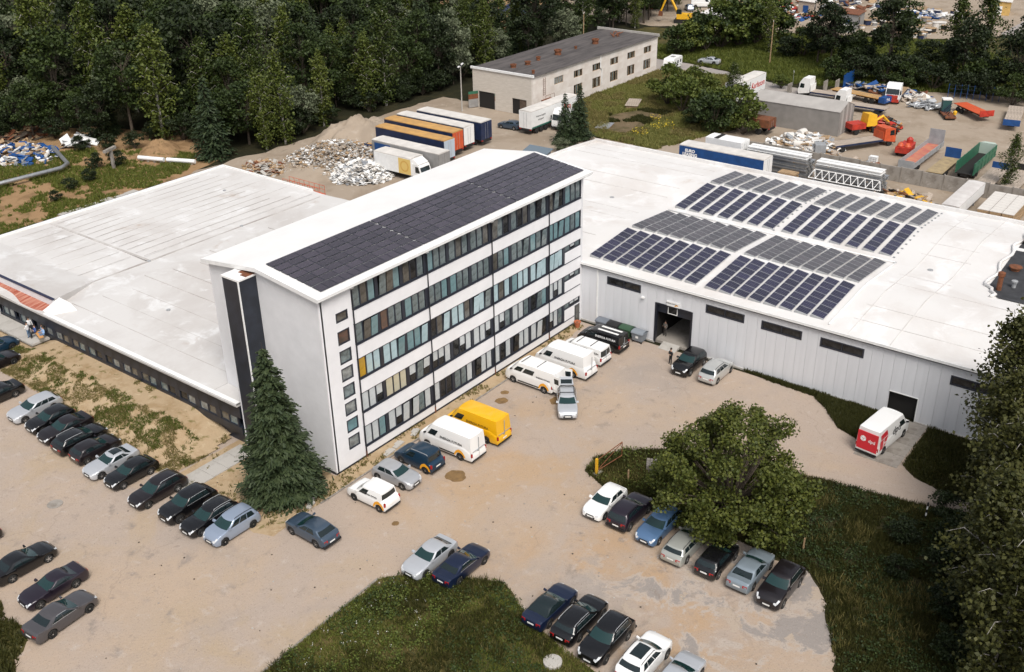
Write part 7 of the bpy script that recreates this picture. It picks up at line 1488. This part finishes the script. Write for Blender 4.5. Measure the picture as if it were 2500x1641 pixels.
bin4(35.3,-3.3,slate_p,'grey-blue lidded waste container nearest the office corner'); bin4(35.25,-4.7,M['black'],'black waste container covered with sacks'); bin4(35.3,-6.2,mat('dark_green_plastic', (.03,.075,.04), .5),'dark green waste container'); bin4(35.2,-7.75,mat('pale_slate_plastic', (.20,.225,.255), .5),'grey waste container nearest the loading door')
t = empty('flower_pot', (34.2,-.75,0), 0, 'terracotta flower pot at the office door', 'pot'); q = MB(); q.lathe([(.22,0),(.34,.6),(.38,.6),(.38,.7),(.3,.7),(.28,.6),(.05,.58)], 14); q.obj('pot', mat('terracotta', (.42,.13,.06), .8), t, smooth=40); q = MB(); q.lathe([(.29,.55),(.05,.64)], 10); q.obj('soil', M['bark'], t)
sg = empty('company_sign', (35.99,-11.0,4.78), 0, 'white company sign with orange swoosh over the loading door', 'sign'); q = MB(); q.box(-.03,.05,-.75,.72,-.24,.28); q.obj('board', M['white_metal'], sg); lettering(sg, COMPANY, .16, M['text_dark'], (-.036, .15, .05), 'B', 0, .003); q = MB(); n = 8; q.grid([[(-.036, -.42+.26*math.cos(a), -.24+.30*math.sin(a)) for a in np.linspace(.2, 2.2, n)], [(-.036, -.42+.14*math.cos(a), -.2+.14*math.sin(a)) for a in np.linspace(.2, 2.2, n)]]); q.obj('swoosh', M['orange_dec'], sg)
BG = empty('barrier_gate', (12.7,-17.35,0), R(-8), 'rusty swing gate with yellow post on the grassy tip', 'gate'); q = MB(); q.box(-.09,.09,-.09,.09,0,1.6); q.obj('post', M['yellow'], BG); q = MB(); q.tube([(0,0,1.45),(3.2,0,1.75)], .04, 6); q.tube([(3.2,0,1.75),(3.2,0,.3)], .04, 6); q.tube([(0,0,.4),(3.2,0,.4)], .04, 6); q.tube([(0,0,.4),(3.2,0,1.7)], .03, 6); q.obj('swing_frame', M['rust'], BG); q = MB(); q.box(-.25,.6,-.2,.2,0,.16); q.obj('foot', M['concrete'], BG)
PVp = empty('paver_pallet', (16.1,-20.75,0), .5, 'pallet of grey pavers on the grass beside the round tree', 'pallet'); q = MB(); [q.box(-.6,.6,-.6+.5*k,-.4+.5*k,0,.12) for k in range(3)]; q.obj('pallet', M['wood'], PVp)
for i in range(3):
    for j in range(4): box('paver', M['concrete_d'], PVp, -.58+.4*i, -.20+.4*i, -.58+.3*j, -.31+.3*j, .13, .72+.02*((i+j) % 2))
for (x, y, lab) in ((13.35,-20.0,'short wooden stake in the grass by the white hatchback'),(14.0,-22.6,'wooden stake half hidden by the round tree'),(13.5,-35.0,'pale wooden stake behind the black off-road car')): t = empty('stake', (x, y, 0), 0, lab, 'stake'); q = MB(); q.box(-.05,.05,-.05,.05,0,1.2); q.obj('stake_body', M['wood'], t); q = MB(); q.hexa([(-.05,-.05,1.2),(.05,-.05,1.2),(.05,.05,1.2),(-.05,.05,1.2),(-.01,-.01,1.28),(.01,-.01,1.28),(.01,.01,1.28),(-.01,.01,1.28)]); q.obj('tip', M['wood'], t)
t = empty('marker_post', (22.7,-40.9,0), 0, 'black and white marker post at the end of the driveway', 'post')
for k in range(5): q = MB(); q.tube([(0,0,.3*k),(.03*(k+1)/5,0,.3*k+.299)], .06, 8); q.obj('band', M['white_metal'] if k % 2 else M['black'], t)
t = empty('manhole_ring', (-6.6,-26.7,0), 0, 'round pale concrete manhole in the grass at the bottom', 'manhole'); q = MB(); q.lathe([(.62,0),(.62,.22),(.5,.24)], 20); q.obj('ring', M['concrete'], t); q = MB(); q.lathe([(.49,.18),(.49,.25),(.05,.26)], 20); q.obj('lid', M['concrete'], t)
t = empty('manhole_cover', (-16.3,15.4,lot_z(-16.3,15.4)), 0, 'iron manhole cover in the car park in front of the black hatchbacks', 'manhole'); q = MB(); q.lathe([(.62,0),(.62,.02),(.46,.02)], 20); q.obj('frame_ring', M['concrete_d'], t); q = MB(); q.lathe([(.44,0),(.44,.016),(.02,.018)], 20); q.obj('cover', M['rust'], t)
for (x, y, a, lab) in ((8.7,-.85,.3,'loose slab on the strip below the office, farthest one'),(6.35,-1.0,.15,'loose slab on the strip below the office, middle one'),(5.0,-1.2,.1,'loose slab on the strip below the office, nearest one')): t = empty('loose_slab', (x, y, .01), a, lab, 'slab'); q = MB(); q.box(-.6,.6,-.22,.22,0,.09); q.obj('slab', M['concrete'], t); q = MB(); q.box(-.1,.5,.24,.4,0,.08); q.obj('fragment', M['concrete'], t)
for i, (x, y, s) in enumerate(((-4.05,-1.25,.34),(-4.5,-1.5,.26),(-3.6,-.9,.24))):
    t = empty('boulder', (x, y, 0), i, 'pale boulder by the kerb near the spruce', 'stone', 'boulders near the spruce'); q = MB(); q.lathe([(s*.7,-.05),(s,s*.4),(s*.8,s*.9),(s*.2,s*1.1)], 7); q.obj('stone', M['concrete'], t)
stain = mat('brown_stain', (.22,.13,.05), .9, c2=(.14,.085,.035), scale=2.)
def blot(x, y, r_, m, seed):
    P = [(x+r_*(.7+.6*float(fbm(math.cos(a)*1.5+seed, math.sin(a)*1.5, seed)))*math.cos(a), y+r_*(.7+.6*float(fbm(math.cos(a)*1.5+seed, math.sin(a)*1.5, seed)))*math.sin(a)) for a in np.linspace(0, 6.283, 28)[:-1]]
    sheet('stain', m, P, .005, 0)
blot(5.8,-8.0,.85,stain,3); blot(17.5,-3.6,.6,stain,5); blot(18.9,-2.9,.4,stain,6); blot(20.5,-7.8,.7,stain,8); blot(-1.9,-8.4,.3,stain,9)
# litter of stones over the lot
rg = random.Random(8); q = MB()
for i in range(420):
    x, y = rg.uniform(-30, 34), rg.uniform(-38, 11); s = rg.uniform(.02, .06)
    q.box(-s, s, -s*.8, s*.8, -s*.3, s*.6, rg.randrange(3), Matrix.Rotation(rg.random()*6, 3, 'Z'), (x, y, .01))
tag(q.obj('loose_stones', [M['concrete'], M['concrete_d'], M['bark']]), 'small loose stones scattered over the car park', 'stones', kind='stuff')
# ------------------------------------------------------------------ people
def person(x, y, z, head, label, top, legs, hair=None, sit=False, arms='down'):
    t = empty('person', (x, y, z), R(head), label, 'person'); hip = .90 if not sit else .50; v = []; e = []; rad = []
    def add(p, r_, par=None):
        v.append(p); rad.append(r_); 
        if par is not None: e.append((par, len(v)-1))
        return len(v)-1
    pel = add((0,0,hip), .15); w1 = add((0,0,hip+.18), .135, pel); ch = add((.0,0,hip+.40), .155, w1); nk = add((.0,0,hip+.56), .065, ch); hd_ = add((.02,0,hip+.68), .095, nk); hd2 = add((.02,0,hip+.80), .085, hd_)
    for s_ in (1, -1):
        if sit: h_ = add((.05,s_*.1,hip), .095, pel); k = add((.44,s_*.12,hip+.0), .07, h_); a = add((.46,s_*.12,.08), .05, k); add((.60,s_*.12,.04), .045, a)
        else: h_ = add((0,s_*.10,hip-.08), .095, pel); k = add((.02,s_*.12,.48), .07, h_); a = add((-.01,s_*.13,.08), .05, k); add((.14,s_*.14,.04), .045, a)
        sh = add((0,s_*.20,hip+.46), .07, ch)
        if arms == 'down': el = add((-.02,s_*.27,hip+.20), .05, sh); wr = add((.08,s_*.27,hip-.02), .038, el); add((.10,s_*.27,hip-.11), .035, wr)
        else: el = add((.03,s_*.28,hip+.20), .05, sh); wr = add((.24,s_*.16,hip+.26), .038, el); add((.30,s_*.12,hip+.30), .035, wr)
    me = bpy.data.meshes.new('body'); me.from_pydata(v, e, []); o = bpy.data.objects.new('body', me); col.objects.link(o)
    sk = o.modifiers.new('skin', 'SKIN'); sk.use_smooth_shade = True; sv = me.skin_vertices[0].data
    for i, r_ in enumerate(rad): sv[i].radius = (r_, r_*(1.15 if i in (0, 1, 2) else 1)); sv[i].use_root = (i == 0)
    o.modifiers.new('sub', 'SUBSURF').levels = 1; o.modifiers['sub'].render_levels = 1
    dg = bpy.context.evaluated_depsgraph_get(); dg.update(); m2 = bpy.data.meshes.new_from_object(o.evaluated_get(dg)); col.objects.unlink(o); bpy.data.objects.remove(o)
    m2.materials.clear(); [m2.materials.append(m) for m in (M['skin'], top, legs, M['black'])]
    for p in m2.polygons:
        c = p.center
        if c.z < .09: p.material_index = 3
        elif c.z > hip+.545: p.material_index = 0
        elif (c.z < hip+.02 and abs(c.y) < .23) or (sit and c.z < hip+.1 and c.x > .12 and abs(c.y) < .2): p.material_index = 2
        elif (c.z < hip-.03 and abs(c.y) > .22) or (arms != 'down' and c.x > .2): p.material_index = 0
        else: p.material_index = 1
    link('body', m2, t)
    q = MB(); q.lathe([(.105,.0),(.11,.06),(.09,.13),(.03,.165)], 12, c=(-.005,0,hip+.755)); q.obj('hair', hair or M['hair'], t, smooth=True)
    q = MB(); [q.box(.1,.108,s_*.035-.012,s_*.035+.012,hip+.755,hip+.77) for s_ in (1, -1)]; q.box(.10,.125,-.012,.012,hip+.71,hip+.745); q.obj('face_features', M['hair'], t); return t
C_ = lambda n, c: mat('cloth_'+n, c, .85, var=.1, scale=6)
blackc, whitec, bluec, jeans = C_('black', (.012,.012,.014)), C_('white', (.72,.72,.72)), C_('pale_blue', (.36,.48,.66)), C_('jeans', (.10,.17,.27))
person(32.86,-12.75,.0,160,'man in black clothes standing before the loading door',blackc,blackc,arms='fold')
person(37.3,-9.55,.32,170,'worker with bare arms standing inside the dark loading door',C_('grey_top',(.20,.18,.16)),C_('dark_trousers',(.05,.045,.04)),arms='fold')
person(-3.0,41.6,1.62,120,'person in white shirt and jeans standing on the terrace edge',whitec,jeans,arms='fold'); person(-2.3,42.5,1.62,-100,'person in white shirt and dark trousers standing near the wall',whitec,blackc)
person(-2.45,41.25,1.62,170,'person in black with a blue top sitting at the bench on the terrace',C_('blue',(.05,.10,.30)),blackc,sit=True,arms='fold'); person(-1.95,40.72,1.62,170,'person in pale blue shirt sitting on the terrace bench',bluec,jeans,sit=True,arms='fold'); person(-2.15,40.15,1.62,170,'person in bright blue shirt at the outer end of the terrace bench',C_('sky',(.28,.45,.72)),jeans,sit=True,arms='fold')
BN = empty('bench', (-2.5,40.5,1.62), R(75), 'wooden bench table on the terrace', 'bench'); q = MB(); q.box(-.9,.9,-.22,.22,.42,.48); q.obj('seat', mat('orange_wood', (.55,.28,.10), .6), BN)
for x in (-.7,.7): q = MB(); q.box(x-.04,x+.04,-.2,.2,0,.42); q.obj('leg', M['steel'], BN)
